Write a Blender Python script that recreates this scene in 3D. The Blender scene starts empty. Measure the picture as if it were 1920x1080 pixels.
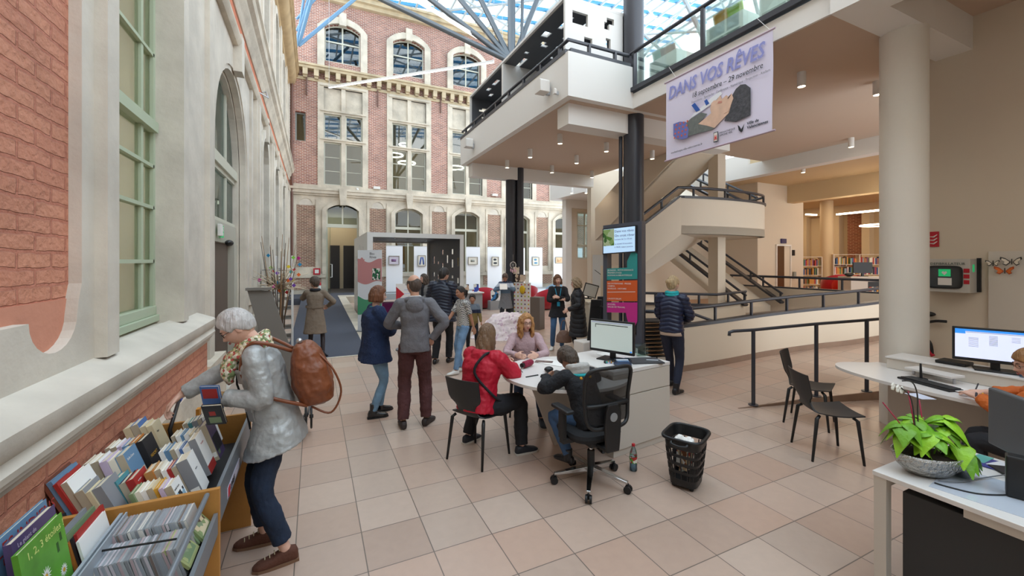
import bpy, math, random, os
import numpy as np
from mathutils import Vector as V, Matrix
from mathutils.geometry import tessellate_polygon
PI = math.pi
R = random.Random(7)
S = bpy.context.scene
# ---------------------------------------------------------------- camera, world, light
FOC, HOR, EYE = 778.0, 490.0, 1.9
YAW = math.atan(371 / FOC); SA, CA = math.sin(YAW), math.cos(YAW)
cam = bpy.data.objects.new('camera', bpy.data.cameras.new('camera')); S.collection.objects.link(cam)
cam.location = (0, 0, EYE); cam.rotation_euler = (PI / 2, 0, -YAW)
cam.data.sensor_width = 36; cam.data.lens = FOC / 1920 * 36; cam.data.shift_y = -(540 - HOR) / 1920
cam.data.clip_start = .05; cam.data.clip_end = 300
S.camera = cam
S.view_settings.view_transform = 'Standard'; S.view_settings.look = 'None'; S.view_settings.gamma = 1
S.view_settings.use_curve_mapping = False
S.view_settings.exposure = 0.33
try:
    S.cycles.use_denoising = True; S.cycles.max_bounces = 10; S.cycles.diffuse_bounces = 5; S.cycles.transparent_max_bounces = 16
    S.cycles.caustics_reflective = False; S.cycles.caustics_refractive = False; S.cycles.sample_clamp_indirect = 8
except Exception: pass
W = bpy.data.worlds.new('sky'); S.world = W; W.use_nodes = True
n = W.node_tree.nodes; l = W.node_tree.links; bg = n['Background']
tc = n.new('ShaderNodeTexCoord'); ns = n.new('ShaderNodeTexNoise'); ns.inputs['Scale'].default_value = 3; ns.inputs['Detail'].default_value = 5
rp = n.new('ShaderNodeValToRGB'); rp.color_ramp.elements[0].position = .35; rp.color_ramp.elements[0].color = (.62, .82, 1, 1)
rp.color_ramp.elements[1].position = .62; rp.color_ramp.elements[1].color = (1, 1, 1, 1)
l.new(tc.outputs['Generated'], ns.inputs['Vector']); l.new(ns.outputs['Fac'], rp.inputs['Fac']); l.new(rp.outputs['Color'], bg.inputs['Color'])
SKY = 3.0
bg.inputs['Strength'].default_value = SKY
def portal(name, loc, sx, sy):
    d = bpy.data.lights.new(name, 'AREA'); d.shape = 'RECTANGLE'; d.size = sx; d.size_y = sy; d.cycles.is_portal = True
    o = bpy.data.objects.new(name, d); o.location = loc; S.collection.objects.link(o)
portal('sky_portal', (11, 9, 19.9), 28.0, 34)
# ---------------------------------------------------------------- helpers
def ray(px, py):
    x = (px - 960) / FOC; return SA + x * CA, CA - x * SA, (HOR - py) / FOC
def onZ(px, py, z=0.):
    r = ray(px, py); t = (z - EYE) / r[2]; return V((r[0] * t, r[1] * t, z))
def onX(px, py, x):
    r = ray(px, py); t = x / r[0]; return V((x, r[1] * t, EYE + r[2] * t))
def onY(px, py, y):
    r = ray(px, py); t = y / r[1]; return V((r[0] * t, y, EYE + r[2] * t))
def onD(px, py, d):
    r = ray(px, py); return V((r[0] * d, r[1] * d, EYE + r[2] * d))
def srgb(h):
    if isinstance(h, str):
        h = h.lstrip('#'); c = [int(h[i:i + 2], 16) / 255 for i in (0, 2, 4)]
    else: c = h
    return tuple((v / 12.92 if v <= .04045 else ((v + .055) / 1.055) ** 2.4) for v in c) + (1,)
MATS = {}
def M(name, col='#808080', r=.5, m=0., bump=0., bs=30., var=0., vs=4., em=None, es=0., sheen=0., coat=0., alpha=1., trans=0., spec=None, stretch=None):
    if name in MATS: return MATS[name]
    t = bpy.data.materials.new(name); t.use_nodes = True; MATS[name] = t
    n = t.node_tree.nodes; l = t.node_tree.links; b = n['Principled BSDF']; c = srgb(col)
    b.inputs['Base Color'].default_value = c; b.inputs['Roughness'].default_value = r; b.inputs['Metallic'].default_value = m
    if spec is not None: b.inputs['Specular IOR Level'].default_value = spec
    if sheen: b.inputs['Sheen Weight'].default_value = sheen
    if coat: b.inputs['Coat Weight'].default_value = coat
    if alpha < 1: b.inputs['Alpha'].default_value = alpha
    if trans: b.inputs['Transmission Weight'].default_value = trans
    if em: b.inputs['Emission Color'].default_value = srgb(em); b.inputs['Emission Strength'].default_value = es
    if bump or var:
        tc = n.new('ShaderNodeTexCoord'); src = tc.outputs['Object']
        if stretch:
            mp = n.new('ShaderNodeMapping'); mp.inputs['Scale'].default_value = stretch; l.new(src, mp.inputs['Vector']); src = mp.outputs[0]
    if var:
        q = n.new('ShaderNodeTexNoise'); q.inputs['Scale'].default_value = vs; q.inputs['Detail'].default_value = 6; l.new(src, q.inputs['Vector'])
        rr = n.new('ShaderNodeValToRGB'); rr.color_ramp.elements[0].position = .3; rr.color_ramp.elements[1].position = .7
        rr.color_ramp.elements[0].color = tuple(v * (1 - var) for v in c[:3]) + (1,)
        rr.color_ramp.elements[1].color = tuple(min(1, v * (1 + var)) for v in c[:3]) + (1,)
        l.new(q.outputs['Fac'], rr.inputs['Fac']); l.new(rr.outputs['Color'], b.inputs['Base Color'])
    if bump:
        q = n.new('ShaderNodeTexNoise'); q.inputs['Scale'].default_value = bs; q.inputs['Detail'].default_value = 4; l.new(src, q.inputs['Vector'])
        u = n.new('ShaderNodeBump'); u.inputs['Strength'].default_value = min(1, bump); u.inputs['Distance'].default_value = .02
        l.new(q.outputs['Fac'], u.inputs['Height']); l.new(u.outputs['Normal'], b.inputs['Normal'])
    return t
def brick(name, c1, c2, mortar, axes, sc=1., bw=.22, bh=.07, ms=.012, bump=.5, r=.85, off=(0, 0), patch=None):
    if name in MATS: return MATS[name]
    t = bpy.data.materials.new(name); t.use_nodes = True; MATS[name] = t
    n = t.node_tree.nodes; l = t.node_tree.links; b = n['Principled BSDF']; b.inputs['Roughness'].default_value = r
    g = n.new('ShaderNodeNewGeometry'); sx = n.new('ShaderNodeSeparateXYZ'); cx = n.new('ShaderNodeCombineXYZ')
    l.new(g.outputs['Position'], sx.inputs[0]); l.new(sx.outputs[axes[0]], cx.inputs[0]); l.new(sx.outputs[axes[1]], cx.inputs[1])
    ad = n.new('ShaderNodeVectorMath'); ad.operation = 'ADD'; ad.inputs[1].default_value = (off[0] + 50, off[1] + 50, 0); l.new(cx.outputs[0], ad.inputs[0])
    wn = n.new('ShaderNodeTexNoise'); wn.inputs['Scale'].default_value = 9; l.new(g.outputs['Position'], wn.inputs['Vector'])
    wv = n.new('ShaderNodeVectorMath'); wv.operation = 'SCALE'; wv.inputs['Scale'].default_value = .02 * bh / .07; l.new(wn.outputs['Color'], wv.inputs[0])
    a2 = n.new('ShaderNodeVectorMath'); a2.operation = 'ADD'; l.new(ad.outputs[0], a2.inputs[0]); l.new(wv.outputs[0], a2.inputs[1])
    k = n.new('ShaderNodeTexBrick'); k.inputs['Scale'].default_value = 1; k.inputs['Brick Width'].default_value = bw; k.inputs['Row Height'].default_value = bh
    k.inputs['Mortar Size'].default_value = ms; k.inputs['Mortar Smooth'].default_value = .3; k.inputs['Bias'].default_value = 0
    k.inputs['Color1'].default_value = srgb(c1); k.inputs['Color2'].default_value = srgb(c2); k.inputs['Mortar'].default_value = srgb(mortar)
    l.new(a2.outputs[0], k.inputs['Vector'])
    nz = n.new('ShaderNodeTexNoise'); nz.inputs['Scale'].default_value = 1.3; nz.inputs['Detail'].default_value = 8; l.new(g.outputs['Position'], nz.inputs['Vector'])
    mr = n.new('ShaderNodeMapRange'); mr.inputs[3].default_value = .62; mr.inputs[4].default_value = 1.38; l.new(nz.outputs['Fac'], mr.inputs[0])
    mx = n.new('ShaderNodeMix'); mx.data_type = 'RGBA'; mx.blend_type = 'MULTIPLY'; mx.inputs[0].default_value = 1
    l.new(k.outputs['Color'], mx.inputs[6]); l.new(mr.outputs[0], mx.inputs[7]); l.new(mx.outputs[2], b.inputs['Base Color'])
    n2 = n.new('ShaderNodeTexNoise'); n2.inputs['Scale'].default_value = 25; n2.inputs['Detail'].default_value = 5; l.new(g.outputs['Position'], n2.inputs['Vector'])
    m1 = n.new('ShaderNodeMath'); m1.operation = 'MULTIPLY'; m1.inputs[1].default_value = -1.6; l.new(k.outputs['Fac'], m1.inputs[0])
    m2 = n.new('ShaderNodeMath'); m2.operation = 'ADD'; l.new(m1.outputs[0], m2.inputs[0]); l.new(n2.outputs['Fac'], m2.inputs[1])
    u = n.new('ShaderNodeBump'); u.inputs['Strength'].default_value = bump; u.inputs['Distance'].default_value = .02; l.new(m2.outputs[0], u.inputs['Height']); l.new(u.outputs['Normal'], b.inputs['Normal'])
    return t
def rotm(rx=0, ry=0, rz=0): return Matrix.Rotation(rz, 4, 'Z') @ Matrix.Rotation(ry, 4, 'Y') @ Matrix.Rotation(rx, 4, 'X')
def frame(p, d, up=(0, 0, 1)):          # matrix with local z along d
    d = V(d).normalized(); up = V(up)
    if abs(d.dot(up)) > .99: up = V((1, 0, 0))
    x = up.cross(d).normalized(); y = d.cross(x)
    m = Matrix.Identity(4)
    for i in range(3): m[i][0] = x[i]; m[i][1] = y[i]; m[i][2] = d[i]; m[i][3] = p[i]
    return m
EPS = 0
class MB:
    def __init__(s): s.v = []; s.f = []; s.m = []; s.k = 0; s.T = None
    def add(s, vs, fs):
        o = len(s.v)
        for p in vs: s.v.append(tuple(s.T @ V(p)) if s.T is not None else tuple(p))
        for f in fs: s.f.append([i + o for i in f]); s.m.append(s.k)
        return s
    def box(s, x0, x1, y0, y1, z0, z1, T=None):
        global EPS
        EPS = (EPS + 1) % 13; e = EPS * 6e-5; x0, x1, y0, y1, z0, z1 = min(x0, x1) - e, max(x0, x1) + e, min(y0, y1) - e, max(y0, y1) + e, min(z0, z1) - e, max(z0, z1) + e
        vs = [V((x, y, z)) for x in (x0, x1) for y in (y0, y1) for z in (z0, z1)]
        if T is not None: vs = [T @ p for p in vs]
        return s.add(vs, [(0, 1, 3, 2), (4, 6, 7, 5), (0, 4, 5, 1), (2, 3, 7, 6), (0, 2, 6, 4), (1, 5, 7, 3)])
    def bar(s, p0, p1, w, h, up=(0, 0, 1)):   # rectangular bar along p0-p1
        p0, p1 = V(p0), V(p1); m = frame(p0, p1 - p0, up)
        return s.box(-w / 2, w / 2, -h / 2, h / 2, 0, (p1 - p0).length, m)
    def cyl(s, p0, p1, r0, r1=None, n=16, cap=True):
        r1 = r0 if r1 is None else r1
        return s.tube([p0, p1], [r0, r1], n, cap)
    def tube(s, pts, rad, n=12, cap=True, closed=False):
        pts = [V(p) for p in pts]; k = len(pts)
        if not isinstance(rad, (list, tuple)): rad = [rad] * k
        vs = []; up = None
        for i, p in enumerate(pts):
            a = pts[(i - 1) % k] if (i or closed) else p; b = pts[(i + 1) % k] if (i < k - 1 or closed) else p
            d = (b - a)
            if d.length < 1e-9: d = V((0, 0, 1))
            d.normalize()
            if up is None: up = V((0, 0, 1)) if abs(d.z) < .9 else V((1, 0, 0))
            x = up.cross(d)
            if x.length < 1e-6: x = V((1, 0, 0)).cross(d)
            x.normalize(); y = d.cross(x); up = y
            for j in range(n):
                t = 2 * PI * j / n; vs.append(p + (x * math.cos(t) + y * math.sin(t)) * rad[i])
        fs = []
        for i in range(k if closed else k - 1):
            for j in range(n):
                a, b = i * n + j, i * n + (j + 1) % n; c, d = ((i + 1) % k) * n + (j + 1) % n, ((i + 1) % k) * n + j
                fs.append((a, b, c, d))
        if cap and not closed: fs.append(tuple(range(n))[::-1]); fs.append(tuple((k - 1) * n + j for j in range(n)))
        return s.add(vs, fs)
    def loft(s, rings, cap=True, closed=False):
        n = len(rings[0]); vs = [p for r in rings for p in r]; fs = []; k = len(rings)
        for i in range(k if closed else k - 1):
            for j in range(n):
                fs.append((i * n + j, i * n + (j + 1) % n, ((i + 1) % k) * n + (j + 1) % n, ((i + 1) % k) * n + j))
        if cap and not closed: fs.append(tuple(range(n))[::-1]); fs.append(tuple((k - 1) * n + j for j in range(n)))
        return s.add(vs, fs)
    def lathe(s, prof, c=(0, 0, 0), n=24, sx=1, sy=1, T=None):
        rings = []
        for r, z in prof:
            ring = [V((c[0] + r * sx * math.cos(2 * PI * j / n), c[1] + r * sy * math.sin(2 * PI * j / n), c[2] + z)) for j in range(n)]
            if T is not None: ring = [T @ p for p in ring]
            rings.append(ring)
        return s.loft(rings)
    def prism(s, outer, holes, d0, d1, fn):     # 2D polygon (with holes) extruded between depths, fn(u,v,d)->xyz
        loops = [outer] + list(holes); flat = [p for q in loops for p in q]
        tr = tessellate_polygon([[V((p[0], p[1], 0)) for p in q] for q in loops]); N = len(flat)
        vs = [fn(p[0], p[1], d0) for p in flat] + [fn(p[0], p[1], d1) for p in flat]
        fs = [tuple(t) for t in tr] + [tuple(i + N for i in t[::-1]) for t in tr]
        o = 0
        for q in loops:
            for i in range(len(q)):
                a, b = o + i, o + (i + 1) % len(q); fs.append((a, b, b + N, a + N))
            o += len(q)
        return s.add(vs, fs)
    def sph(s, c, rx, ry=None, rz=None, nu=16, nv=10, T=None):
        ry = rx if ry is None else ry; rz = rx if rz is None else rz
        rings = []
        for i in range(1, nv):
            t = PI * i / nv
            ring = [V((rx * math.sin(t) * math.cos(2 * PI * j / nu), ry * math.sin(t) * math.sin(2 * PI * j / nu), -rz * math.cos(t))) for j in range(nu)]
            rings.append([(T @ p if T is not None else p) + V(c) for p in ring])
        n0 = len(s.v); s.loft(rings, cap=False)
        a = V((0, 0, -rz)); b = V((0, 0, rz))
        if T is not None: a = T @ a; b = T @ b
        o = len(s.v) - n0; nu_ = nu
        base = n0
        s.v.append(tuple(s.T @ (V(c) + a) if s.T is not None else V(c) + a)); s.v.append(tuple(s.T @ (V(c) + b) if s.T is not None else V(c) + b))
        for j in range(nu):
            s.f.append([base + (j + 1) % nu, base + j, len(s.v) - 2]); s.m.append(s.k)
            q = base + (nv - 2) * nu
            s.f.append([q + j, q + (j + 1) % nu, len(s.v) - 1]); s.m.append(s.k)
        return s
    def build(s, name, mats, parent=None, smooth=False, bevel=0, bseg=2, sub=0, fix=True):
        me = bpy.data.meshes.new(name); me.from_pydata(s.v, [], s.f)
        if not isinstance(mats, (list, tuple)): mats = [mats]
        for m in mats: me.materials.append(m)
        if len(mats) > 1: me.polygons.foreach_set('material_index', s.m)
        if fix:
            import bmesh
            b = bmesh.new(); b.from_mesh(me); bmesh.ops.recalc_face_normals(b, faces=b.faces[:]); b.to_mesh(me); b.free()
        if smooth:
            me.polygons.foreach_set('use_smooth', [True] * len(me.polygons))
            if smooth != 2:
                try: me.set_sharp_from_angle(angle=.7)
                except Exception: pass
        o = bpy.data.objects.new(name, me); S.collection.objects.link(o)
        if parent is not None: o.parent = parent
        if bevel:
            q = o.modifiers.new('b', 'BEVEL'); q.width = bevel; q.segments = bseg; q.limit_method = 'ANGLE'; q.angle_limit = .6
        if sub:
            q = o.modifiers.new('s', 'SUBSURF'); q.levels = sub; q.render_levels = sub
        return o
def tag(o, label=None, cat=None, group=None, kind=None):
    if label: o['label'] = label
    if cat: o['category'] = cat
    if group: o['group'] = group
    if kind: o['kind'] = kind
    return o
def struct(o): o['kind'] = 'structure'; return o
def thing(name, label, cat, loc=(0, 0, 0), rz=0, group=None):
    o = bpy.data.objects.new(name, None); S.collection.objects.link(o); o.location = loc; o.rotation_euler = (0, 0, rz); o.empty_display_size = .1
    return tag(o, label, cat, group)
def kids(o): return [c for c in bpy.data.objects if c.parent == o]
def dup(root, loc, rz=None, label=None, group=None):
    r = root.copy(); S.collection.objects.link(r); r.location = loc
    if rz is not None: r.rotation_euler = (0, 0, rz)
    if label: r['label'] = label
    if group: r['group'] = group
    for ch in KID.get(root.name) or kids(root):
        c = ch.copy(); S.collection.objects.link(c); c.parent = r
        for g in kids(ch):
            d = g.copy(); S.collection.objects.link(d); d.parent = c
    return r
KID = {}
def text(name, body, size, m, mat, parent=None, ext=.0005, align='LEFT', shear=0, bold=0, sx=1):
    c = bpy.data.curves.new(name, 'FONT'); c.body = body; c.size = size; c.extrude = ext; c.align_x = align; c.shear = shear; c.offset = bold
    c.resolution_u = 2
    t = bpy.data.objects.new(name, c); S.collection.objects.link(t); me = bpy.data.meshes.new_from_object(t); bpy.data.objects.remove(t)
    me.transform(Matrix.Diagonal((sx, 1, 1, 1))); me.materials.clear(); me.materials.append(mat)
    o = bpy.data.objects.new(name, me); S.collection.objects.link(o); o.matrix_world = m
    if parent is not None: o.parent = parent
    return o
def facem(p, right, up):          # matrix: text right, up, normal
    x = V(right).normalized(); y = V(up).normalized(); z = x.cross(y); m = Matrix.Identity(4)
    for i in range(3): m[i][0] = x[i]; m[i][1] = y[i]; m[i][2] = z[i]; m[i][3] = p[i]
    return m
def arcpts(u0, u1, zs, rise, n=10):      # arch from (u1,zs) back to (u0,zs), segmental
    w = (u1 - u0) / 2; rr = (w * w + rise * rise) / (2 * rise); a = math.asin(min(1, w / rr)) if rise <= w else PI - math.asin(w / rr)
    c = (u0 + u1) / 2; zc = zs + rise - rr
    return [(c + rr * math.sin(a - 2 * a * i / n), zc + rr * math.cos(a - 2 * a * i / n)) for i in range(n + 1)]
def opening(u0, u1, z0, zs, rise, n=10):
    return [(u0, z0), (u1, z0)] + (arcpts(u0, u1, zs, rise, n) if rise else [(u1, zs), (u0, zs)])
YZ = lambda x0: (lambda u, v, d: (x0 + d, u, v))     # u=Y v=Z depth along X
XZ = lambda y0: (lambda u, v, d: (u, y0 + d, v))
XY = lambda z0: (lambda u, v, d: (u, v, z0 + d))
# ---------------------------------------------------------------- shared materials
STONE = M('limestone', '#d0c8bb', .85, bump=.35, bs=9, var=.13, vs=2.2)
STONE2 = M('weathered_stone', '#cbc1b0', .9, bump=.45, bs=12, var=.22, vs=1.6)
PLASTER = M('white_plaster', '#dcd6cb', .8, bump=.08, bs=20, var=.03, vs=1)
WHITE = M('white_paint', '#e2dfda', .6)
CREAM = M('cream_paint', '#d3c6b3', .7, var=.02, vs=.6)
SOFFIT = M('warm_lit_soffit', '#c4ad99', .7)  # white soffits; the warm, dim light on them is mixed into this colour
DARK = M('anthracite_steel', '#35373f', .35, bump=0)
CHAR = M('charcoal_panel', '#4b4d52', .5)
GREYM = M('pale_grey_steel', '#b9bcc0', .4, .3)
SAGE = M('sage_frame', '#b6c2a8', .5)
FRAMEW = M('window_frame_paint', '#c8c8b8', .5)
BLUES = M('blue_steel', '#3f92c8', .4)
BLACK = M('black_plastic', '#17181a', .45)
SILV = M('brushed_aluminium', '#b8babd', .3, .9)
RED = M('red_fabric', '#b3112a', .8, sheen=.3)
SALMON = brick('painted_brick', '#cf8f73', '#c8876d', '#be7a63', (1, 2), bw=.27, bh=.083, ms=.010, bump=.75)
SALMONP = M('salmon_plaster', '#cf8f76', .85, bump=.3, bs=10, var=.06, vs=3)
BRICKB = brick('old_brick', '#b27664', '#8c564c', '#cfc3b6', (0, 2), bw=.22, bh=.068, ms=.012, bump=.6)
BRICKG = brick('aged_brick', '#996c5c', '#785246', '#c6b8a2', (0, 2), bw=.22, bh=.068, ms=.012, bump=.6)
def glassmat(name, col='#eef6f4', refl=.5, dens=0.):
    if name in MATS: return MATS[name]
    t = bpy.data.materials.new(name); t.use_nodes = True; MATS[name] = t
    n = t.node_tree.nodes; l = t.node_tree.links; n.remove(n['Principled BSDF']); out = n['Material Output']
    tr = n.new('ShaderNodeBsdfTransparent'); tr.inputs[0].default_value = srgb(col)
    gl = n.new('ShaderNodeBsdfGlossy'); gl.inputs['Roughness'].default_value = .02
    fr = n.new('ShaderNodeFresnel'); fr.inputs[0].default_value = 1.5; mm = n.new('ShaderNodeMath'); mm.operation = 'MULTIPLY_ADD'; mm.inputs[1].default_value = refl; mm.inputs[2].default_value = dens
    l.new(fr.outputs[0], mm.inputs[0]); mx = n.new('ShaderNodeMixShader'); l.new(mm.outputs[0], mx.inputs[0]); l.new(tr.outputs[0], mx.inputs[1]); l.new(gl.outputs[0], mx.inputs[2]); l.new(mx.outputs[0], out.inputs[0])
    return t
GLASS = glassmat('clear_glass'); GLASSR = glassmat('window_glass', '#c8d4d4', .55, .02); GLASSU = glassmat('upper_window_glass', '#b8c8cc', 1.2, .08); GLASSG = glassmat('balustrade_glass', '#ecf6f2', .6, .01); GLASSK = glassmat('roof_glass', '#f4f9fb', .3)
def tilefloor():
    t = bpy.data.materials.new('limestone_tiles'); t.use_nodes = True; n = t.node_tree.nodes; l = t.node_tree.links; b = n['Principled BSDF']
    g = n.new('ShaderNodeNewGeometry'); mp = n.new('ShaderNodeMapping'); mp.inputs['Location'].default_value = (-.299 + 41, -.21 + 41, .5)
    l.new(g.outputs['Position'], mp.inputs[0])
    k = n.new('ShaderNodeTexBrick'); k.offset = 0; k.squash = 1; k.inputs['Scale'].default_value = 1; k.inputs['Brick Width'].default_value = .41; k.inputs['Row Height'].default_value = .41
    k.inputs['Mortar Size'].default_value = .0035; k.inputs['Mortar Smooth'].default_value = .1; k.inputs['Bias'].default_value = -.1
    k.inputs['Color1'].default_value = srgb('#bda899'); k.inputs['Color2'].default_value = srgb('#b69886'); k.inputs['Mortar'].default_value = srgb('#6f635a')
    l.new(mp.outputs[0], k.inputs['Vector'])
    wn = n.new('ShaderNodeTexWhiteNoise'); wn.noise_dimensions = '3D'
    sc = n.new('ShaderNodeVectorMath'); sc.operation = 'DIVIDE'; sc.inputs[1].default_value = (.41, .41, 1); fl = n.new('ShaderNodeVectorMath'); fl.operation = 'FLOOR'
    l.new(mp.outputs[0], sc.inputs[0]); l.new(sc.outputs[0], fl.inputs[0]); l.new(fl.outputs[0], wn.inputs[0])
    mr = n.new('ShaderNodeMapRange'); mr.inputs[3].default_value = .9; mr.inputs[4].default_value = 1.09; l.new(wn.outputs[0], mr.inputs[0])
    nz = n.new('ShaderNodeTexNoise'); nz.inputs['Scale'].default_value = 14; nz.inputs['Detail'].default_value = 10; nz.inputs['Distortion'].default_value = .4; l.new(g.outputs['Position'], nz.inputs['Vector'])
    m3 = n.new('ShaderNodeMapRange'); m3.inputs[1].default_value = .3; m3.inputs[2].default_value = .7; m3.inputs[3].default_value = .97; m3.inputs[4].default_value = 1.03; l.new(nz.outputs['Fac'], m3.inputs[0])
    mu = n.new('ShaderNodeMath'); mu.operation = 'MULTIPLY'; l.new(mr.outputs[0], mu.inputs[0]); l.new(m3.outputs[0], mu.inputs[1])
    mx = n.new('ShaderNodeMix'); mx.data_type = 'RGBA'; mx.blend_type = 'MULTIPLY'; mx.inputs[0].default_value = 1; l.new(k.outputs['Color'], mx.inputs[6]); l.new(mu.outputs[0], mx.inputs[7])
    l.new(mx.outputs[2], b.inputs['Base Color'])
    rr = n.new('ShaderNodeMapRange'); rr.inputs[3].default_value = .27; rr.inputs[4].default_value = .3; l.new(nz.outputs['Fac'], rr.inputs[0]); l.new(rr.outputs[0], b.inputs['Roughness'])
    u = n.new('ShaderNodeBump'); u.inputs['Strength'].default_value = .15; u.inputs['Distance'].default_value = .002; u.invert = True; l.new(k.outputs['Fac'], u.inputs['Height']); l.new(u.outputs['Normal'], b.inputs['Normal'])
    return t
TILE = tilefloor()
# ---------------------------------------------------------------- floor
# courtyard slab, with the stair void cut out
VOID = [(5.45, 5.12), (6.5, 4.98), (7.6, 4.9), (8.7, 4.72), (9.6, 4.5), (10.8, 4.35), (11.0, 4.5), (11.0, 8.2), (11, 11), (8.1, 11), (8.1, 6.5), (5.6, 7.4)]
b = MB(); b.prism([(-2, -6), (4.95, -6), (4.95, 3.55), (5.0, 5.2), (5.5, 7.45), (8.05, 6.55), (8.05, 11.05), (11, 11.05), (11, 23), (-2, 23)], [], -.2, 0, XY(0))
struct(b.build('floor', TILE))
# the corridor behind the posts slopes gently up to the right
b = MB()
rampz = lambda x: max(0, .055 * (x - 4.95))
pts = [(4.95, 3.60), (5.9, 3.36), (6.9, 3.03), (7.43, 2.86), (11.2, 2.0), (11.2, 4.3), (10.8, 4.35), (9.6, 4.5), (8.7, 4.72), (7.6, 4.9), (6.5, 4.98), (5.45, 5.12), (4.95, 5.2)]
vs = [(x, y, rampz(x)) for x, y in pts] + [(x, y, -.2) for x, y in pts]; N = len(pts)
b.add(vs, [tuple(range(N)), tuple(range(2 * N - 1, N - 1, -1))] + [(i, (i + 1) % N, (i + 1) % N + N, i + N) for i in range(N)])
struct(b.build('floor_ramp', TILE))
b = MB(); b.prism([(4.95, -6), (7.6, -6), (7.6, 2.8), (6.9, 3.03), (5.9, 3.36), (4.95, 3.6)], [], -.2, 0, XY(0)); struct(b.build('floor_right', TILE))
b = MB()
for (x0, y0), (x1, y1) in (((4.95, 3.59), (5.9, 3.35)), ((5.9, 3.35), (6.9, 3.02)), ((6.9, 3.02), (7.5, 2.84))):
    d = V((x1 - x0, y1 - y0, 0)).normalized(); nrm = V((d.y, -d.x, 0)) * .02
    q = [V((x0, y0, 0)), V((x1, y1, 0))]
    t = [V((p.x, p.y, rampz(p.x) + .004)) for p in q]
    a = [q[0], q[1], t[1], t[0]]; c = [p + nrm for p in a]
    b.add(a + c, [(0, 1, 2, 3), (7, 6, 5, 4), (0, 4, 5, 1), (3, 2, 6, 7), (1, 5, 6, 2), (0, 3, 7, 4)])
struct(b.build('trim_kerb', M('brown_stone', '#8d7462', .5, var=.1)))
b = MB(); b.box(5.0, 11.1, 4.4, 11.2, -1.4, -1.3); struct(b.build('floor_basement', TILE))
b = MB(); b.box(11, 24, -6, 16, .35, .5); struct(b.build('floor_library', M('library_floor', '#b98a63', .35)))
# ---------------------------------------------------------------- left facade
XL = -1.15
wins = [12.2, 15.6, 19.0]
holes = [opening(6.45, 9.35, -.05, 3.5, 1.44, 20), opening(3.37, 4.79, 1.34, 4.5, .5)]
holes += [opening(c - .7, c + .7, 1.34, 4.5, .5) for c in wins]
up = [2.2, 5.4, 8.8, 12.2, 15.6, 19.0]
holes += [opening(c - .65, c + .65, 7.5, 9.5, .45) for c in up]
scoop = [(2.6, 1.62)] + [(2.81 - .21 * math.cos(PI * i / 12), 1.62 - .17 * math.sin(PI * i / 12)) for i in range(1, 12)] + [(3.02, 1.62)]
holes.append([(1.5, 1.62)] + scoop + [(3.04, 1.7), (3.07, 1.78), (3.07, 5.1), (1.5, 5.1)])
b = MB(); b.prism([(-6, 0), (-.6, 0), (23.6, 0), (23.6, 10.6), (-6, 10.6)], [h if h[0][1] >= 0 else [(u, max(v, .001)) for u, v in h] for h in holes], 0, -.6, YZ(XL))
struct(b.build('wall_left', STONE))
b = MB(); b.box(XL - .3, XL - .055, 1.4, 3.1, 1.7, 5.15); struct(b.build('wall_left_brick', SALMON))
b = MB(); b.box(XL - .3, XL - .05, 1.4, 3.1, 1.3, 1.7); struct(b.build('wall_left_plaster', SALMONP))
def profY(b, prof, y0, y1):     # XZ profile swept along Y
    b.loft([[(x, y0, z) for x, z in prof], [(x, y1, z) for x, z in prof]])
b = MB(); profY(b, [(-1.2, 1.36), (-1.0, 1.285), (-.985, 1.27), (-.985, 1.2), (-1.01, 1.17), (-1.0, 1.155), (-.985, 1.135), (-.99, 1.105), (-1.015, 1.09), (-1.015, 1.07), (-1.03, 1.06), (-1.04, 1.03), (-1.2, 1.03)], .2, 5.55)
for y0, y1 in ((9.5, 11.4), (13, 14.8), (16.4, 18.2), (19.8, 23)): profY(b, [(-1.2, 1.36), (-1.05, 1.29), (-1.05, 1.2), (-1.1, 1.05), (-1.2, 1.03)], y0, y1)
struct(b.build('trim_sill', STONE, smooth=True))
b = MB(); b.box(-1.2, -1.05, .2, 5.5, .7, 1.04); struct(b.build('wall_left_lower_brick', SALMON))
b = MB(); b.box(-1.2, -1.0, .2, 5.5, 0, .72); b.box(-1.2, -1.02, 5.5, 6.4, 0, .75); b.box(-1.16, -1.08, 9.45, 23, 0, .8); struct(b.build('trim_plinth', STONE2))
b = MB()
def archi(u0, u1, z0, zs, rise, w, d):      # raised surround of an opening
    i = opening(u0, u1, z0, zs, rise); s = (u1 - u0 + 2 * w) / (u1 - u0); c = (u0 + u1) / 2
    o = opening(u0 - w, u1 + w, z0, zs, rise + w, 10)
    N = len(i); vs = []
    for dd in (0, d):
        vs += [(XL + dd, p[0], p[1]) for p in i]; vs += [(XL + dd, p[0], p[1]) for p in o]
    fs = []
    for k in range(1, N):
        a, e = k, (k + 1) % N
        fs += [(2 * N + a, 2 * N + e, 3 * N + e, 3 * N + a), (a, e, 2 * N + e, 2 * N + a), (N + a, 3 * N + a, 3 * N + e, N + e)]
    b.add(vs, fs)
archi(3.37, 4.79, 1.34, 4.5, .5, .16, .06)
for c in wins: archi(c - .7, c + .7, 1.34, 4.5, .5, .2, .06)
for c in up: archi(c - .65, c + .65, 7.4, 9.5, .45, .22, .07)
b.box(XL - .02, XL + .05, 5.9, 6.15, .74, 5.3); b.box(XL - .02, XL + .04, 9.6, 9.8, 0, 5.3)
for c in (10.4, 13.9, 17.3, 20.7, 22.6):
    b.box(XL - .02, XL + .07, c - .22, c + .22, 0, 5.3); b.box(XL - .02, XL + .09, c - .2, c + .2, 6.5, 10.4); b.box(XL, XL + .11, c - .12, c + .12, .8, 5.25)
for c in wins + [7.9]: b.box(XL, XL + .12, c - .13, c + .13, 4.9, 5.5)
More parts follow.
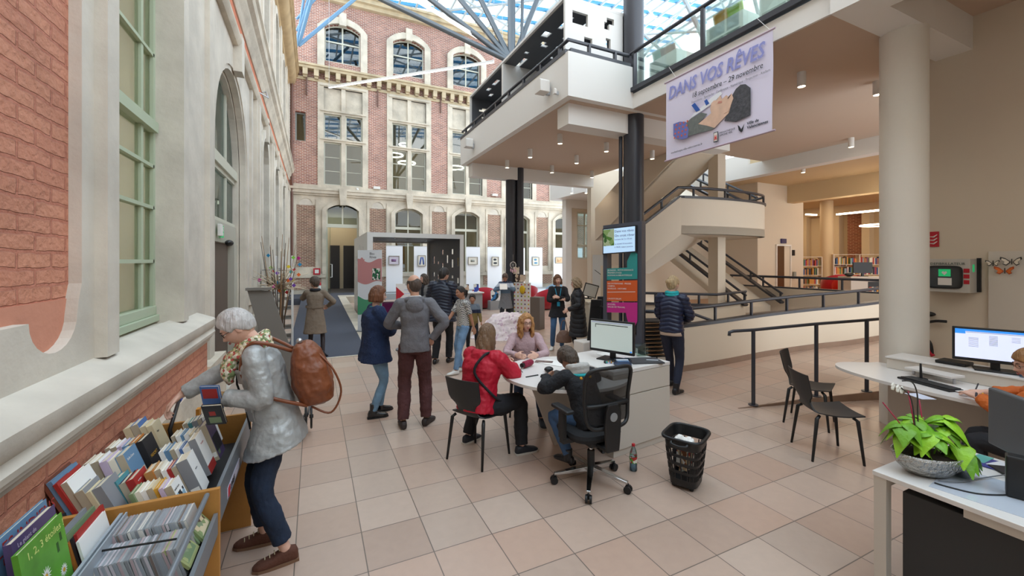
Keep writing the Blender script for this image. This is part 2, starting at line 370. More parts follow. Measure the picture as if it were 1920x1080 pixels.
for c in (2.6, 5.0, 7.2): b.box(XL - .02, XL + .09, c - .2, c + .2, 6.5, 10.4)
struct(b.build('trim_left', STONE))
b = MB(); profY(b, [(-1.2, 5.3), (-1.08, 5.3), (-1.03, 5.36), (-1.03, 5.42), (-1.1, 5.46), (-1.1, 5.5), (-1.2, 5.5)], -4, 23)
profY(b, [(-1.2, 5.85), (-1.1, 5.85), (-1.06, 5.92), (-1.05, 6.0), (-1.0, 6.05), (-.99, 6.15), (-.92, 6.2), (-.9, 6.33), (-.86, 6.36), (-.86, 6.42), (-1.2, 6.5)], -4, 23)
struct(b.build('trim_cornice', STONE2, smooth=True))
b = MB(); b.box(-1.2, -1.12, -4, 23, 5.5, 5.85); b.box(-1.2, XL + .012, 12.95, 13.5, 7.3, 10.3); b.box(-1.2, XL + .012, 6.2, 6.7, 7.3, 10.3); b.box(-1.2, XL + .012, 9.6, 10.1, 7.3, 10.3); struct(b.build('wall_left_upper_brick', M('orange_brick', '#c9795a', .85, bump=.5, bs=20, var=.15, vs=8)))
b = MB(); prof = [(-1.2, 10.3), (-1.1, 10.35), (-1.08, 10.5)] + [(-1.05 + .25 * math.sin(a), 10.85 - .33 * math.cos(a)) for a in (0, .35, .7, 1.05, 1.4)] + [(-.78, 10.95), (-.72, 10.98), (-.72, 11.12), (-.66, 11.16), (-.66, 11.26), (-1.75, 11.4)]
profY(b, prof, -6, 23); struct(b.build('trim_eave', M('ochre_stone', '#b49a74', .9, bump=.3, bs=8, var=.15, vs=2), smooth=True))
# near window with green frame and cream blind
def winframe(name, fn, u0, u1, z0, z1, rise, us, zs, mat, t=.045, dep=.06, glass=GLASSR, kind=True, zarch=None):
    b = MB(); g = 0
    op = opening(u0, u1, z0, z1, rise); inn = opening(u0 + t, u1 - t, z0 + t, z1, max(0, rise - t) if rise else 0)
    if not rise: inn = [(u0 + t, z0 + t), (u1 - t, z0 + t), (u1 - t, z1 - t), (u0 + t, z1 - t)]
    b.prism(op, [inn], 0, dep, fn)
    top = z1 + rise
    for u in us: b.prism([(u - t / 2, z0 + t), (u + t / 2, z0 + t), (u + t / 2, top - t * .6), (u - t / 2, top - t * .6)], [], .008, dep - .008, fn)
    for z, h, e in zs: b.prism([(u0 + t * .5, z - h / 2), (u1 - t * .5, z - h / 2), (u1 - t * .5, z + h / 2), (u0 + t * .5, z + h / 2)], [], -e, dep + e, fn)
    o = struct(b.build(name, mat))
    q = MB(); q.prism([(p[0], p[1]) for p in inn], [], dep * .45, dep * .55, fn); q.build('window_pane', glass, o)
    return o
fn = YZ(-1.36)
o = winframe('window_1', fn, 3.37, 4.79, 1.42, 4.5, .46, [4.5], [(1.9, .03, 0), (2.38, .03, 0), (3.1, .09, .03), (3.75, .03, 0), (2.75, .03, 0)], SAGE, .05, .06, glass=glassmat('near_window_glass', '#eef0ea', .35, .02))
q = MB(); q.box(-1.384, -1.378, 3.38, 4.78, 1.43, 3.06); q.box(-1.384, -1.378, 3.38, 4.78, 3.15, 4.6); 
bl = M('linen_blind', '#e2d6c0', .9); nt = bl.node_tree; tl = nt.nodes.new('ShaderNodeBsdfTranslucent'); tl.inputs[0].default_value = srgb('#dcd8ce'); mx = nt.nodes.new('ShaderNodeMixShader'); mx.inputs[0].default_value = .5
nt.links.new(nt.nodes['Principled BSDF'].outputs[0], mx.inputs[1]); nt.links.new(tl.outputs[0], mx.inputs[2]); nt.links.new(mx.outputs[0], nt.nodes['Material Output'].inputs['Surface']); q.build('window_blind', bl, o)
d = bpy.data.lights.new('blind_backlight', 'AREA'); d.shape = 'RECTANGLE'; d.size = 2.4; d.size_y = 3.6; d.energy = 85; d.color = (.92, .96, 1); sl_ = bpy.data.objects.new('added_blind_backlight', d); S.collection.objects.link(sl_); sl_.location = (-2.7, 4.1, 3.0); sl_.rotation_euler = (0, -PI / 2, 0)  # lamp added in the inner room so the blinds look backlit
q = MB(); q.box(-1.4, -1.27, 3.37, 4.79, 1.36, 1.42); q.box(-1.4, -1.29, 3.37, 4.79, 1.42, 1.5); q.build('window_sill', SAGE, o, bevel=.006)
for i, c in enumerate(wins):
    winframe('window_%d' % (i + 2), YZ(-1.4), c - .7, c + .7, 1.4, 4.5, .46, [c], [(2.4, .04, 0), (3.4, .1, .02)], FRAMEW, .07, .06)
for i, c in enumerate(up):
    winframe('window_%d' % (i + 5), YZ(-1.4), c - .65, c + .65, 7.5, 9.5, .43, [c], [(8.3, .04, 0), (9, .06, .02)], FRAMEW, .07, .06)
b = MB(); b.box(-3, -2.9, -6, 23.5, 0, 11); b.box(-3, XL - .6, -6, 23.5, 5.2, 5.3); b.box(-3, XL - .6, -6, -5.9, 0, 11); b.box(-3, XL - .6, 23.5, 23.6, 0, 11); b.box(-3, XL - .6, -6, 23.5, 11, 11.1); struct(b.build('wall_left_inner_room', CREAM))
# arched entrance
o = winframe('window_11', YZ(-1.42), 6.45, 9.35, 3.42, 3.5, 1.42, [7.35, 8.45], [(3.47, .16, .04)], FRAMEW, .09, .08)
o = winframe('window_12', YZ(-1.42), 6.45, 9.35, 2.5, 3.4, 0, [7.35, 8.45], [], FRAMEW, .08, .08)
b = MB(); b.box(-1.44, -1.32, 6.45, 9.35, 2.2, 2.52); b.box(-1.44, -1.3, 8.9, 9.35, 0, 2.2); b.box(-1.44, -1.3, 6.45, 6.6, 0, 2.2)
d = struct(b.build('door_1', M('door_frame_paint', '#b3b0a2', .5)))
q = MB(); q.box(-1.44, -1.40, 6.6, 8.9, 0, 2.2); q.build('door_leaf', M('brown_door', '#5d4c42', .45), d)
b = MB()
for e, (x, w) in enumerate(((-1.33, .12), (-1.22, .07))):
    oo = opening(6.45, 9.35, 0.75, 3.5, 1.44, 20); ii = opening(6.45 + w, 9.35 - w, 0.75, 3.5, 1.44 - w, 20)
    N = len(oo); vs = [(XL + k, p[0], p[1]) for k in (x - XL - .05, x - XL + .05) for q2 in (oo, ii) for p in q2]
    fs = []
    for k in range(1, N):
        a, c = k, (k + 1) % N; fs += [(2 * N + a, 2 * N + c, 3 * N + c, 3 * N + a), (N + a, N + c, 3 * N + c, 3 * N + a), (a, c, N + c, N + a)]
    b.add(vs, fs)
struct(b.build('trim_arch', STONE))
# ---------------------------------------------------------------- back facade, Y=23
YB = 23.; BC = [1.33 + 3.36 * i for i in range(5)]
nich = [-.37, 3.06, 6.4, 9.78, 13.1]
h = [opening(BC[0] - .77, BC[0] + .77, .001, 4.62, .3)] + [opening(c - .75, c + .75, 1.2, 4.5, .3) for c in BC[1:]]
for c in nich: h.append([(c - .42, 1.62), (c + .42, 1.62), (c + .42, 4.72), (c + .3, 4.72)] + [(c + .3 * math.cos(PI * i / 8), 4.75 + .3 * math.sin(PI * i / 8)) for i in range(9)] + [(c - .3, 4.72), (c - .42, 4.72)])
b = MB(); b.prism([(-1.9, 0), (17.5, 0), (17.5, 5.3), (-1.9, 5.3)], h, 0, .5, XZ(YB)); struct(b.build('wall_back', STONE2))
b = MB()
for c in nich: b.box(c - .5, c + .5, YB + .05, YB + .3, 1.5, 4.72)
b.box(15.7, 17.4, YB - .03, YB, 1.1, 4.9)
for c in nich: b.box(c - .7, c + .7, YB - .03, YB, .5, 1.08)
struct(b.build('wall_back_niche_brick', BRICKG))
b = MB()
for c in nich: b.box(c - .5, c + .5, YB + .04, YB + .3, 4.7, 5.15)
struct(b.build('wall_back_niche_head', STONE))
b = MB(); b.box(-1.1, BC[0] - .78, YB - .08, YB, 1.08, 1.28); b.box(BC[0] + .78, 17.5, YB - .08, YB, 1.08, 1.28)
for c in nich + [15.9]:
    for s_ in (-1, 1): b.box(c + s_ * .5 - .05, c + s_ * .5 + .05, YB - .04, YB, 1.3, 5.0)
b.box(-1.1, 17.5, YB - .1, YB, 5.2, 5.3); b.box(-1.1, 17.5, YB - .2, YB, 5.3, 5.5); b.box(-1.1, 17.5, YB - .26, YB, 5.46, 5.58); b.box(-1.1, 17.5, YB - .06, YB, 5.58, 5.72)
for c in BC: b.prism([(c - .13, 4.75), (c + .13, 4.75), (c + .2, 5.56), (c - .2, 5.56)], [], -.3, 0, XZ(YB))
def arX(c, w, z0, zs, rise, t, d, y=YB):
    i = opening(c - w, c + w, z0, zs, rise); o = opening(c - w - t, c + w + t, z0, zs, rise + t); N = len(i)
    vs = [(p[0], y - dd, p[1]) for dd in (0, d) for q in (i, o) for p in q]; fs = []
    for k in range(1, N):
        a, e = k, (k + 1) % N; fs += [(2 * N + a, 2 * N + e, 3 * N + e, 3 * N + a), (a, e, 2 * N + e, 2 * N + a), (N + a, N + e, 3 * N + e, 3 * N + a)]
    b.add(vs, fs)
for c in BC: arX(c, .77 if c < 2 else .75, 1.25, 4.5, .3, .2, .1)
# storey one: cross windows
for c in [1.36 + 3.36 * i for i in range(5)]:
    b.prism([(c - 1.2, 5.7), (c + 1.2, 5.7), (c + 1.2, 10.9), (c - 1.2, 10.9)], [[(c - .92, 5.78), (c + .92, 5.78), (c + .92, 10.72), (c - .92, 10.72)]], -.06, .25, XZ(YB))
    b.box(c - .1, c + .1, YB - .03, YB + .2, 5.78, 10.72)
    for z in (8.02, 9.45): b.box(c - .92, c + .92, YB - .04, YB + .2, z - .07, z + .07)
    for z in (8.02, 9.45, 10.72): b.box(c - 1.1, c + 1.1, YB - .12, YB, z + .03, z + .1)
    b.box(c - .93, c + .93, YB + .1, YB + .2, 9.45, 10.73)
    # storey two surround
    arX(c - .03, .86, 11.7, 13.75, .3, .33, .1); b.box(c - .2, c + .14, YB - .16, YB, 13.95, 14.6)
struct(b.build('trim_back', STONE2))
h = [[(c - .92, 5.78), (c + .92, 5.78), (c + .92, 10.72), (c - .92, 10.72)] for c in [1.36 + 3.36 * i for i in range(5)]] + [[(-.85, 7.86), (-.38, 7.86), (-.38, 9.3), (-.85, 9.3)]]
b = MB(); b.prism([(-1.9, 5.3), (17.5, 5.3), (17.5, 11), (-1.9, 11)], h, 0, .5, XZ(YB))
h = [opening(c - .89, c + .83, 12.1, 13.75, .3) for c in [1.36 + 3.36 * i for i in range(5)]]
b.prism([(-1.9, 11), (17.5, 11), (17.5, 15.3), (-1.9, 15.3)], h, .1, .5, XZ(YB)); struct(b.build('wall_back_brick', BRICKB))
b = MB(); b.box(-1.1, 17.5, YB - .05, YB + .1, 10.9, 11.05); b.box(-1.1, 17.5, YB - .3, YB + .1, 11.42, 11.55); b.box(-1.1, 17.5, YB - .38, YB + .1, 11.55, 11.64)
x = -.9
while x < 17: b.box(x - .11, x + .11, YB - .28, YB, 11.1, 11.42); b.box(x - .09, x + .09, YB - .18, YB, 11.0, 11.1); x += .5
struct(b.build('trim_corbels', M('corbel_stone', '#bfae90', .9, bump=.3, bs=8, var=.2, vs=2))); b = MB(); b.box(-1.1, 17.5, YB - .15, YB + .1, 15.1, 15.3); b.box(-1.1, 17.5, YB - .35, YB + .1, 15.3, 15.5); b.box(-1.1, 17.5, YB - .45, YB + .1, 15.5, 15.62)
struct(b.build('trim_top_cornice', M('corbel_stone')))
k = 13
for c in [1.36 + 3.36 * i for i in range(5)]:
    for s_ in (-1, 1):
        u0, u1 = (c - .92, c - .1) if s_ < 0 else (c + .1, c + .92)
        winframe('window_%d' % k, XZ(YB + .1), u0, u1, 5.78, 7.95, 0, [], [(7.2, .03, 0), (6.5, .03, 0)], FRAMEW, .06, .05); k += 1
        winframe('window_%d' % k, XZ(YB + .1), u0, u1, 8.09, 9.38, 0, [], [], FRAMEW, .06, .05, GLASSU); k += 1
    winframe('window_%d' % k, XZ(YB + .2), c - .89, c + .83, 12.1, 13.75, .3, [c - .03], [(13.15, .07, .01)], FRAMEW, .07, .06, GLASSU); k += 1
winframe('window_%d' % k, XZ(YB + .2), -.85, -.38, 7.86, 9.3, 0, [], [], M('grey_frame', '#8e9490', .5), .07, .05); k += 1
for c in BC[1:]:
    winframe('window_%d' % k, XZ(YB + .2), c - .75, c + .75, 1.25, 4.5, .28, [c], [(3.72, .14, .02)], FRAMEW, .07, .06); k += 1
o = winframe('window_%d' % k, XZ(YB + .2), BC[0] - .77, BC[0] + .77, 3.75, 4.62, .28, [BC[0]], [], FRAMEW, .07, .06); k += 1
b = MB()
c = BC[0]
b.box(c - .77, c - .7, YB + .2, YB + .26, .27, 3.75); b.box(c + .7, c + .77, YB + .2, YB + .26, .27, 3.75); b.box(c - .77, c + .77, YB + .18, YB + .28, 3.64, 3.76)
d = struct(b.build('door_2', FRAMEW))
q = MB(); q.box(c - .62, c - .6, YB - .42, YB + .2, .3, 3.6); q.build('glass_leaf', GLASSG, d)
q = MB(); q.tube([(c - .6, YB - .3, 1.1), (c - .52, YB - .3, 1.1), (c - .52, YB - .3, 1.75), (c - .6, YB - .3, 1.75)], .02, 8); q.build('door_handle', WHITE, d)
# rooms behind the back facade
b = MB(); b.box(-1.9, 17.6, 29, 29.1, 0, 15.3); b.box(-2, -1.9, 23.5, 29, 0, 15.3); b.box(17.5, 17.6, 23.5, 29, 0, 15.3); b.box(2.6, 2.7, 23.5, 29, 0, 5)
for z in (0, 5.25, 11.0, 15.2): b.box(-1.9, 17.5, 23.5, 29, z, z + .1)
struct(b.build('wall_back_rooms', CREAM))
b = MB(); b.box(-1.9, 2.65, YB, 29, .1, .27); struct(b.build('floor_hall', M('hall_carpet', '#4e5157', .5)))
b = MB(); b.box(-1.9, 2.6, 27, 27.1, .27, 5); struct(b.build('wall_hall', M('hall_paint', '#cdc6ae', .8)))
for (xa, xb, lb) in ((618, 637, 'left'), (644, 668, 'right')):
    p0 = onY(xa, 462, 26.9); p1 = onY(xb, 462, 26.9)
    b = MB(); b.box(p0.x, p1.x, 26.9, 26.99, .27, 2.85); o = struct(b.build('door_%d' % (3 if lb == 'left' else 4), M('dark_door', '#2c2e33', .5)))
b = MB()
for x0 in (4.2, 7.6, 10.9, 14.2): b.box(x0 - .15, x0 + .75, 25.5, 25.6, 1.0, 3.6)
struct(b.build('wall_wood_panel', M('light_wood', '#c99a62', .5, var=.08)))
b = MB(); b.box(2.7, 17.4, 24.5, 28, 5.25, 5.3); struct(b.build('trim_back_floor', M('light_wood')))
# ---------------------------------------------------------------- raised ledge, entrance ramp and carpet
b = MB(); P = [(-.55, 8.9), (1.0, 8.9), (1.0, 20.3), (1.6, 20.3), (1.6, 23), (-.55, 23)]
zz = lambda y: .27 * min(1, max(0, (y - 8.9) / 11.4)) + .004
pr_ = [(-.5, y) for y in (8.95, 20.3, 22.99)]
vs = []
for (y0, y1, xa, xb) in ((8.9, 20.3, -.5, 1.0), (20.3, 23.1, -1.1, 2.1)):
    b.add([(xa, y0, zz(y0)), (xb, y0, zz(y0)), (xb, y1, zz(y1)), (xa, y1, zz(y1)), (xa, y0, -.1), (xb, y0, -.1), (xb, y1, -.1), (xa, y1, -.1)], [(0, 1, 2, 3), (7, 6, 5, 4), (0, 4, 5, 1), (1, 5, 6, 2), (2, 6, 7, 3), (3, 7, 4, 0)])
struct(b.build('floor_carpet', M('dark_carpet', '#4a4d58', .95, bump=.2, bs=200)))
b = MB(); b.box(-.5, 1.0, 8.86, 8.92, 0, .012); b.add([(1.0, 8.9, 0), (1.3, 8.9, 0), (1.3, 20.3, .29), (1.0, 20.3, .29), (1.0, 8.9, -.1), (1.3, 8.9, -.1), (1.3, 20.3, -.1), (1.0, 20.3, -.1)], [(0, 1, 2, 3), (7, 6, 5, 4), (0, 4, 5, 1), (1, 5, 6, 2), (2, 6, 7, 3), (3, 7, 4, 0)])
b.box(1.0, 2.1, 20.3, 21.2, 0, .29); struct(b.build('trim_ramp', STONE2))
b = MB(); b.box(2.1, 17, 21.2, 23, 0, .28); struct(b.build('trim_ledge', M('ledge_stone', '#9aa0a4', .5)))
# ---------------------------------------------------------------- galleries, beams, columns
b = MB()
ZS, ZB, ZT = 4.6, 4.24, 4.86
b.box(3.73, 8.0, 5.7, 11.2, ZS, ZT); b.box(5.09, 8.0, 2.55, 5.7, ZS, ZT)
b.box(8.0, 14, 2.55, 7.2, ZS, ZT)
b.box(3.73, 3.85, 5.7, 11.2, ZT, 5.33); b.box(3.73, 5.09, 5.7, 5.82, ZT, 5.33); b.box(3.73, 3.85, 11.08, 11.2, ZT, 5.33)
struct(b.build('ceiling_gallery', WHITE))
b = MB(); b.box(3.9, 7.95, 5.95, 6.3, ZB, ZS); b.box(3.9, 7.95, 10.7, 11.0, ZB, ZS)
b.box(10.9, 11.2, 2.55, 7.6, ZB, ZS); b.box(10.9, 11.2, 7.6, 11, ZB, 4.9)
struct(b.build('trim_beams', WHITE))
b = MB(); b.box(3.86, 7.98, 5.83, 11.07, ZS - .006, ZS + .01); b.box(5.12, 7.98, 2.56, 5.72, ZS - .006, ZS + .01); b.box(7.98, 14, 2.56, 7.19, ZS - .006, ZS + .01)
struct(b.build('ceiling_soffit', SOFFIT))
b = MB(); b.box(5.0, 5.4, -6, 2.55, 4.55, 5.25); b.box(5.0, 7.5, 2.2, 2.55, 4.55, 5.25); struct(b.build('trim_edge_beam', WHITE))
b = MB(); b.box(5.2, 7.5, -6, 2.25, 4.96, 5.2); struct(b.build('ceiling_near', SOFFIT))  # same colour as the soffit, with warm, dim light mixed in
b = MB(); b.box(7.43, 7.7, -6, 2.95, 0, 5.2); struct(b.build('wall_right', CREAM))
b = MB(); b.box(-1.2, 7.5, -6.1, -6, 0, 7); struct(b.build('wall_behind', PLASTER))
b = MB(); b.cyl((6.2, 2.4, 0), (6.2, 2.4, 4.56), .215, n=48); struct(b.build('trim_white_column', PLASTER, smooth=True))
def col(name, x, y, r, z1, z0=0): b = MB(); b.cyl((x, y, z0), (x, y, z1), r, n=32); return struct(b.build(name, DARK, smooth=True))
col('trim_dark_column', 5.37, 6.0, .185, 9.5); col('trim_dark_pipe', 5.2, 6.16, .035, ZB, 0)
p = onY(962, 500, 10.85); col('trim_dark_column', p.x - .07, p.y, .15, ZB); col('trim_dark_column', p.x + .17, p.y - .1, .11, ZS)
# far gallery fragment and its wall
b = MB(); b.box(9.45, 16, 12.6, 15.9, 4.6, 5.45); b.box(9.9, 16, 15.3, 15.6, 4.24, 4.6); b.box(9.9, 10.2, 15.3, 15.6, 0, 4.6); b.box(8.0, 8.3, 11.2, 12.6, 4.6, 5.45) if 0 else None
struct(b.build('ceiling_far_gallery', WHITE))
b = MB(); b.prism([(10.2, 0), (16, 0), (16, 4.6), (10.2, 4.6)], [[(10.55, 2.0), (11.4, 2.0), (11.4, 4.1), (10.55, 4.1)]], 0, .2, XZ(15.4)); struct(b.build('wall_far', CREAM))
winframe('window_%d' % k, XZ(15.45), 10.55, 11.4, 2.0, 4.1, 0, [11.0], [(2.6, .1, 0), (3.5, .06, 0)], FRAMEW, .07, .06); k += 1
b = MB(); b.box(4.05, 4.12, 8.2, 9.7, 0, .0) if 0 else None
# ---------------------------------------------------------------- stair hall
b = MB(); cv = [(x, y) for x, y in VOID[:7]]
def wallstrip(b, path, z0f, z1f, t=.14):
    n = len(path); L = []; Rr = []
    for i, (x, y) in enumerate(path):
        a = path[max(0, i - 1)]; c = path[min(n - 1, i + 1)]; d = V((c[0] - a[0], c[1] - a[1], 0)).normalized(); nn = V((-d.y, d.x, 0)) * t
        L.append(V((x, y, 0))); Rr.append(V((x, y, 0)) + nn)
    rings = [[V((p.x, p.y, z0f(p.x))), V((p.x, p.y, z1f(p.x))), V((q.x, q.y, z1f(p.x))), V((q.x, q.y, z0f(p.x)))] for p, q in zip(L, Rr)]
    b.loft(rings)
def smoothpath(pts, n=6):
    out = []
    for i in range(len(pts) - 1):
        p0, p1, p2, p3 = [np.array(pts[j]) for j in (max(0, i - 1), i, i + 1, min(len(pts) - 1, i + 2))]
        for k_ in range(n):
            t = k_ / n; out.append(tuple(.5 * ((2 * p1) + (-p0 + p2) * t + (2 * p0 - 5 * p1 + 4 * p2 - p3) * t * t + (-p0 + 3 * p1 - 3 * p2 + p3) * t ** 3)))
    out.append(tuple(pts[-1])); return out
path = smoothpath([(4.98, 5.75), (5.1, 5.3), (5.45, 5.12), (6.5, 4.98), (7.6, 4.9), (8.7, 4.72), (9.6, 4.5), (10.8, 4.35)])
wallstrip(b, path, lambda x: -1.3, lambda x: .74 + rampz(x)); struct(b.build('wall_stair_front', CREAM, smooth=True))
b = MB(); wallstrip(b, [(x, y - .015) for x, y in path], lambda x: rampz(x), lambda x: rampz(x) + .1, .02); struct(b.build('baseboard_stair', M('brown_stone'), smooth=True))
def railing(name, pts, label, zr=.27, zk=0, r=.03, posts=None, kerb=.09, cat='railing', group=None):
    # dark tube handrail over a flat dark kerb, joined by short posts; pts are kerb-top points
    root = thing(name, label, cat, group=group)
    pts = [V(p) for p in pts]; b = MB(); b.tube([p + V((0, 0, zr)) for p in pts], r, 12); b.build('handrail', DARK, root, smooth=True)
    b = MB(); n = len(pts)
    for i in range(n - 1): b.bar(pts[i] - V((0, 0, .01)), pts[i + 1] - V((0, 0, .01)), kerb * 1.6, .05)
    b.build('kerb', DARK, root)
    Ls = [0]
    for i in range(n - 1): Ls.append(Ls[-1] + (pts[i + 1] - pts[i]).length)
    posts = posts or max(2, int(Ls[-1] / .8) + 1)
    for k_ in range(posts):
        s_ = (Ls[-1] - .1) * k_ / (posts - 1) + .05
        for i in range(n - 1):
            if Ls[i] <= s_ <= Ls[i + 1]:
                p = pts[i].lerp(pts[i + 1], (s_ - Ls[i]) / max(1e-6, Ls[i + 1] - Ls[i])); break
        b = MB(); b.box(p.x - .018, p.x + .018, p.y - .018, p.y + .018, p.z, p.z + zr); b.build('post', DARK, root)
    return root
railing('parapet_rail', [(x, y + .07, .77 + rampz(x)) for x, y in path], 'dark handrail on curved cream wall in front of the stair void')
railing('parapet_rail', [(11.05, 8.25, 1.22), (11.05, 4.4, 1.22)], 'straight dark handrail on parapet before the library shelves')
b = MB(); b.box(10.95, 11.1, 4.3, 8.3, -1.3, 1.2); b.box(11, 13.5, 8.25, 8.4, 0, 1.2) if 0 else None; struct(b.build('wall_stair_right', CREAM))
ep = [V((6.4, 7.9, .93)), V((8.1, 6.38, .93)), V((9.6, 6.75, .93))]
railing('parapet_rail', ep, 'short angled dark handrail behind the lower stair void', zr=.23)
b = MB(); wallstrip(b, [(p.x, p.y) for p in ep], lambda x: -1.3, lambda x: .92, .12); struct(b.build('wall_stair_inner', CREAM))
b = MB(); b.box(8.0, 13.5, 10.9, 11.1, -1.3, 4.9); b.box(13.4, 15.9, 9.0, 9.2, .5, 4.6); b.box(13.4, 13.55, 9.0, 11.1, .5, 4.6); b.box(15.8, 15.95, 9.0, 12, .5, 4.6); struct(b.build('wall_lift', CREAM))
b = MB(); b.box(9.05, 9.33, 7.1, 7.38, -1.3, 4.6); struct(b.build('trim_square_column', CREAM))
# landing with rounded end and flight one
b = MB()
Lp = [(7.15, 6.55), (7.9, 6.4), (8.8, 6.35), (9.6, 6.42), (10.1, 6.6), (10.38, 6.95), (10.42, 7.4), (10.4, 8.3)]
Lq = smoothpath(Lp, 5)
b.prism(Lq + [(7.15, 8.3)], [], 2.5, 2.68, XY(0)); wallstrip(b, Lq, lambda x: 2.5, lambda x: 3.3, .1); o = struct(b.build('wall_landing', CREAM, smooth=True))
fz = lambda x: 2.5 - (7.15 - x) * .7
b.v, b.f, b.m = [], [], []
def slab(b, A, B, C, D, h0, h1):      # A..D corners (bottom), lifted by h0/h1 in z
    vs = [V(p) + V((0, 0, h0)) for p in (A, B, C, D)] + [V(p) + V((0, 0, h1)) for p in (A, B, C, D)]
    b.add(vs, [(0, 1, 2, 3), (7, 6, 5, 4), (0, 1, 5, 4), (1, 2, 6, 5), (2, 3, 7, 6), (3, 0, 4, 7)])
slab(b, (7.2, 6.55, 2.49), (6.0, 6.75, 1.66), (7.4, 7.7, 1.6), (9.8, 8.2, 2.49), 0, .15)
slab(b, (7.17, 6.53, 2.5), (6.0, 6.73, 1.66), (6.0, 6.83, 1.66), (7.17, 6.64, 2.5), 0, .8)
b.box(6.0, 6.15, 6.85, 7.8, 0, 1.8)
struct(b.build('wall_lower_flight', CREAM))
ra = [(6.0, 6.8, 2.48), (7.15, 6.6, 3.31)] + [(x, y + .03, 3.31) for x, y in Lq[1:]]
railing('stair_rail', ra, 'dark handrail rising along the cream stair to its rounded landing', zr=.2, kerb=.07)
b = MB(); slab(b, (7.95, 10.6, 2.55), (9.3, 10.6, 2.55), (9.3, 7.2, 4.55), (7.95, 7.2, 4.55), 0, .18); slab(b, (7.93, 10.6, 2.55), (8.03, 10.6, 2.55), (8.03, 7.2, 4.55), (7.93, 7.2, 4.55), 0, 1.0)
slab(b, (9.22, 10.6, 2.55), (9.32, 10.6, 2.55), (9.32, 7.2, 4.55), (9.22, 7.2, 4.55), 0, .5); struct(b.build('wall_upper_flight', CREAM))
b = MB(); slab(b, (9.6, 7.2, 2.7), (10.7, 7.2, 2.7), (10.7, 10.8, 4.75), (9.6, 10.8, 4.75), 0, .15); slab(b, (9.4, 6.9, .6), (10.8, 6.9, .6), (10.8, 9.9, 2.5), (9.4, 9.9, 2.5), 0, .15); struct(b.build('wall_rear_flights', CREAM))
for x in (9.6, 10.7): railing('stair_rail', [(x, 7.2, 3.35), (x, 10.6, 5.3)], 'steel blue sloping handrail of the upper flight, %s of the pair' % ('nearer' if x < 10 else 'farther'), zr=.25, kerb=.07)
for x in (9.4, 10.8): railing('stair_rail', [(x, 6.6, .85), (x, 9.9, 2.95)], 'dark sloping handrail under the landing, %s of the pair' % ('nearer' if x < 10 else 'farther'), zr=.22, kerb=.09)
railing('stair_rail', [(6.6, 6.6, .85), (8.4, 5.6, .1)], 'dark handrail sloping down into the stair void', zr=.2, kerb=.05, posts=3)
# ---------------------------------------------------------------- gallery balustrades
def rail2(name, label, pts, zk, zr, post_xy, mat=DARK, glass=None, kerbw=.14):
    root = thing(name, label, 'railing'); b = MB()
    b.tube([(x, y, zr) for x, y in pts], .032, 12); b.build('handrail', mat, root, smooth=True)
    b = MB()
    for i in range(len(pts) - 1): b.bar((*pts[i], zk), (*pts[i + 1], zk), kerbw, .07)
    b.build('kerb', mat, root)
    for x, y in post_xy: b = MB(); b.box(x - .02, x + .02, y - .03, y + .03, zk, zr); b.build('post', mat, root)
    if glass:
        for (p, q) in glass:
            d = V((q[0] - p[0], q[1] - p[1], 0)); b = MB(); b.bar((p[0], p[1], (zk + zr) / 2), (q[0], q[1], (zk + zr) / 2), .012, zr - zk - .1); b.build('glass_panel', GLASSG, root)
    return root
rail2('gallery_railing', 'low dark handrail on the white gallery parapet with the grey cut-out box', [(3.79, 11.2), (3.79, 5.78), (5.06, 5.78)], 5.36, 5.56, [(3.79, y) for y in (10.9, 10.2, 9.5, 8.8, 8.1, 7.4, 6.7, 6.05)] + [(4.2, 5.78), (4.75, 5.78)])
rail2('glass_balustrade', 'glass balustrade with dark handrail above the hanging banner', [(5.1, 5.78), (5.1, -2)], 4.92, 5.6, [(5.1, y) for y in (5.7, 4.25, 2.85, 1.5)], glass=[((5.1, 5.6), (5.1, 4.3)), ((5.1, 4.2), (5.1, 2.9)), ((5.1, 2.8), (5.1, -1.8))])
# ---------------------------------------------------------------- cut-out boxes
def cutholes(u0, u1, v0, v1, n, rnd, s=1., tall=False):
    out = []; tries = 0; occ = []
    while len(out) < n and tries < 2500:
        tries += 1; w = rnd.choice((.1, .1, .16, .3)) * s; h = rnd.choice((.1, .2, .35, .45)) * s; t = rnd.random() < (.15 if tall else .45)
        if tall: w, h = rnd.choice((.12, .16, .2)), rnd.choice((.2, .3, .42))
        u = rnd.uniform(u0, u1 - w - .12 * s); v = rnd.uniform(v0, v1 - h)
        bb = (u - .06 * s, v - .06 * s, u + w + .2 * s, v + h + .06 * s)
        if any(not (bb[2] < o[0] or bb[0] > o[2] or bb[3] < o[1] or bb[1] > o[3]) for o in occ) or bb[2] > u1 or bb[3] > v1: continue
        occ.append(bb)
        if t: q = .1 * s; out.append([(u, v), (u + w, v), (u + w, v + h * .5), (u + w + q, v + h * .5), (u + w + q, v + h), (u + w * .5, v + h), (u + w * .5, v + h * .6), (u, v + h * .6)])
        else: out.append([(u, v), (u + w, v), (u + w, v + h), (u, v + h)])
    return out
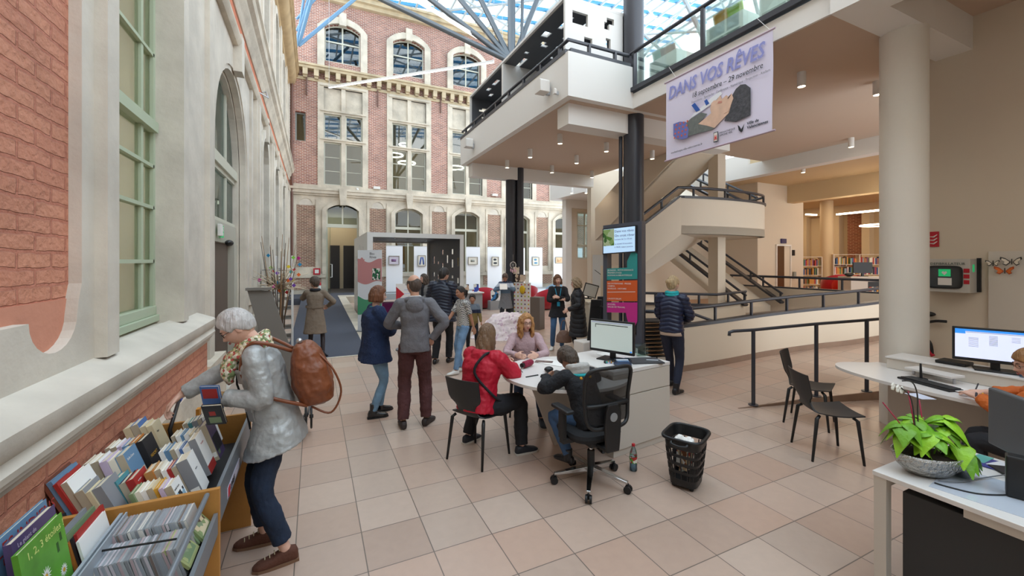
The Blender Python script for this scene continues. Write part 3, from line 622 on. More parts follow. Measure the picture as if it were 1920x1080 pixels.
def slotpanel(u0, u1, v0, v1, d, fn, rnd, dens=.5, cw=.14):
    b = MB(); u = u0; n = max(3, int((u1 - u0) / cw)); cw = (u1 - u0) / n
    for i in range(n):
        a, c = u0 + i * cw, u0 + (i + 1) * cw; z = v0
        if i % 2 and 0 < i < n - 1:
            z = v0; zz_ = v0 + rnd.uniform(.1, .5)
            while zz_ < v1 - .45:
                h = rnd.choice((.1, .18, .28, .36)); b.prism([(a, z), (c, z), (c, zz_), (a, zz_)], [], 0, d, fn); z = zz_ + h; zz_ = z + rnd.uniform(.1, .5) / dens
        b.prism([(a, z), (c, z), (c, v1), (a, v1)], [], 0, d, fn)
    return b
def cutbox(label, x0, x1, y0, y1, z0, z1, openx, seed, grey=CHAR):
    rnd = random.Random(seed); root = thing('display_pavilion', label, 'pavilion'); L = M('pavilion_shell', '#d8d6d2', .5); t = .05
    # roof: light outside, charcoal inside
    hs = cutholes(x0 + .2, x1 - .2, y0 + .2, y1 - .2, 22, rnd); b = MB(); b.prism([(x0, y0), (x1, y0), (x1, y1), (x0, y1)], hs, -.05, 0, XY(z1)); b.build('roof_panel', L, root)
    b = MB(); b.prism([(x0 + t, y0 + t), (x1 - t, y0 + t), (x1 - t, y1 - t), (x0 + t, y1 - t)], hs, -.07, -.052, XY(z1)); b.build('roof_lining', grey, root)
    b = MB(); b.prism([(x0, y0), (x1, y0), (x1, y1), (x0, y1)], [[(x0 + .1, y0 + .1), (x1 - .1, y0 + .1), (x1 - .1, y1 - .1), (x0 + .1, y1 - .1)]], 0, .02, XY(z0)); b.build('floor_frame', L, root)
    return root, rnd, L
# gallery pavilion: open towards the hall
x0, x1, y0, y1, z0, z1 = 3.93, 5.25, 6.1, 11.0, 4.87, 6.53
root, rnd, L = cutbox('white and charcoal cut-out box standing up on the gallery', x0, x1, y0, y1, z0, z1, True, 5)
t = .05
for (yy, nm) in ((y0, 'near'), (y1 - t, 'far')):
    hs = cutholes(x0 + .12, x1 - .1, z0 + .1, z1 - .1, 7, rnd, 1.1); b = MB(); b.prism([(x0, z0), (x1, z0), (x1, z1 - .052), (x0, z1 - .052)], hs, 0, t, XZ(yy)); b.build('end_panel', L, root)
    b = MB(); b.prism([(x0 + t, z0 + t), (x1 - t, z0 + t), (x1 - t, z1 - .06), (x0 + t, z1 - .06)], hs, (t + .003 if nm == 'near' else -.02), (t + .02 if nm == 'near' else -.003), XZ(yy)); b.build('end_lining', CHAR, root)
hs = cutholes(y0 + .2, y1 - .2, z0 + .1, z1 - .1, 16, rnd); b = MB(); b.prism([(y0, z0), (y1, z0), (y1, z1 - .052), (y0, z1 - .052)], hs, 0, t, YZ(x1 - t)); b.build('side_panel', CHAR, root)
b = MB(); b.box(x0, x0 + .06, 8.72, 8.8, z0, z1 - .07); b.box(x0 + .06, x1, 8.72, 8.76, z0, z1 - .07); b.build('divider', L, root)
# floor pavilion
x0, x1, y0, y1, z0, z1 = 1.42, 4.42, 13.0, 17.3, .0, 2.77
root, rnd, L = cutbox('white framed cut-out box standing on the floor by the carpet ramp', x0, x1, y0, y1, z0, z1, True, 9)
slotpanel(y0, y1, z0, z1 - .052, t, YZ(x0), rnd).build('side_panel', L, root)
slotpanel(y0, y1, z0, z1 - .052, t, YZ(x1 - t), rnd, 1., .3).build('side_panel', CHAR, root)
b = MB(); b.prism([(x0, z0), (x1, z0), (x1, z1), (x0, z1)], [[(x0 + .16, z0 + .02), (x1 - .12, z0 + .02), (x1 - .12, z1 - .14), (x0 + .16, z1 - .14)]], -.06, 0, XZ(y0)); b.build('front_frame', L, root); b = MB(); b.prism([(x0, z0), (x1, z0), (x1, z1), (x0, z1)], [[(x0 + .12, z0 + .02), (x1 - .12, z0 + .02), (x1 - .12, z1 - .12), (x0 + .12, z1 - .12)]], 0, .06, XZ(y1)); b.build('rear_frame', L, root)
# ---------------------------------------------------------------- glass roof
b = MB(); ZR = 16.2
rz = lambda x, y: ZR + .0 * y + .12 * (x + 1.8)
b.add([(-2, -7, rz(-2, 0)), (26, -7, rz(26, 0)), (26, 27, rz(26, 0)), (-2, 27, rz(-2, 0))], [(0, 1, 2, 3)]); struct(b.build('ceiling_glass_roof', GLASSK, fix=False))
b = MB(); y = -6.5
while y < 26.8: b.bar((-1.95, y, rz(-1.95, 0) - .1), (26, y, rz(26, 0) - .1), .16, .16); y += 1.55
struct(b.build('trim_roof_blue_bars', BLUES))
b = MB(); x = -1.6
while x < 26: b.bar((x, -7, rz(x, 0) - .26), (x, 26.8, rz(x, 0) - .26), .09, .12); x += 1.0
for i in range(7): b.bar((-1.9, -4 + i * 4.2, ZR - .6), (26, i * 4.2 + 11, ZR + 2.2), .09, .09); b.bar((-1.9, 3 + i * 4.2, ZR - .6), (26, i * 4.2 - 12, ZR + 2.2), .09, .09)
struct(b.build('trim_roof_white_bars', M('pale_roof_steel', '#aab4ba', .4)))
b = MB(); N0 = V((5.75, 12.05, 8.3))
b.cyl((5.8, 12.2, 4.86), (5.8, 12.2, 16.4), .125, n=24); b.cyl((6.05, 12.1, 4.86), (6.25, 12.1, 16.4), .05); b.cyl((5.8, 12.2, 14.6), (5.8, 12.2, 14.75), .6, .45)
mast = M('mast_steel', '#5d6368', .3, .5)
for px, d in ((365, 17), (587, 16), (723, 16), (817, 15.5), (1075, 15.5), (1200, 16)):
    b.cyl(N0, onD(px, -171, d), .09, n=12)
struct(b.build('trim_roof_mast', mast, smooth=True))
b = MB(); q0 = onD(560, 85, 18.2); b.cyl(q0, onD(668, -4, 19.5), .08, n=12); b.cyl(q0, onD(600, -60, 17), .07)
for dx in (0, 14, 30, 52): b.cyl(onD(556, 88 - dx, 18.1), onD(575 + dx, -40, 18), .05, n=8)
struct(b.build('trim_roof_blue_struts', M('pale_blue_steel', '#6a93b4', .4), smooth=True))
b = MB()     # steel lattice above the glass balustrade
for (a, c, r) in (((1255, -60), (1352, 140), .07), ((1180, 66), (1440, 52), .035), ((1195, 120), (1335, -50), .035), ((1390, -60), (1352, 60), .045), ((1400, -60), (1430, 60), .05), ((1180, 40), (1300, 150), .045)):
    b.cyl(onD(*a, 12.5), onD(*c, 12.5), r, n=8)
struct(b.build('trim_roof_lattice', M('pale_roof_steel')))
# ---------------------------------------------------------------- long light tubes and roof lights
TUBE = M('lit_tube', '#ffffff', .5, em='#fff8ee', es=3)
for (a, c, lab) in (((617, 163), (926, 115), 'long white light bar hung level in front of the brick windows'), ((942, 98), (775, -4), 'long white light bar running up towards the glass roof')):
    ds = [7.6 * FOC / (HOR - p[1]) for p in (a, c)]; P0, P1 = onD(*a, ds[0]), onD(*c, ds[1])
    root = thing('light_bar', lab, 'lamp'); b = MB(); b.bar(P0, P1, .09, .07); b.build('housing', WHITE, root)
    b = MB(); b.bar(P0 - V((0, 0, .04)), P1 - V((0, 0, .04)), .07, .02); b.build('diffuser', TUBE, root)
    b = MB(); b.cyl(P0, P0 + V((0, 0, 6)), .008, n=6); b.cyl(P1, P1 + V((0, 0, 6)), .008, n=6); b.build('suspension_wire', SILV, root)
# ---------------------------------------------------------------- downlights
LENS = M('lamp_lens', '#ffffff', .5, em='#ffe9c8', es=14)
def downlight(x, y, z, label, watts=22, r=.055, h=.21, grp=None):
    root = thing('ceiling_spotlight', label, 'lamp', (x, y, z), group=grp)
    b = MB(); b.lathe([(0, 0), (r, 0), (r, -h), (r * .86, -h), (r * .86, -h + .02), (0, -h + .02)], n=20); b.build('cylinder_body', WHITE, root, smooth=True)
    b = MB(); b.lathe([(0, -h + .012), (r * .8, -h + .012), (r * .8, -h + .006), (0, -h + .006)], n=16); b.build('lens', LENS, root)
    d = bpy.data.lights.new('spot', 'SPOT'); d.energy = watts; d.spot_size = 2.2; d.spot_blend = .8; d.shadow_soft_size = .05; d.color = (1, .87, .72)
    o = bpy.data.objects.new('spot_bulb', d); S.collection.objects.link(o); o.location = (0, 0, -h - .01); o.parent = root
    return root
spots = [((951, 300), 'leftmost and farthest in the row'), ((994, 279), 'second along the gallery edge'), ((1050, 251), 'nearest the gallery corner'), ((1035, 310), 'low and far behind the gallery edge'), ((1081, 291), 'middle of the soffit'), ((1137, 267), 'left of the dark column'), ((1110, 320), 'far right beside the bright wall'), ((1223, 282), 'right of the dark column')]
for (p, s_) in spots:
    q = onZ(p[0], p[1], 4.6); downlight(q.x, q.y, 4.6, 'white cylinder spotlight on the gallery soffit, ' + s_, 18)
for (p, s_) in (((1503, 135), 'right of the hanging banner'), ((1645, 152), 'half hidden behind the white column'), ((1596, 258), 'glowing on the beam above the library')):
    q = onZ(p[0], p[1], 4.6); downlight(q.x, q.y, 4.6, 'white cylinder spotlight on the right soffit, ' + s_, 20)
for (p, s_) in (((1072, 365), 'second gallery, left'), ((1099, 362), 'second gallery, right')):
    q = onD(p[0], p[1], 15.2); downlight(q.x, min(q.y, 15), 4.6, 'small white spotlight under the far ' + s_, 25)
for i, (x, y) in enumerate(((6.4, .4), (6.4, -2.2), (5.7, -4.4))): downlight(x, y, 4.96, 'unseen white cylinder spotlight added near the desks as fill light', 18, grp='added fill spotlights over the desks')  # extra spotlights outside the view, added as fill light
for (x, y) in ((9.5, 3.3), (12.4, 4.8), (12.4, 7.0)): downlight(x, y, 4.6, 'white cylinder spotlight added over the corridor as fill light', 20, grp='added fill spotlights over the corridor')  # further spotlights added to brighten the corridor side
# ---------------------------------------------------------------- fixtures on the gallery front
def wallbox(name, label, cat, X, y, z, w, h, d, mat=WHITE):
    root = thing(name, label, cat, (X, y, z)); b = MB(); b.prism([(-w / 2, -h / 2), (w / 2, -h / 2), (w / 2, h / 2 - .03), (w / 2 - .03, h / 2), (-w / 2 + .03, h / 2), (-w / 2, h / 2 - .03)], [], -d, -.05, YZ(0)); b.build('case', mat, root, bevel=.012)
    b = MB(); b.box(-.06, 0, -w * .15, w * .15, -h * .55, 0); b.build('bracket', GREYM, root); return root
q = onX(1030, 166, 3.73); wallbox('wall_speaker', 'larger white loudspeaker box near the gallery corner', 'speaker', 3.73, q.y, q.z, .22, .22, .24)
q = onX(1047, 172, 3.73); wallbox('motion_sensor', 'tiny white sensor beside the larger gallery loudspeaker', 'sensor', 3.73, q.y, q.z, .06, .1, .09)
q = onX(888, 270, 3.73); wallbox('wall_speaker', 'smaller white loudspeaker box at the far end of the gallery front', 'speaker', 3.73, q.y, q.z, .22, .22, .24)
# emergency lamps on the back facade
for (px, py, s_) in ((706, 353, 'left'), (927, 366, 'right')):
    q = onY(px, py, 22.93); b = MB(); b.box(q.x - .17, q.x + .17, 22.8, 22.97, q.z - .06, q.z + .07); tag(b.build('emergency_light', WHITE, bevel=.01), 'small white emergency light on the stone ledge, %s one' % s_, 'lamp')
q = onY(670, 356, 22.9); b = MB(); b.sph((q.x, 22.85, q.z), .07); b.box(q.x - .05, q.x + .05, 22.85, 22.95, q.z, q.z + .1); tag(b.build('security_camera', WHITE, smooth=True), 'small dome security camera on the ledge above the hall door', 'camera')
# exit sign and sensor over the arched door, hook
root = thing('exit_sign', 'small green running-man exit sign over the arched side door', 'sign', (-1.3, 7.75, 2.36))
b = MB(); b.box(0, .02, -.08, .08, -.09, .09); b.build('sign_face', M('exit_green', '#1f9a5c', .5, em='#1f9a5c', es=.6), root)
b = MB(); b.box(.02, .023, -.03, .03, -.06, -.02); b.bar((.022, -.03, -.02), (.022, .01, .04), .004, .018); b.bar((.022, .01, .04), (.022, .04, .01), .004, .014); b.sph((.022, .01, .06), .012, nu=8, nv=6); b.build('running_figure', WHITE, root)
b = MB(); b.box(-1.3, -1.25, 7.45, 7.58, 2.28, 2.46); tag(b.build('alarm_box', WHITE, bevel=.01), 'white alarm box left of the green exit sign', 'alarm')
b = MB(); b.sph((-1.25, 8.1, 2.2), .06, .12, .05); tag(b.build('door_sensor', BLACK, smooth=True), 'black oval motion sensor above the brown door', 'sensor')
q = onX(478, 180, -1.15); b = MB(); b.tube([(-1.15, q.y, q.z - .05), (-1.05, q.y - .1, q.z + .05), (-.9, q.y, q.z + .0), (-.95, q.y + .05, q.z + .14), (-1.02, q.y, q.z + .1)], .015, 8); tag(b.build('wall_hook', SILV, smooth=True), 'curled iron hook high on the left facade', 'hook')
b = MB(); b.cyl((-.98, 22.85, .4), (-.98, 22.85, 10.9), .06, n=12); b.cyl((-.98, 22.85, 5.4), (-.98, 22.85, 5.5), .08); b.cyl((-.98, 22.85, 7.7), (-.98, 22.85, 7.8), .08); tag(b.build('drainpipe', M('rust_brown', '#6b4a3e', .5), smooth=True), 'brown drainpipe in the corner of the two facades', 'pipe')
for i, (px, y0_, y1_) in enumerate(((575, 138, 178), (708, 170, 200), (826, 182, 212))):
    a = onY(px, y0_, 22.95); c = onY(px, y1_, 22.95); b = MB(); b.box(a.x - .03, a.x + .03, 22.88, 22.97, c.z, a.z); tag(b.build('wall_anchor', M('rust_brown')), 'rusty iron wall anchor under the corbels, %s of three' % ('leftmost', 'middle', 'rightmost')[i], 'anchor')
# ring lamps behind the windows
LEDW = M('ring_led', '#ffffff', .5, em='#ffeccc', es=9)
for i, (x, z, r, s_) in enumerate(((4.3, 8.3, .55, 'upper left'), (5.1, 7.9, .5, 'lower right'), (5.0, 9.0, .35, 'high'), (8.1, 7.9, .6, 'behind the third window'), (11.2, 8.0, .6, 'behind the fourth window'))):
    b = MB(); b.tube([(x + r * math.cos(a), 25.6 + r * math.sin(a), z) for a in [2 * PI * j / 32 for j in range(32)]], .045, 8, closed=True)
    tag(b.build('ring_lamp', LEDW, smooth=True), 'glowing ring lamp inside the first floor room, ' + s_, 'lamp')
for x in (1.0, 4.7, 8.1, 11.4, 14.8):
    d = bpy.data.lights.new('room', 'AREA'); d.size = 2.2; d.energy = 16; d.color = (1, .82, .6); o = bpy.data.objects.new('room_lamp_light', d); o.location = (x, 26.2, 10.8); S.collection.objects.link(o)
    d = bpy.data.lights.new('room', 'AREA'); d.size = 1.6; d.energy = 34; d.color = (1, .85, .65); o = bpy.data.objects.new('room_lamp_light', d); o.location = (x, 25.6, 4.9); S.collection.objects.link(o)
# ---------------------------------------------------------------- hanging banner
root = thing('hanging_banner', 'large white event banner with the sleeping face hung from the gallery edge', 'banner')
XBn = 4.97; ya, yb, zt, zb = 4.82, 3.15, 4.69, 3.47
CLOTH = M('banner_cloth', '#dcd6ea', .75, em='#dcd6ea', es=.0)
def bx_(u, v): return XBn + .012 * math.sin(u * 5 + v * 3) * (1 - v) + .008 * math.sin(u * 11 - v * 4) * v * (1 - v) * 4
b = MB(); nu_, nv_ = 30, 20; vs = []; fs = []
for o_ in (0, .004):
    for i in range(nu_ + 1):
        for j in range(nv_ + 1):
            u, v = i / nu_, j / nv_; vs.append((bx_(u, v) + o_, ya + (yb - ya) * u, zb + (zt - zb) * v))
NN = (nu_ + 1) * (nv_ + 1)
for i in range(nu_):
    for j in range(nv_):
        a = i * (nv_ + 1) + j; f = (a, a + nv_ + 1, a + nv_ + 2, a + 1); fs += [f, tuple(k_ + NN for k_ in f[::-1])]
b.add(vs, fs); b.build('banner_cloth', CLOTH, root, smooth=2, fix=False)
for z_, nm in ((zt, 'top_rod'), (zb, 'bottom_rod')): b = MB(); b.cyl((XBn, ya + .03, z_), (XBn, yb - .03, z_), .012); b.build(nm, M('lilac_rod', '#b9a5b5', .5), root, smooth=True)
b = MB()
for yy in (ya - .2, yb + .03): b.tube([(XBn, yy, zt), (XBn + .06, yy + .2, 4.95)], .003, 6)
b.build('cord', WHITE, root)
W_, H_ = ya - yb, zt - zb
def BP(u, v, d=.02): return (XBn - d, ya - W_ * u, zb + H_ * v)     # banner plane: u right, v up
def bprism(name, pts, mat, d=.018):
    b = MB(); b.prism(pts, [], 0, 1, lambda u, v, k_: BP(u, v, d + .003 * k_)); return b.build(name, mat, root)
LIL = M('lilac_ink', '#8f93cf', .7); INK = M('dark_ink', '#23242b', .7)
text('title_lettering', 'DANS VOS RÊVES', .262, facem(BP(.035, .865 - .1, .02), (0, -1, 0), (0, 0, 1)), LIL, root, .001, shear=.2, bold=.004, sx=.745)
text('date_lettering', '18 septembre – 29 novembre', .105, facem(BP(.30, .655, .02), (0, -1, 0), (0, 0, 1)), INK, root, .0005, shear=.15, sx=.84)
text('subtitle_lettering', 'Expositions - Spectacles - Conférence - Numérique - Projection - Ateliers', .05, facem(BP(.30, .59, .02), (0, -1, 0), (0, 0, 1)), M('grey_ink', '#7b7a85', .7), root, sx=.77)
text('web_lettering', 'mediatheque.ville-valenciennes.fr', .043, facem(BP(.07, .065, .02), (0, -1, 0), (0, 0, 1)), INK, root)
text('town_lettering', 'Ville de\nValenciennes', .052, facem(BP(.81, .13, .02), (0, -1, 0), (0, 0, 1)), INK, root, shear=.1, bold=.001)
text('library_lettering', 'MEDIATHEQUE\nSIMONE VEIL', .034, facem(BP(.575, .125, .02), (0, -1, 0), (0, 0, 1)), INK, root)
bprism('logo_frame', [(.52, .05), (.562, .05), (.562, .16), (.52, .16)], INK, .018); bprism('logo_white', [(.525, .058), (.557, .058), (.557, .152), (.525, .152)], WHITE, .021)
bprism('logo_mark', [(.528, .07), (.535, .13), (.541, .095), (.547, .13), (.554, .07), (.548, .07), (.545, .1), (.541, .07), (.537, .1), (.534, .07)], M('red_ink', '#d2383a', .6), .024)
bprism('heart_mark', [(.735, .16), (.75, .14), (.765, .1), (.79, .15), (.775, .08), (.765, .07), (.745, .1)], INK, .018)
HAIRP = M('banner_hair', '#4b4b50', .8, bump=.3, bs=40, var=.35, vs=30); SKINP = M('banner_skin', '#dcb9a2', .8, var=.12, vs=8); COATP = M('banner_coat', '#6e7370', .8, var=.15, vs=20)
bprism('printed_hair', [(.62, .25), (.72, .2), (.84, .22), (.84, .5), (.80, .56), (.76, .575), (.72, .55), (.69, .5), (.66, .4)], HAIRP, .018)
bprism('printed_face', [(.37, .32), (.45, .27), (.53, .21), (.60, .27), (.66, .32), (.68, .4), (.7, .46), (.685, .52), (.655, .5), (.64, .525), (.6, .5), (.585, .55), (.55, .51), (.525, .52), (.5, .5), (.49, .44), (.50, .39), (.45, .36)], SKINP, .022)
bprism('printed_ear', [(.62, .33), (.66, .34), (.668, .38), (.64, .4), (.615, .36)], SKINP, .026)
bprism('printed_eye', [(.655, .475), (.675, .5), (.678, .51), (.652, .485)], INK, .026); bprism('printed_lips', [(.56, .47), (.6, .46), (.6, .48), (.57, .49)], M('pink_ink', '#c98a7a', .8), .026)
bprism('printed_coat', [(.25, .22), (.5, .2), (.54, .21), (.37, .32), (.46, .4), (.4, .44), (.3, .42), (.235, .38)], COATP, .02)
bprism('printed_scarf', [(.10, .28), (.13, .24), (.2, .2), (.26, .2), (.27, .3), (.24, .4), (.17, .43), (.1, .43)], M('violet_ink', '#7076b8', .8), .022)
for i in range(16):
    u, v = .115 + .04 * (i % 4) + .008 * (i // 4), .25 + .05 * (i // 4); bprism('printed_dot', [(u + .008 * math.cos(a), v + .012 * math.sin(a)) for a in [k_ * PI / 3 for k_ in range(6)]], M('orange_ink', '#e0653c', .8), .026)
bprism('printed_plane', [(.28, .42), (.4, .455), (.52, .5), (.6, .56), (.58, .6), (.5, .57), (.42, .51), (.33, .47)], M('plane_ink', '#e6e8ee', .7), .0165)
bprism('printed_tail', [(.30, .57), (.335, .585), (.39, .475), (.35, .47)], M('blue_ink', '#2b57a8', .7), .02); bprism('printed_tail', [(.43, .56), (.455, .57), (.48, .51), (.45, .5)], M('blue_ink'), .02)
# ---------------------------------------------------------------- white cabinets upstairs
for i, (ya_, yb_, bk) in enumerate(((5.73, 5.11, [('#3f9a8c', .0), ('#6b4c44', .3), ('#8a5b52', .42)]), (4.53, 3.91, [('#d9a24a', .12), ('#a8c832', .5)]), (3.67, 2.95, [])) ):
    root = thing('white_cabinet', 'white open-fronted cabinet upstairs behind the glass, ' + ('leftmost of three', 'middle of three', 'rightmost of three')[i], 'cabinet', (5.5, yb_, 4.87)); w = ya_ - yb_
    WC = M('cabinet_white', '#dfe5e2', .4)
    b = MB(); b.box(0, .45, 0, w, 0, .05); b.box(0, .45, 0, w, .4, .62); b.box(0, .45, 0, .03, 0, .6); b.box(0, .45, w - .03, w, 0, .6); b.box(.42, .45, 0, w, 0, .6); b.build('body', WC, root)
    b = MB(); b.box(0, .42, w / 2 - .01, w / 2 + .01, .05, .4); b.build('partition', WC, root)
    for j, (c_, f_) in enumerate(bk):
        b = MB(); y_ = ya_ - .12 - f_ * w; m_ = Matrix.Translation((5.62, y_, 5.5)) @ rotm(0, -.25, 0); b.box(-.015, .015, -.12, .12, 0, .2 - .02 * j, m_); tag(b.build('display_book', M('bookcol' + c_, c_, .5), bevel=.002), ('teal', 'brown', 'reddish', 'orange', 'lime green')[[q_[0] for q_ in [('#3f9a8c', 0), ('#6b4c44', 0), ('#8a5b52', 0), ('#d9a24a', 0), ('#a8c832', 0)]].index(c_)] + ' book displayed on top of an upstairs white cabinet', 'book')
# ---------------------------------------------------------------- library beyond the stair
LIBW = M('library_wall', '#cdb894', .8)
b = MB(); b.box(23, 23.2, -6, 16, .5, 4.6); b.box(15.9, 23, 13.9, 14.1, .5, 4.6); struct(b.build('wall_library', LIBW))
b = MB(); b.box(22.9, 23, 10.2, 10.95, 1.6, 4.2); struct(b.build('wall_library_brick', brick('library_brick', '#8e5138', '#7a4430', '#a98463', (1, 2), bump=.5)))
b = MB(); b.box(11, 23.2, -6, 14, 4.55, 4.9); b.box(15, 15.4, -6, 14, 3.95, 4.6); b.box(22.6, 23, -6, 14, 4.15, 4.6); struct(b.build('ceiling_library', LIBW))
b = MB()
for yy in (11.15, 9.95, 12.6): b.box(22.6, 23.0, yy, yy + .3, .5, 4.2)
struct(b.build('trim_library_posts', LIBW))
q = onD(1550, 470, 18.2); b = MB(); b.cyl((q.x, q.y, .5), (q.x, q.y, 4.6), .24, n=24); struct(b.build('trim_library_column', M('library_wall'), smooth=True))
b = MB(); b.box(22.85, 22.95, 12.95, 13.6, 2.1, 3.3); tag(b.build('notice_board', M('pale_board', '#e3dca8', .8)), 'pale notice board on the library back wall', 'board')
for (a, c, dd, lab) in (((1511, 402), (1531, 403), 17, 'short glowing light bar left of the library column'), ((1570, 402), (1650, 394), 14.5, 'long glowing light bar right of the library column')):
    b = MB(); b.bar(onD(*a, dd), onD(*c, dd if dd > 15 else 11.5), .07, .05); tag(b.build('light_bar', LEDW), lab, 'lamp')
q = onD(1655, 422, 13); b = MB(); b.tube([(q.x + .55 * math.cos(a), q.y + .55 * math.sin(a), q.z) for a in [2 * PI * j / 32 for j in range(32)]], .02, 8, closed=True); tag(b.build('ring_lamp', LEDW, smooth=True), 'glowing ring lamp hanging in the library beside the white column', 'lamp')
for (x, y, e) in ((14, 5, 12), (19, 8.5, 55), (19, 3, 25), (20.5, 12, 45)):
    d = bpy.data.lights.new('library', 'AREA'); d.size = 2; d.energy = e; d.color = (1, .8, .58); o = bpy.data.objects.new('library_lamp_light', d); o.location = (x, y, 4.5 if x != 15 else 3.9); S.collection.objects.link(o)
for i, (px, py) in enumerate(((1553, 340), (1605, 345), (1528, 355))):
    q = onZ(px, py, 4.54); b = MB(); b.cyl((q.x, q.y, 4.535), (q.x, q.y, 4.56), .1, n=16); tag(b.build('recessed_spotlight', LENS), 'tiny recessed spotlight in the library ceiling, %s' % ('middle', 'rightmost', 'leftmost')[i], 'lamp')
# lift
p0 = onY(1456, 461, 8.98); p1 = onY(1470, 461, 8.98); p2 = onY(1481, 461, 8.98)
b = MB(); b.box(p0.x - .04, p0.x, 8.95, 9.02, .5, p0.z + .05); b.box(p2.x, p2.x + .04, 8.95, 9.02, .5, p0.z + .05); b.box(p0.x - .04, p2.x + .04, 8.95, 9.02, p0.z, p0.z + .05); d = struct(b.build('door_5', WHITE))
b = MB(); b.box(p0.x, p1.x, 8.97, 8.99, .5, p0.z); b.build('lift_leaf', M('bronze_steel', '#6e5440', .3, .7), d); b = MB(); b.box(p1.x, p2.x, 8.985, 9.0, .5, p0.z); b.build('lift_jamb', CREAM, d)
q = onY(1469, 452, 8.97); b = MB(); b.box(q.x - .13, q.x + .13, 8.94, 8.99, q.z - .08, q.z + .08); tag(b.build('lift_display', M('dark_display', '#3c3434', .4, em='#4a4ad0', es=.05)), 'dark floor display above the lift door', 'display')
q = onY(1488, 474, 8.97); b = MB(); b.box(q.x - .05, q.x + .05, 8.95, 8.99, q.z - .1, q.z + .1); tag(b.build('call_panel', BLACK), 'small black call panel right of the lift door', 'panel')
q = onY(1489, 516, 8.97); b = MB(); b.box(q.x - .06, q.x + .06, 8.93, 8.99, q.z - .12, q.z + .12); tag(b.build('door_intercom', M('grey_frame')), 'small grey box low on the wall right of the lift', 'box')
# library shelves and their books (spines only a few pixels each)
BKC = ['#b23a33', '#d9d2c0', '#3b5a86', '#c98f3e', '#5d7a4a', '#e8e2d2', '#7a4a6e', '#2d2f38', '#a8724a', '#88a0a8']
def shelving(name, label, c, w, ang, h, nsh, nb, tallz, grp, blab):
    root = thing(name, label, 'bookcase', (c.x, c.y, .5), ang); SW = M('shelf_white', '#d8cfc0', .5); b = MB()
    for x in (-w / 2, 0, w / 2): b.box(x - .015, x + .015, -.02, .28, 0, h)
    b.build('upright', SW, root); b = MB()
    for k_ in range(nsh + 1): b.box(-w / 2, w / 2, 0, .28, k_ * h / nsh - .02, k_ * h / nsh)
    b.build('shelf_board', SW, root)
    meshes = []
    for j, cc in enumerate(BKC):
        q = MB(); q.box(-.02, .02, -.08, .08, 0, .24); meshes.append(q.build('book', M('bk' + cc, cc, .6)).data); bpy.data.objects.remove([o for o in bpy.data.objects if o.data == meshes[-1]][0])
    T = Matrix.Translation((c.x, c.y, .5)) @ Matrix.Rotation(ang, 4, 'Z')
    for k_ in range(nsh):
        for side in (-1, 1):
            x = (-w / 2 if side < 0 else 0) + .05; lim = x + w / 2 - .1 - R.random() * .1
            while x < lim:
                s_ = R.uniform(.8, 1.5); o = bpy.data.objects.new('book', R.choice(meshes)); S.collection.objects.link(o)
                o.matrix_world = T @ Matrix.Translation((x, .14, k_ * h / nsh + .001)) @ Matrix.Diagonal((s_, 1, R.uniform(1., 1.35), 1)); tag(o, blab, 'book', grp); x += .042 * s_ + (.0 if R.random() < .9 else .06)
c = onZ(1541, 550, .5); shelving('bookcase', 'white metal bookcase of library books left of the red chairs', V((c.x, c.y, 0)), 1.9, -.6, 1.6, 4, 12, 0, 'books on the left library bookcase', 'small upright book on the white bookcase left of the red chairs')
c = onZ(1612, 552, .5); shelving('bookcase', 'white metal bookcase of library books below the brick panel', V((c.x, c.y, 0)), 1.9, -.7, 1.7, 4, 12, 0, 'books on the right library bookcase', 'small upright book on the white bookcase below the brick panel')
# ---------------------------------------------------------------- people: builders
def solid(mb, vox, smooth=2, disp=0, dscale=.12, post=None):
    me = bpy.data.meshes.new('t'); me.from_pydata(mb.v, [], mb.f); o = bpy.data.objects.new('t', me); S.collection.objects.link(o)
    q = o.modifiers.new('r', 'REMESH'); q.mode = 'VOXEL'; q.voxel_size = vox; q.use_smooth_shade = True
    if smooth: q = o.modifiers.new('s', 'SMOOTH'); q.iterations = smooth; q.factor = .5
    if disp:
        t = bpy.data.textures.new('folds', 'CLOUDS'); t.noise_scale = dscale; t.noise_depth = 2
        q = o.modifiers.new('d', 'DISPLACE'); q.texture = t; q.strength = disp; q.mid_level = .5; q.texture_coords = 'LOCAL'
    dg = bpy.context.evaluated_depsgraph_get(); r = bpy.data.meshes.new_from_object(o.evaluated_get(dg), depsgraph=dg)
    bpy.data.objects.remove(o); bpy.data.meshes.remove(me)
    if post:
        n = len(r.vertices); co = np.empty(n * 3); no = np.empty(n * 3); r.vertices.foreach_get('co', co); r.vertices.foreach_get('normal', no)
        co = co.reshape(-1, 3); no = no.reshape(-1, 3); co = post(co, no); r.vertices.foreach_set('co', co.ravel()); r.update()
    return r
def put(me, name, mats, parent):
    me.name = name; me.materials.clear()
    for m in (mats if isinstance(mats, list) else [mats]): me.materials.append(m)
    me.polygons.foreach_set('use_smooth', [True] * len(me.polygons))
    o = bpy.data.objects.new(name, me); S.collection.objects.link(o); o.parent = parent; return o
def cat(pts, k=4):
    pts = [np.array(p, float) for p in pts]; out = []
    for i in range(len(pts) - 1):
        p0, p1, p2, p3 = pts[max(0, i - 1)], pts[i], pts[i + 1], pts[min(len(pts) - 1, i + 2)]
        for j in range(k):
            t = j / k; out.append(.5 * ((2 * p1) + (-p0 + p2) * t + (2 * p0 - 5 * p1 + 4 * p2 - p3) * t * t + (-p0 + 3 * p1 - 3 * p2 + p3) * t ** 3))
    out.append(pts[-1]); return out
def limb(b, pts, rad, k=4, n=14):
    r = cat([(x,) for x in rad], k); b.tube([V(p) for p in cat([tuple(p) for p in pts], k)], [float(x[0]) for x in r], n)
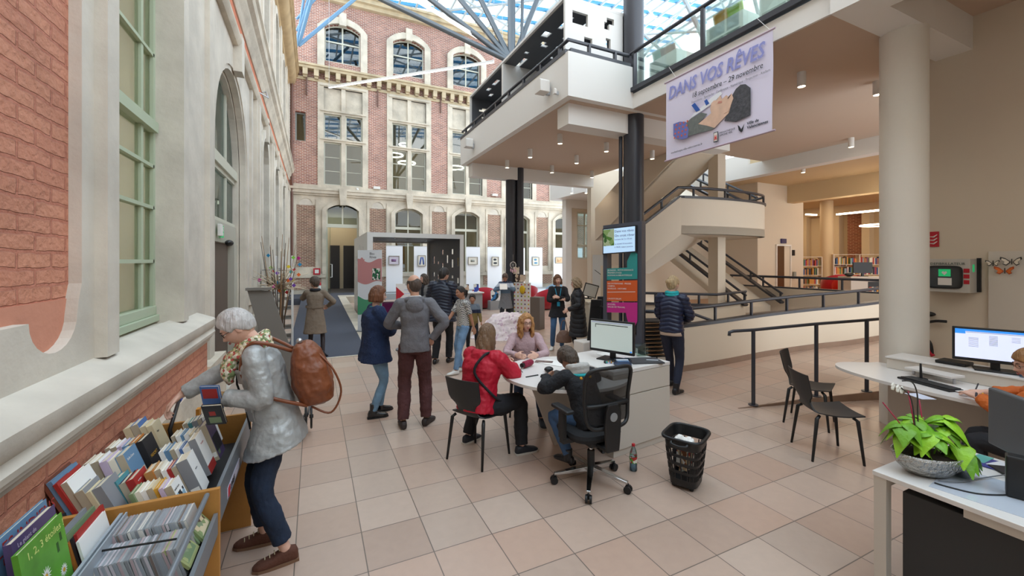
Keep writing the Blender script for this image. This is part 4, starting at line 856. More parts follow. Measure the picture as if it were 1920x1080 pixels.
def ring(c, a, d, rt, fw, n=24, e=2.4):
    out = []
    for j in range(n):
        t = 2 * PI * j / n; x, y = math.cos(t), math.sin(t)
        x = math.copysign(abs(x) ** (2 / e), x); y = math.copysign(abs(y) ** (2 / e), y); out.append(V(c) + rt * (a * x) + fw * (d * y))
    return out
def ik(a, c, l1, l2, pole):
    a, c = V(a), V(c); d = c - a; L = min(d.length, (l1 + l2) * .999); d.normalize(); c = a + d * L
    x = (l1 * l1 - l2 * l2 + L * L) / (2 * L); h = math.sqrt(max(0, l1 * l1 - x * x)); pl = V(pole); pl = pl - d * pl.dot(d)
    if pl.length < 1e-5: pl = V((0, 1, 0))
    return a + d * x + pl.normalized() * h, c
def G(x, z, x0, z0, sx, sz): return np.exp(-((x - x0) / sx) ** 2 - ((z - z0) / sz) ** 2)
def headverts(nu=64, nv=48):
    vs = []
    for i in range(nv + 1):
        t = PI * i / nv
        for j in range(nu):
            a = 2 * PI * j / nu; vs.append((math.sin(t) * math.sin(a), math.sin(t) * math.cos(a), -math.cos(t)))
    return np.array(vs)
def headshape(u):
    x, y, z = u[:, 0] * .074, u[:, 1] * .096, u[:, 2] * .118
    lo = np.clip(-z / .118, 0, 1); x = x * (1 - .30 * lo ** 1.6); up = np.clip(z / .118, 0, 1); x = x * (1 + .04 * up)
    bk = np.clip(-y / .096, 0, 1); y = np.where(y < 0, y * (1 - .40 * lo ** 1.3), y * (1 - .02 * lo))
    f = np.clip(u[:, 1] * 2.2, 0, 1)
    d = .010 * G(x, z, 0, .008, .008, .03) + .022 * G(x, z, 0, -.024, .013, .014) + .007 * (G(x, z, .013, -.029, .007, .008) + G(x, z, -.013, -.029, .007, .008))
    d += -.011 * (G(x, z, .032, .010, .019, .014) + G(x, z, -.032, .010, .019, .014)) + .004 * G(x, z, 0, .035, .05, .012)
    d += .007 * G(x, z, 0, -.055, .022, .010) - .003 * G(x, z, 0, -.069, .02, .006) + .009 * G(x, z, 0, -.092, .022, .018) + .004 * (G(x, z, .04, -.02, .02, .02) + G(x, z, -.04, -.02, .02, .02))
    y = y + d * f
    return np.stack([x, y, z], 1)
HU = headverts()
HF = [(i * 64 + j, i * 64 + (j + 1) % 64, (i + 1) * 64 + (j + 1) % 64, (i + 1) * 64 + j) for i in range(48) for j in range(64)]
def hairshell(b, T, t=.012, bald=False, low=0., fringe=0., top=0.):
    p = headshape(HU); az = np.abs(np.arctan2(HU[:, 0], HU[:, 1])); z = p[:, 2]
    zl = np.interp(az, [0, .55, .85, 1.2, 1.5, 1.8, 2.2, PI], [.068 - fringe, .060 - fringe, .03, -.012, .0, -.035, -.078 + low, -.085 + low])
    m = np.clip((z - zl) / .012, 0, 1)
    if bald: m = m * np.clip((.062 + .03 * np.clip((az - 2.2), 0, 1) - z) / .012, 0, 1) * np.clip((az - 1.0) / .2, 0, 1)
    m = m * m * (3 - 2 * m); rr = np.random.RandomState(3); off = -.014 + m * (t + .014 + top * np.clip(z / .1, 0, 1))
    ctr = np.array([0, -.005, 0]); d = p - ctr; L = np.linalg.norm(d, axis=1, keepdims=True); q = p + d / L * off[:, None]
    b.add([T @ V(v) for v in q], HF)
def curtain(b, T, ln, a0=1.05, nst=20, r=.02, wave=.0, rad=1.0, taper=.8, inw=0.):
    for i in range(nst):
        a = a0 + (2 * PI - 2 * a0) * i / (nst - 1); sx, sy = math.sin(a), math.cos(a); pts = []; k = 7
        for j in range(k + 1):
            t = j / k; z = .075 - t * (ln + .075); rr = (.80 + .28 * min(1, t * 2.4)) * rad - inw * t
            w = wave * math.sin(t * 14 + i * 1.9); pts.append(T @ V(((.076 * rr + w) * sx, (.094 * rr + w) * sy - .006, z)))
        b.tube(pts, [r * (1 - (1 - taper) * j / k) for j in range(k)] + [r * .45], 8)
def hand(b, w, d, nrm, side, curl=.35, sc=1., spread=.0, thumb=.7):
    # w wrist, d along the hand, nrm back-of-hand normal, side +1 right / -1 left (thumb side)
    d = V(d).normalized(); nrm = V(nrm); nrm = (nrm - d * nrm.dot(d)).normalized(); t = d.cross(nrm) * side * -1     # towards the thumb
    rings = []
    for u, a, c in ((-.01, .026, .02), (.02, .032, .019), (.055, .041, .016), (.088, .040, .013), (.096, .034, .010)): rings.append(ring(V(w) + d * u * sc, a * sc, c * sc, t, nrm, 14, 2.6))
    b.loft(rings)
    for i, (o, L) in enumerate(((.030, .92), (.010, 1.0), (-.010, .95), (-.029, .78))):
        p = V(w) + d * .086 * sc + t * o * sc; dd = (d + t * spread * (1.5 - i)).normalized(); ang = 0; pts = [p - dd * .012]; rr = [.0088 * sc]
        for s_, c_ in ((.043, curl * .7), (.027, curl), (.021, curl * .8)):
            ang += c_ * (1 + .12 * i); q = dd * math.cos(ang) - nrm * math.sin(ang); p = p + q * s_ * L * sc; pts.append(p.copy()); rr.append(rr[-1] * .93)
        b.tube(pts, rr, 8); b.sph(pts[-1], rr[-1], nu=8, nv=6)
    p = V(w) + d * .022 * sc + t * .026 * sc; q = (d * .75 + t * .65 - nrm * .25 * thumb).normalized(); p1 = p + q * .036 * sc; q2 = (d * .95 + t * .25 - nrm * .3 * thumb).normalized(); p2 = p1 + q2 * .03 * sc; p3 = p2 + (q2 - nrm * .2).normalized() * .022 * sc
    b.tube([p - q * .01, p, p1, p2, p3], [.013 * sc, .0125 * sc, .0105 * sc, .0095 * sc, .007 * sc], 8); b.sph(p3, .0072 * sc, nu=8, nv=6)
def shoe(b, a, yaw, L=.27, H=.085, W=.048, heel=0.):
    f = V((math.sin(yaw), math.cos(yaw), 0)); r = V((f.y, -f.x, 0)); g = V((a[0], a[1], a[2])); rings = []
    for u, w, z0, z1 in ((-.075, .4, .012, .06), (-.06, .72, .0, .09), (-.02, .82, 0, .098), (.03, .86, 0, .09), (.08, .96, 0, .068), (.13, 1.03, 0, .055), (.165, .92, .0, .047), (.19, .6, .004, .035), (.2, .25, .01, .028)):
        k = L / .275; lift = heel * max(0, min(1, (.1 - u) / .12)); c = g + f * u * k; zc = (z0 + z1) / 2 * H / .09 + lift; h = (z1 - z0) / 2 * H / .09
        rings.append([c + r * (W * w * math.copysign(abs(math.cos(t)) ** .8, math.cos(t))) + V((0, 0, zc + h * math.copysign(abs(math.sin(t)) ** .75, math.sin(t)))) for t in [2 * PI * j / 16 for j in range(16)]])
    b.loft(rings)
    if heel: b.cyl(g + f * -.05 + V((0, 0, heel)), g + f * -.055, .018, .008)
def fabric(name, col='#808080', r=.85, bump=.35, bs=18, var=.08, vs=6, **k): return M(name, col, r, bump=bump, bs=bs, var=var, vs=vs, **k)
def banded(name, bands, r=.85):         # horizontal bands by height
    t = M(name, '#808080', r, bump=.2, bs=60); n = t.node_tree.nodes; l = t.node_tree.links; tc = n.new('ShaderNodeTexCoord'); sp = n.new('ShaderNodeSeparateXYZ'); l.new(tc.outputs['Object'], sp.inputs[0])
    rp = n.new('ShaderNodeValToRGB'); rp.color_ramp.interpolation = 'CONSTANT'; e = rp.color_ramp.elements
    for i, (z, c) in enumerate(bands):
        q = e[i] if i < 2 else e.new(min(1, z / 2)); q.position = min(1, z / 2); q.color = srgb(c)
    m = n.new('ShaderNodeMath'); m.operation = 'DIVIDE'; m.inputs[1].default_value = 2; l.new(sp.outputs['Z'], m.inputs[0]); l.new(m.outputs[0], rp.inputs['Fac']); l.new(rp.outputs['Color'], n['Principled BSDF'].inputs['Base Color']); return t
def speckle(name, cols, scale=30, r=.85):
    t = M(name, cols[0], r, bump=.2, bs=40); n = t.node_tree.nodes; l = t.node_tree.links; tc = n.new('ShaderNodeTexCoord'); v = n.new('ShaderNodeTexVoronoi'); v.inputs['Scale'].default_value = scale; l.new(tc.outputs['Object'], v.inputs['Vector'])
    sp = n.new('ShaderNodeSeparateColor'); l.new(v.outputs['Color'], sp.inputs[0]); rp = n.new('ShaderNodeValToRGB'); rp.color_ramp.interpolation = 'CONSTANT'; e = rp.color_ramp.elements
    for i, c in enumerate(cols): q = e[i] if i < 2 else e.new(i / len(cols)); q.position = i / len(cols); q.color = srgb(c)
    l.new(sp.outputs[0], rp.inputs['Fac']); l.new(rp.outputs['Color'], n['Principled BSDF'].inputs['Base Color']); return t
def checker(name, c1, c2, sc):
    t = M(name, c1, .85, bump=.2, bs=40); n = t.node_tree.nodes; l = t.node_tree.links; tc = n.new('ShaderNodeTexCoord'); k = n.new('ShaderNodeTexChecker'); k.inputs['Scale'].default_value = sc; k.inputs['Color1'].default_value = srgb(c1); k.inputs['Color2'].default_value = srgb(c2)
    l.new(tc.outputs['Object'], k.inputs['Vector']); l.new(k.outputs['Color'], n['Principled BSDF'].inputs['Base Color']); return t
SKIN = M('skin', '#c99a82', .5, bump=.08, bs=80, var=.05, vs=12); SKIND = M('skin_tan', '#b08066', .5, bump=.08, bs=80, var=.05, vs=12); SKINL = M('skin_fair', '#dcb09c', .5, bump=.08, bs=80, var=.05, vs=12)
def hairmat(name, c='#808080', var=.3): return M(name, c, .5, bump=.9, bs=60, var=var, vs=40, stretch=(1, 1, .12))
EYEM = M('eye_white', '#ded8d2', .3); IRIS = M('eye_iris', '#2e2622', .2); LIP = M('lips', '#a8605a', .5); BROW = M('brow_hair', '#4a3629', .8)
def person(label, xy, face, h=1.65, pelvis=None, lean=.03, side=0., head=(0, 0, 0), feet=None, hands=None, poles=None, kneep=None, bulk=1., skin=None, vox=.008, hs=1.,
           top=None, trousers=None, shoes=None, hair=None, glasses=None, z0=0., sh=1., hcurl=.4, group=None, hnorm=None, legr=1., torsoskin=1):
    skin = skin or SKIN; s = h / 1.75; rz = math.atan2(-face[0], face[1]); root = thing('person', label, 'person', (xy[0], xy[1], z0), rz, group)
    P = V(pelvis or (0, 0, .935 * s)); u = V((math.sin(side), math.sin(lean), math.cos(lean))).normalized(); rt = V((1, 0, 0)); rt = (rt - u * rt.dot(u)).normalized(); fw = u.cross(rt)
    neck = P + u * .52 * s; sho = {k: P + u * .475 * s + rt * (k * .156 * s * bulk ** .4 * sh) for k in (1, -1)}
    hy, hp, hr = head; hq = (Matrix.Rotation(-hy, 4, 'Z') @ Matrix.Rotation(-hp, 4, 'X') @ Matrix.Rotation(hr, 4, 'Y'))
    hc = neck + u * .035 * s + (hq @ V((0, .022, .125))) * s * hs ** .5; HT = Matrix.Translation(hc) @ hq @ Matrix.Diagonal((s * hs, s * hs, s * hs, 1))
    feet = feet or {1: (.1, 0, 0, .15), -1: (-.1, 0, 0, -.15)}; hands = hands or {1: (.26, .08, .80 * s), -1: (-.26, .08, .80 * s)}
    poles = poles or {}; kneep = kneep or {}; hnorm = hnorm or {}
    J = dict(P=P, u=u, rt=rt, fw=fw, neck=neck, sho=sho, hc=hc, HT=HT, s=s, root=root, el={}, wr={}, kn={}, an={}, hip={})
    for k in (1, -1):
        J['el'][k], J['wr'][k] = ik(sho[k], hands[k], .285 * s, .25 * s, poles.get(k, (k * .6, -.8, -.2)))
        hp_ = P + rt * (k * .085 * s) - V((0, 0, .02)); J['hip'][k] = hp_; f = feet[k]; an = V((f[0], f[1], f[2] + .085 * s)); J['kn'][k], J['an'][k] = ik(hp_, an, .43 * s, .43 * s, kneep.get(k, (k * .08, 1, .1)))
    # body
    b = MB(); q = .86
    rings = [ring(P + u * t * s, a * s * bulk * q, d * s * bulk * q, rt, fw) for t, a, d in ((-.07, .14, .1), (.1, .14, .1), (.22, .125, .095), (.36, .15, .1), (.45, .14, .085), (.495, .085, .06))]
    b.loft(rings); limb(b, [P + u * .46 * s, neck + u * .01, hc - (hq @ V((0, .012, .05))) * s], [.055 * s, .05 * s, .05 * s])
    for k in (1, -1):
        limb(b, [P + u * .44 * s + rt * k * .08 * s, sho[k], J['el'][k], J['wr'][k]], [.05 * s, .045 * s * bulk, .036 * s * bulk ** .5, .025 * s]); limb(b, [J['hip'][k], J['kn'][k], J['an'][k]], [.07 * s * bulk, .047 * s, .033 * s])
        b.sph(J['an'][k] - V((0, 0, .03 * s)), .035 * s)
        dd = (J['wr'][k] - J['el'][k]).normalized(); nn = hnorm.get(k, V((k * .9, .2, .3))); hd = dd
        if isinstance(nn, tuple) and len(nn) == 2: hd, nn = V(nn[0]), nn[1]
        hand(b, J['wr'][k], hd, V(nn), k, hcurl if not isinstance(hcurl, dict) else hcurl[k], s)
    me = solid(b, min(vox, .0065), 1); n0 = len(me.vertices)
    co = [tuple(v.co) for v in me.vertices]; fs = [tuple(p.vertices) for p in me.polygons]; hv = headshape(HU); o_ = len(co); co += [tuple(HT @ V(v)) for v in hv]; fs += [tuple(i + o_ for i in f) for f in HF]
    e = MB(); [e.sph(HT @ V((k * .074, -.008, -.004)), .010 * s, .02 * s, .03 * s, nu=10, nv=8, T=hq.to_3x3().to_4x4()) for k in (1, -1)]; [e.sph(HT @ V((k * .031, .0775, .0165)), .0135 * s, .0122 * s, .0085 * s, nu=12, nv=8, T=hq.to_3x3().to_4x4()) for k in (1, -1)]; [e.sph(HT @ V((k * .031, .0775, .0015)), .0125 * s, .0118 * s, .0055 * s, nu=12, nv=8, T=hq.to_3x3().to_4x4()) for k in (1, -1)]
    o_ = len(co); co += e.v; fs += [tuple(i + o_ for i in f) for f in e.f]; m2 = bpy.data.meshes.new('body'); m2.from_pydata(co, [], fs); bpy.data.meshes.remove(me); put(m2, 'body', skin, root)
    # face
    for k in (1, -1):
        b = MB(); b.k = 0; b.sph(HT @ V((k * .031, .0775, .009)), .0115 * s, nu=12, nv=8); b.k = 1; b.sph(HT @ V((k * .031, .0855, .0085)), .0062 * s, .0048 * s, .0062 * s, nu=10, nv=6, T=hq.to_3x3().to_4x4()); b.build('eye', [EYEM, IRIS], root, smooth=2, fix=False)
        b = MB(); b.tube([HT @ V(p) for p in ((k * .014, .096, .028), (k * .03, .094, .034), (k * .048, .083, .029))], [.003 * s, .0035 * s, .002 * s], 6); b.build('eyebrow', BROW, root, smooth=2)
    b = MB(); b.sph(HT @ V((0, .0985, -.052)), .021 * s, .006 * s, .0045 * s, nu=12, nv=6, T=hq.to_3x3().to_4x4()); b.sph(HT @ V((0, .098, -.059)), .017 * s, .006 * s, .005 * s, nu=12, nv=6, T=hq.to_3x3().to_4x4()); b.build('mouth', LIP, root, smooth=2)
    if hair: b = MB(); hair['f'](b, HT); put(solid(b, hair.get('vox', .006), 2, hair.get('disp', .006), .03), 'hair', hair['m'], root)
    if glasses:
        b = MB()
        for k in (1, -1):
            cc = [HT @ V((k * .031 + .024 * math.copysign(abs(math.cos(a)) ** .6, math.cos(a)), .101 - .006 * abs(k * .031 + .024 * math.cos(a)) / .03, .008 + .014 * math.copysign(abs(math.sin(a)) ** .6, math.sin(a)))) for a in [2 * PI * j / 16 for j in range(16)]]
            b.tube(cc, .0018 * s, 6, closed=True); b.tube([HT @ V((k * .054, .094, .012)), HT @ V((k * .076, .06, .012)), HT @ V((k * .08, -.01, .006))], .0018 * s, 6)
        b.tube([HT @ V((-.008, .104, .01)), HT @ V((.008, .104, .01))], .0018 * s, 6); b.build('glasses', glasses, root, smooth=2)
    # clothes
    if trousers:
        b = MB(); r0, r1, r2 = trousers.get('r', (.092, .062, .052)); tl = trousers.get('len', 1.)
        b.loft([ring(P + u * t * s, a * s * bulk, d * s * bulk, rt, fw) for t, a, d in ((-.1, .10, .08), (-.05, .150, .118), (.02, .148, .110), (.1, .132, .098))])
        for k in (1, -1):
            en = J['kn'][k].lerp(J['an'][k] + V((0, 0, .01)), tl); limb(b, [J['hip'][k] + V((0, 0, .02)), J['hip'][k].lerp(J['kn'][k], .5), J['kn'][k], J['kn'][k].lerp(en, .5), en], [r0 * s * bulk, (r0 * .55 + r1 * .5) * s * bulk ** .6, r1 * s, (r1 * .6 + r2 * .45) * s, r2 * s])
        put(solid(b, vox, 2, trousers.get('disp', .012), .09), trousers.get('name', 'trousers'), trousers['m'], root)
    if top:
        b = MB(); g = top.get('g', 1.); B = bulk * g; rows = []
        hem = top.get('hem', .06); fl = top.get('flare', 1.)
        if hem > .12:
            for i in range(4, 0, -1):
                w = hem * i / 4; rows.append(ring(P - V((0, 0, w)), (.174 + .012 * i * fl) * s * B, (.13 + .012 * i * fl) * s * B, rt, fw))
        else: rows.append(ring(P - u * hem, .165 * s * B, .128 * s * B, rt, fw))
        if hem <= .12: rows = rows
        for t, a, d in ((.02, .163, .128), (.12, .155, .12), (.22, top.get('waist', .150), .115), (.34, .168, .125), (.42, .165, .115), (.475, .135, .09), (.51, .085, .07), (.535, .062, .062)): rows.append(ring(P + u * t * s, a * s * B, d * s * B, rt, fw))
        if top.get('collar'): rows.append(ring(P + u * (.535 + top['collar']) * s, .07 * s, .07 * s, rt, fw))
        b.loft(rows); sl = top.get('sleeve', 1.); a0, a1, a2 = top.get('ar', (.066, .055, .042))
        for k in (1, -1):
            pts = [P + u * .44 * s + rt * k * .09 * s, sho[k], sho[k].lerp(J['el'][k], .5), J['el'][k]]; rr = [.06 * s * B, a0 * s * B ** .7, (a0 + a1) / 2 * s * B ** .7, a1 * s * B ** .6]
            if sl > .5:
                e_ = J['el'][k].lerp(J['wr'][k], (sl - .5) * 2 * .97); pts += [J['el'][k].lerp(e_, .5), e_]; rr += [(a1 + a2) / 2 * s * B ** .5, a2 * s]
            else: pts[-1] = sho[k].lerp(J['el'][k], sl * 2); rr[-1] = a1 * s * 1.05
            limb(b, pts, rr)
        if top.get('hood'):
            hk = top['hood']; b.tube([neck + V((.085 * math.sin(a) * s, (-.03 - .05 * math.cos(a)) * s, (-.01 + .02 * math.cos(a)) * s)) for a in [2 * PI * j / 20 for j in range(20)]], .034 * s * hk, 10, closed=True); b.sph(neck + V((0, -.10 * s, -.06 * s)), .10 * s, .05 * s, .09 * s)
        post = None
        if top.get('puff'):
            pz = top['puff']
            def post(co, no, pz=pz):
                ph = np.abs(np.sin((co[:, 2] + .25 * np.abs(co[:, 0])) * PI / pz)); return co + no * (.013 * ph ** .6)[:, None]
        put(solid(b, min(vox, .007) if top.get('puff') else vox, 2, top.get('disp', .016), top.get('ds', .1), post), top.get('name', 'jacket'), top['m'], root)
    if shoes:
        for k in (1, -1):
            b = MB(); f = feet[k]; a = J['an'][k]; shoe(b, (a.x, a.y, a.z - .085 * s + .001), f[3], shoes.get('L', .265) * s, shoes.get('H', .085) * s, shoes.get('W', .047) * s, shoes.get('heel', 0))
            if shoes.get('shaft'): b.cyl((a.x, a.y, a.z - .05 * s), (a.x, a.y, a.z + shoes['shaft']), .048 * s, .046 * s, 16)
            put(solid(b, .0045 if vox < .008 else .006, 2), shoes.get('name', 'shoe'), shoes['m'], root)
            if shoes.get('sole'): b = MB(); b.prism([(a.x + math.sin(f[3] + 0) * q_ * .265 * s + math.cos(f[3]) * w_ * s, a.y + math.cos(f[3]) * q_ * .265 * s - math.sin(f[3]) * w_ * s) for q_, w_ in ((-.29, -.03), (0, -.042), (.35, -.048), (.6, -.045), (.73, -.02), (.73, .02), (.6, .045), (.35, .048), (0, .042), (-.29, .03))], [], a.z - .085 * s + .0005, a.z - .085 * s + .018, lambda u_, v_, d_: (u_, v_, d_)); b.build('sole', shoes['sole'], root)
    return J
def wl(J_or_xy, face, p):      # world point to a person's local frame
    rz = math.atan2(-face[0], face[1]); q = Matrix.Rotation(-rz, 3, 'Z') @ V((p[0] - J_or_xy[0], p[1] - J_or_xy[1], p[2])); return tuple(q)
def short(t=.013, fringe=.0, top=.0, low=0.): return lambda b, T: hairshell(b, T, t, fringe=fringe, top=top, low=low)
def bob(ln=.10, wave=.0, t=.014, fringe=.02, a0=1.05, r=.02, rad=1., inw=0.):
    def f(b, T): hairshell(b, T, t, fringe=fringe, top=.008); curtain(b, T, ln, a0=a0, wave=wave, r=r, rad=rad, inw=inw)
    return f
def bunhair(b, T): hairshell(b, T, .012, top=.004); b.sph(T @ V((0, -.115, .035)), .038, .03, .036); b.sph(T @ V((.015, -.11, .05)), .02)
def ponytail(b, T): hairshell(b, T, .010); b.tube([T @ V(p) for p in ((0, -.09, .03), (0, -.13, .0), (.01, -.13, -.06), (.02, -.11, -.13))], [.02, .03, .025, .01], 10)
def baldhair(b, T): hairshell(b, T, .007, bald=True)
# ---------------------------------------------------------------- the people
JEAN = fabric('blue_denim', '#6f8fb0', var=.18, vs=9); DJEAN = fabric('dark_denim', '#26344c', var=.2, vs=9); BLK = fabric('black_cloth', '#1b1b20', bump=.25)
# 1 woman at the book bin
fc = (-1, .04); xy = (-.22, 3.1); L_ = lambda p: wl(xy, fc, p)
J = person('grey-haired woman in silver jacket with brown backpack, picking books from the bin', xy, fc, 1.66, lean=.24, head=(-.05, .62, 0), vox=.007,
    feet={1: L_((-.30, 3.24, 0)) + (.1,), -1: L_((-.16, 2.98, 0)) + (-.12,)}, hands={1: L_((-.76, 3.24, 1.06)), -1: L_((-.50, 2.97, 1.09))}, poles={1: (.5, -.5, -1), -1: (-.35, -1, -.55)}, hnorm={1: ((-.1, .7, -.75), (0, .8, .6)), -1: ((.45, .8, -.1), (-.5, .3, .8))}, hcurl=.55,
    hair=dict(f=short(.013, .012, .012, .022), m=hairmat('silver_hair', '#bdbab8', .2), disp=.008), glasses=BLACK, skin=SKINL, bulk=1.04,
    top=dict(m=M('silver_jacket_cloth', '#a7aaaa', .42, .25, bump=.3, bs=22), hem=.17, flare=1.2, ar=(.066, .058, .05), g=1.03, disp=.016, ds=.06, collar=.01, sleeve=.97),
    trousers=dict(m=fabric('indigo_denim', '#1c2b42', var=.25, vs=8), r=(.082, .066, .058), len=.86, disp=.02), shoes=dict(m=M('brown_suede', '#5b3526', .8, bump=.2, bs=60), sole=M('brown_sole', '#7a5a44', .7), H=.095))
rt_ = J['root']; s = J['s']
SCF = speckle('floral_scarf_cloth', ['#d9cfb4', '#8a9a6a', '#e8e2cf', '#b0504a', '#e0d8c4', '#6a7a50', '#c9b98a'], 70)
b = MB(); nk = J['neck']
for i, (dz, r) in enumerate(((.03, .07), (.0, .082), (-.03, .088))): b.tube([nk + V((r * math.sin(a), .015 + r * math.cos(a), dz - .03 * math.cos(a) + .008 * math.sin(3 * a + i))) for a in [2 * PI * j / 20 for j in range(20)]], .028, 10, closed=True)
limb(b, [nk + V((0, .10, -.03)), nk + V((.02, .15, -.12)), nk + V((.03, .14, -.24))], [.03, .045, .02])
limb(b, [nk + V((-.02, .10, -.03)), nk + V((-.04, .14, -.15)), nk + V((-.03, .13, -.22))], [.03, .04, .02])
put(solid(b, .006, 1, .02, .04), 'scarf', SCF, rt_)
b = MB(); fwv, uv = J['fw'], J['u']; zp = [J['P'] + uv * t * s + fwv * (.135 + o_) * s for t, o_ in ((-.02, .03), (.12, .022), (.3, .03), (.44, .0))]
b.tube(zp, .006, 6); b.build('zip', BLACK, rt_)
for k in (-1, 1):
    for (t_, x_) in ((.36, .08), (.1, .085)):
        c = J['P'] + uv * t_ * s + J['rt'] * k * x_ + fwv * .104; m_ = frame(c, fwv * .9 + J['rt'] * k * .55, uv); b = MB(); b.box(-.042, .042, -.05, .035, .0, .014, m_); b.box(-.046, .046, .015, .04, .0, .019, m_); b.build('chest_pocket' if t_ > .2 else 'pocket', M('silver_jacket_cloth'), rt_, bevel=.006)
b = MB(); b.cyl(J['wr'][-1] - (J['wr'][-1] - J['el'][-1]).normalized() * .04, J['wr'][-1] + (J['wr'][-1] - J['el'][-1]).normalized() * .012, .036, n=16); b.build('knit_cuff', fabric('mustard_knit', '#b08a5a', bump=.8, bs=120), rt_, smooth=True)
for k in (1, -1):
    an = J['an'][k]; b = MB(); sy = {1: .1, -1: -.12}[k]
    for i in range(4): c = an + V((0, .035 + .026 * i, .02 - .014 * i)); b.tube([c + V((-.022, 0, -.008)), c + V((0, .004, .006)), c + V((.022, .008, -.008))], .003, 6)
    b.build('shoelace', M('cream_lace', '#cbbd9c', .8), rt_, smooth=2)
# backpack, a thing of its own carried on the back
root = thing('backpack', 'brown leather backpack on the back of the silver-jacket woman', 'bag'); LEA = M('brown_leather', '#7a4326', .4, bump=.35, bs=14, var=.12, vs=5)
MW = Matrix.Translation((xy[0], xy[1], 0)) @ Matrix.Rotation(math.atan2(-fc[0], fc[1]), 4, 'Z')
bp = J['P'] + uv * .22 * s - fwv * .24; b = MB()
rows = []
for t_, a_, d_ in ((-.2, .08, .05), (-.18, .14, .095), (-.08, .165, .12), (.04, .155, .115), (.14, .125, .09), (.2, .09, .06), (.225, .04, .03)): rows.append(ring(bp + uv * t_ - fwv * .02 * (1 - t_), a_, d_, J['rt'], fwv, 24, 2.8))
b.T = None; b.v = []; b.loft(rows); me = solid(b, .006, 2, .03, .09); me.transform(MW); put(me, 'bag_body', LEA, root)
b = MB()
for k in (-1, 1):
    sh_ = J['sho'][k] - J['rt'] * k * .035 * 1; pts = [bp + uv * .19 + J['rt'] * k * .05 + fwv * .05, sh_ + uv * .055 - fwv * .06, sh_ + uv * .062 + fwv * .02, sh_ + fwv * .085 - uv * .05, sh_ + fwv * .075 - uv * .17, sh_ + J['rt'] * k * .05 - fwv * .02 - uv * .27, bp - uv * .17 + J['rt'] * k * .12 + fwv * .04]
    b2 = MB(); pp = [MW @ V(tuple(p)) for p in cat([tuple(q) for q in pts], 5)]
    for i in range(len(pp) - 1): pass
    b2.tube(pp, .012, 8); b2.build('strap', LEA, root, smooth=2)
b = MB(); pp = [MW @ V(tuple(p)) for p in cat([tuple(bp + q) for q in (uv * .12 - fwv * .1 - J['rt'] * .06, uv * .0 - fwv * .16 - J['rt'] * .1, -uv * .16 - fwv * .17 - J['rt'] * .1, -uv * .27 - fwv * .08 - J['rt'] * .1, -uv * .19 + fwv * .02 - J['rt'] * .1)], 6)]; b.tube(pp, .007, 8); b.build('hanging_strap', LEA, root, smooth=2)
b = MB(); b.sph(MW @ (bp + uv * .22 + V((0, 0, .01))), .02); b.build('buckle', SILV, root, smooth=2)
# 2 woman in trench coat
p = onZ(591, 672); fc = (.18, .98)
J = person('woman in a taupe belted trench coat standing on the carpet edge, seen from behind', (p.x, p.y), fc, 1.60, head=(-.9, 0, 0), feet={1: (.14, .0, 0, .35), -1: (-.1, .0, 0, -.2)}, hands={1: (.20, .18, 1.0), -1: (-.08, .26, 1.28)}, poles={1: (1, -.3, -.5), -1: (-1, -.3, -.6)}, hcurl=.9, skin=SKIN,
    hair=dict(f=short(.02, .02, .015), m=hairmat('dark_brown_hair', '#4a3d33')), top=dict(m=fabric('taupe_cotton', '#7d6f60', var=.06), name='trench_coat', hem=.36, flare=.9, g=1.05, collar=.03, disp=.02),
    trousers=dict(m=M('black_tights', '#2b2226', .45), name='tights', r=(.075, .05, .034), disp=.0), shoes=dict(m=M('black_leather', '#15151a', .3), heel=.07, L=.24, shaft=.02))
b = MB(); b.loft([ring(J['P'] + J['u'] * t, .172, .135, J['rt'], J['fw']) for t in (.14, .185)], cap=False); b.build('coat_belt', fabric('taupe_cotton'), J['root'], smooth=2); b = MB(); b.box(-.03, .03, -.16, -.13, 0, .05, Matrix.Translation(J['P'] + V((0, 0, .14)))); b.build('belt_buckle', fabric('taupe_cotton'), J['root'])
b = MB(); b.tube([J['neck'] + V((.075 * math.sin(a), .0 + .07 * math.cos(a), .01)) for a in [2 * PI * j / 16 for j in range(16)]], .03, 8, closed=True); b.build('dark_collar', BLK, J['root'], smooth=2)
# 3 navy sweater woman
p = onZ(703, 779); fc = (.97, .12)
J = person('woman in navy sweater, light jeans and black ankle boots with folded arms', (p.x, p.y), fc, 1.60, lean=.02, head=(.1, .05, 0), feet={1: (.08, -.04, 0, .1), -1: (-.09, .08, 0, -.15)}, hands={1: (-.01, .24, 1.05), -1: (.02, .27, 1.09)}, poles={1: (1, -.2, -.7), -1: (-1, -.2, -.7)}, hcurl=.6, bulk=1.36, skin=SKINL,
    hair=dict(f=bob(.085, .0, .02, .02), m=hairmat('auburn_hair', '#6b4128')), glasses=M('brown_frames', '#6a4a35', .4), top=dict(m=fabric('navy_wool', '#16294c', bump=.5, bs=60), name='sweater', hem=.17, flare=.4, g=1.04, ar=(.07, .062, .05), disp=.03),
    trousers=dict(m=fabric('light_denim', '#6f8fa8', var=.18, vs=9), r=(.09, .062, .048), disp=.016), shoes=dict(m=M('black_patent', '#16161a', .2, coat=.5), name='boot', shaft=.1, sole=BLACK, H=.1))
b = MB(); b.tube([J['neck'] + V((.075 * math.sin(a), .02 + .08 * math.cos(a), -.01 - .02 * math.cos(a))) for a in [2 * PI * j / 16 for j in range(16)]], .012, 8, closed=True); b.tube([J['neck'] + V((0, .1, -.03)), J['neck'] + V((.0, .17, -.2))], .008, 6); b.build('turquoise_lanyard', M('turquoise_cloth', '#2f98a0', .8), J['root'], smooth=2)
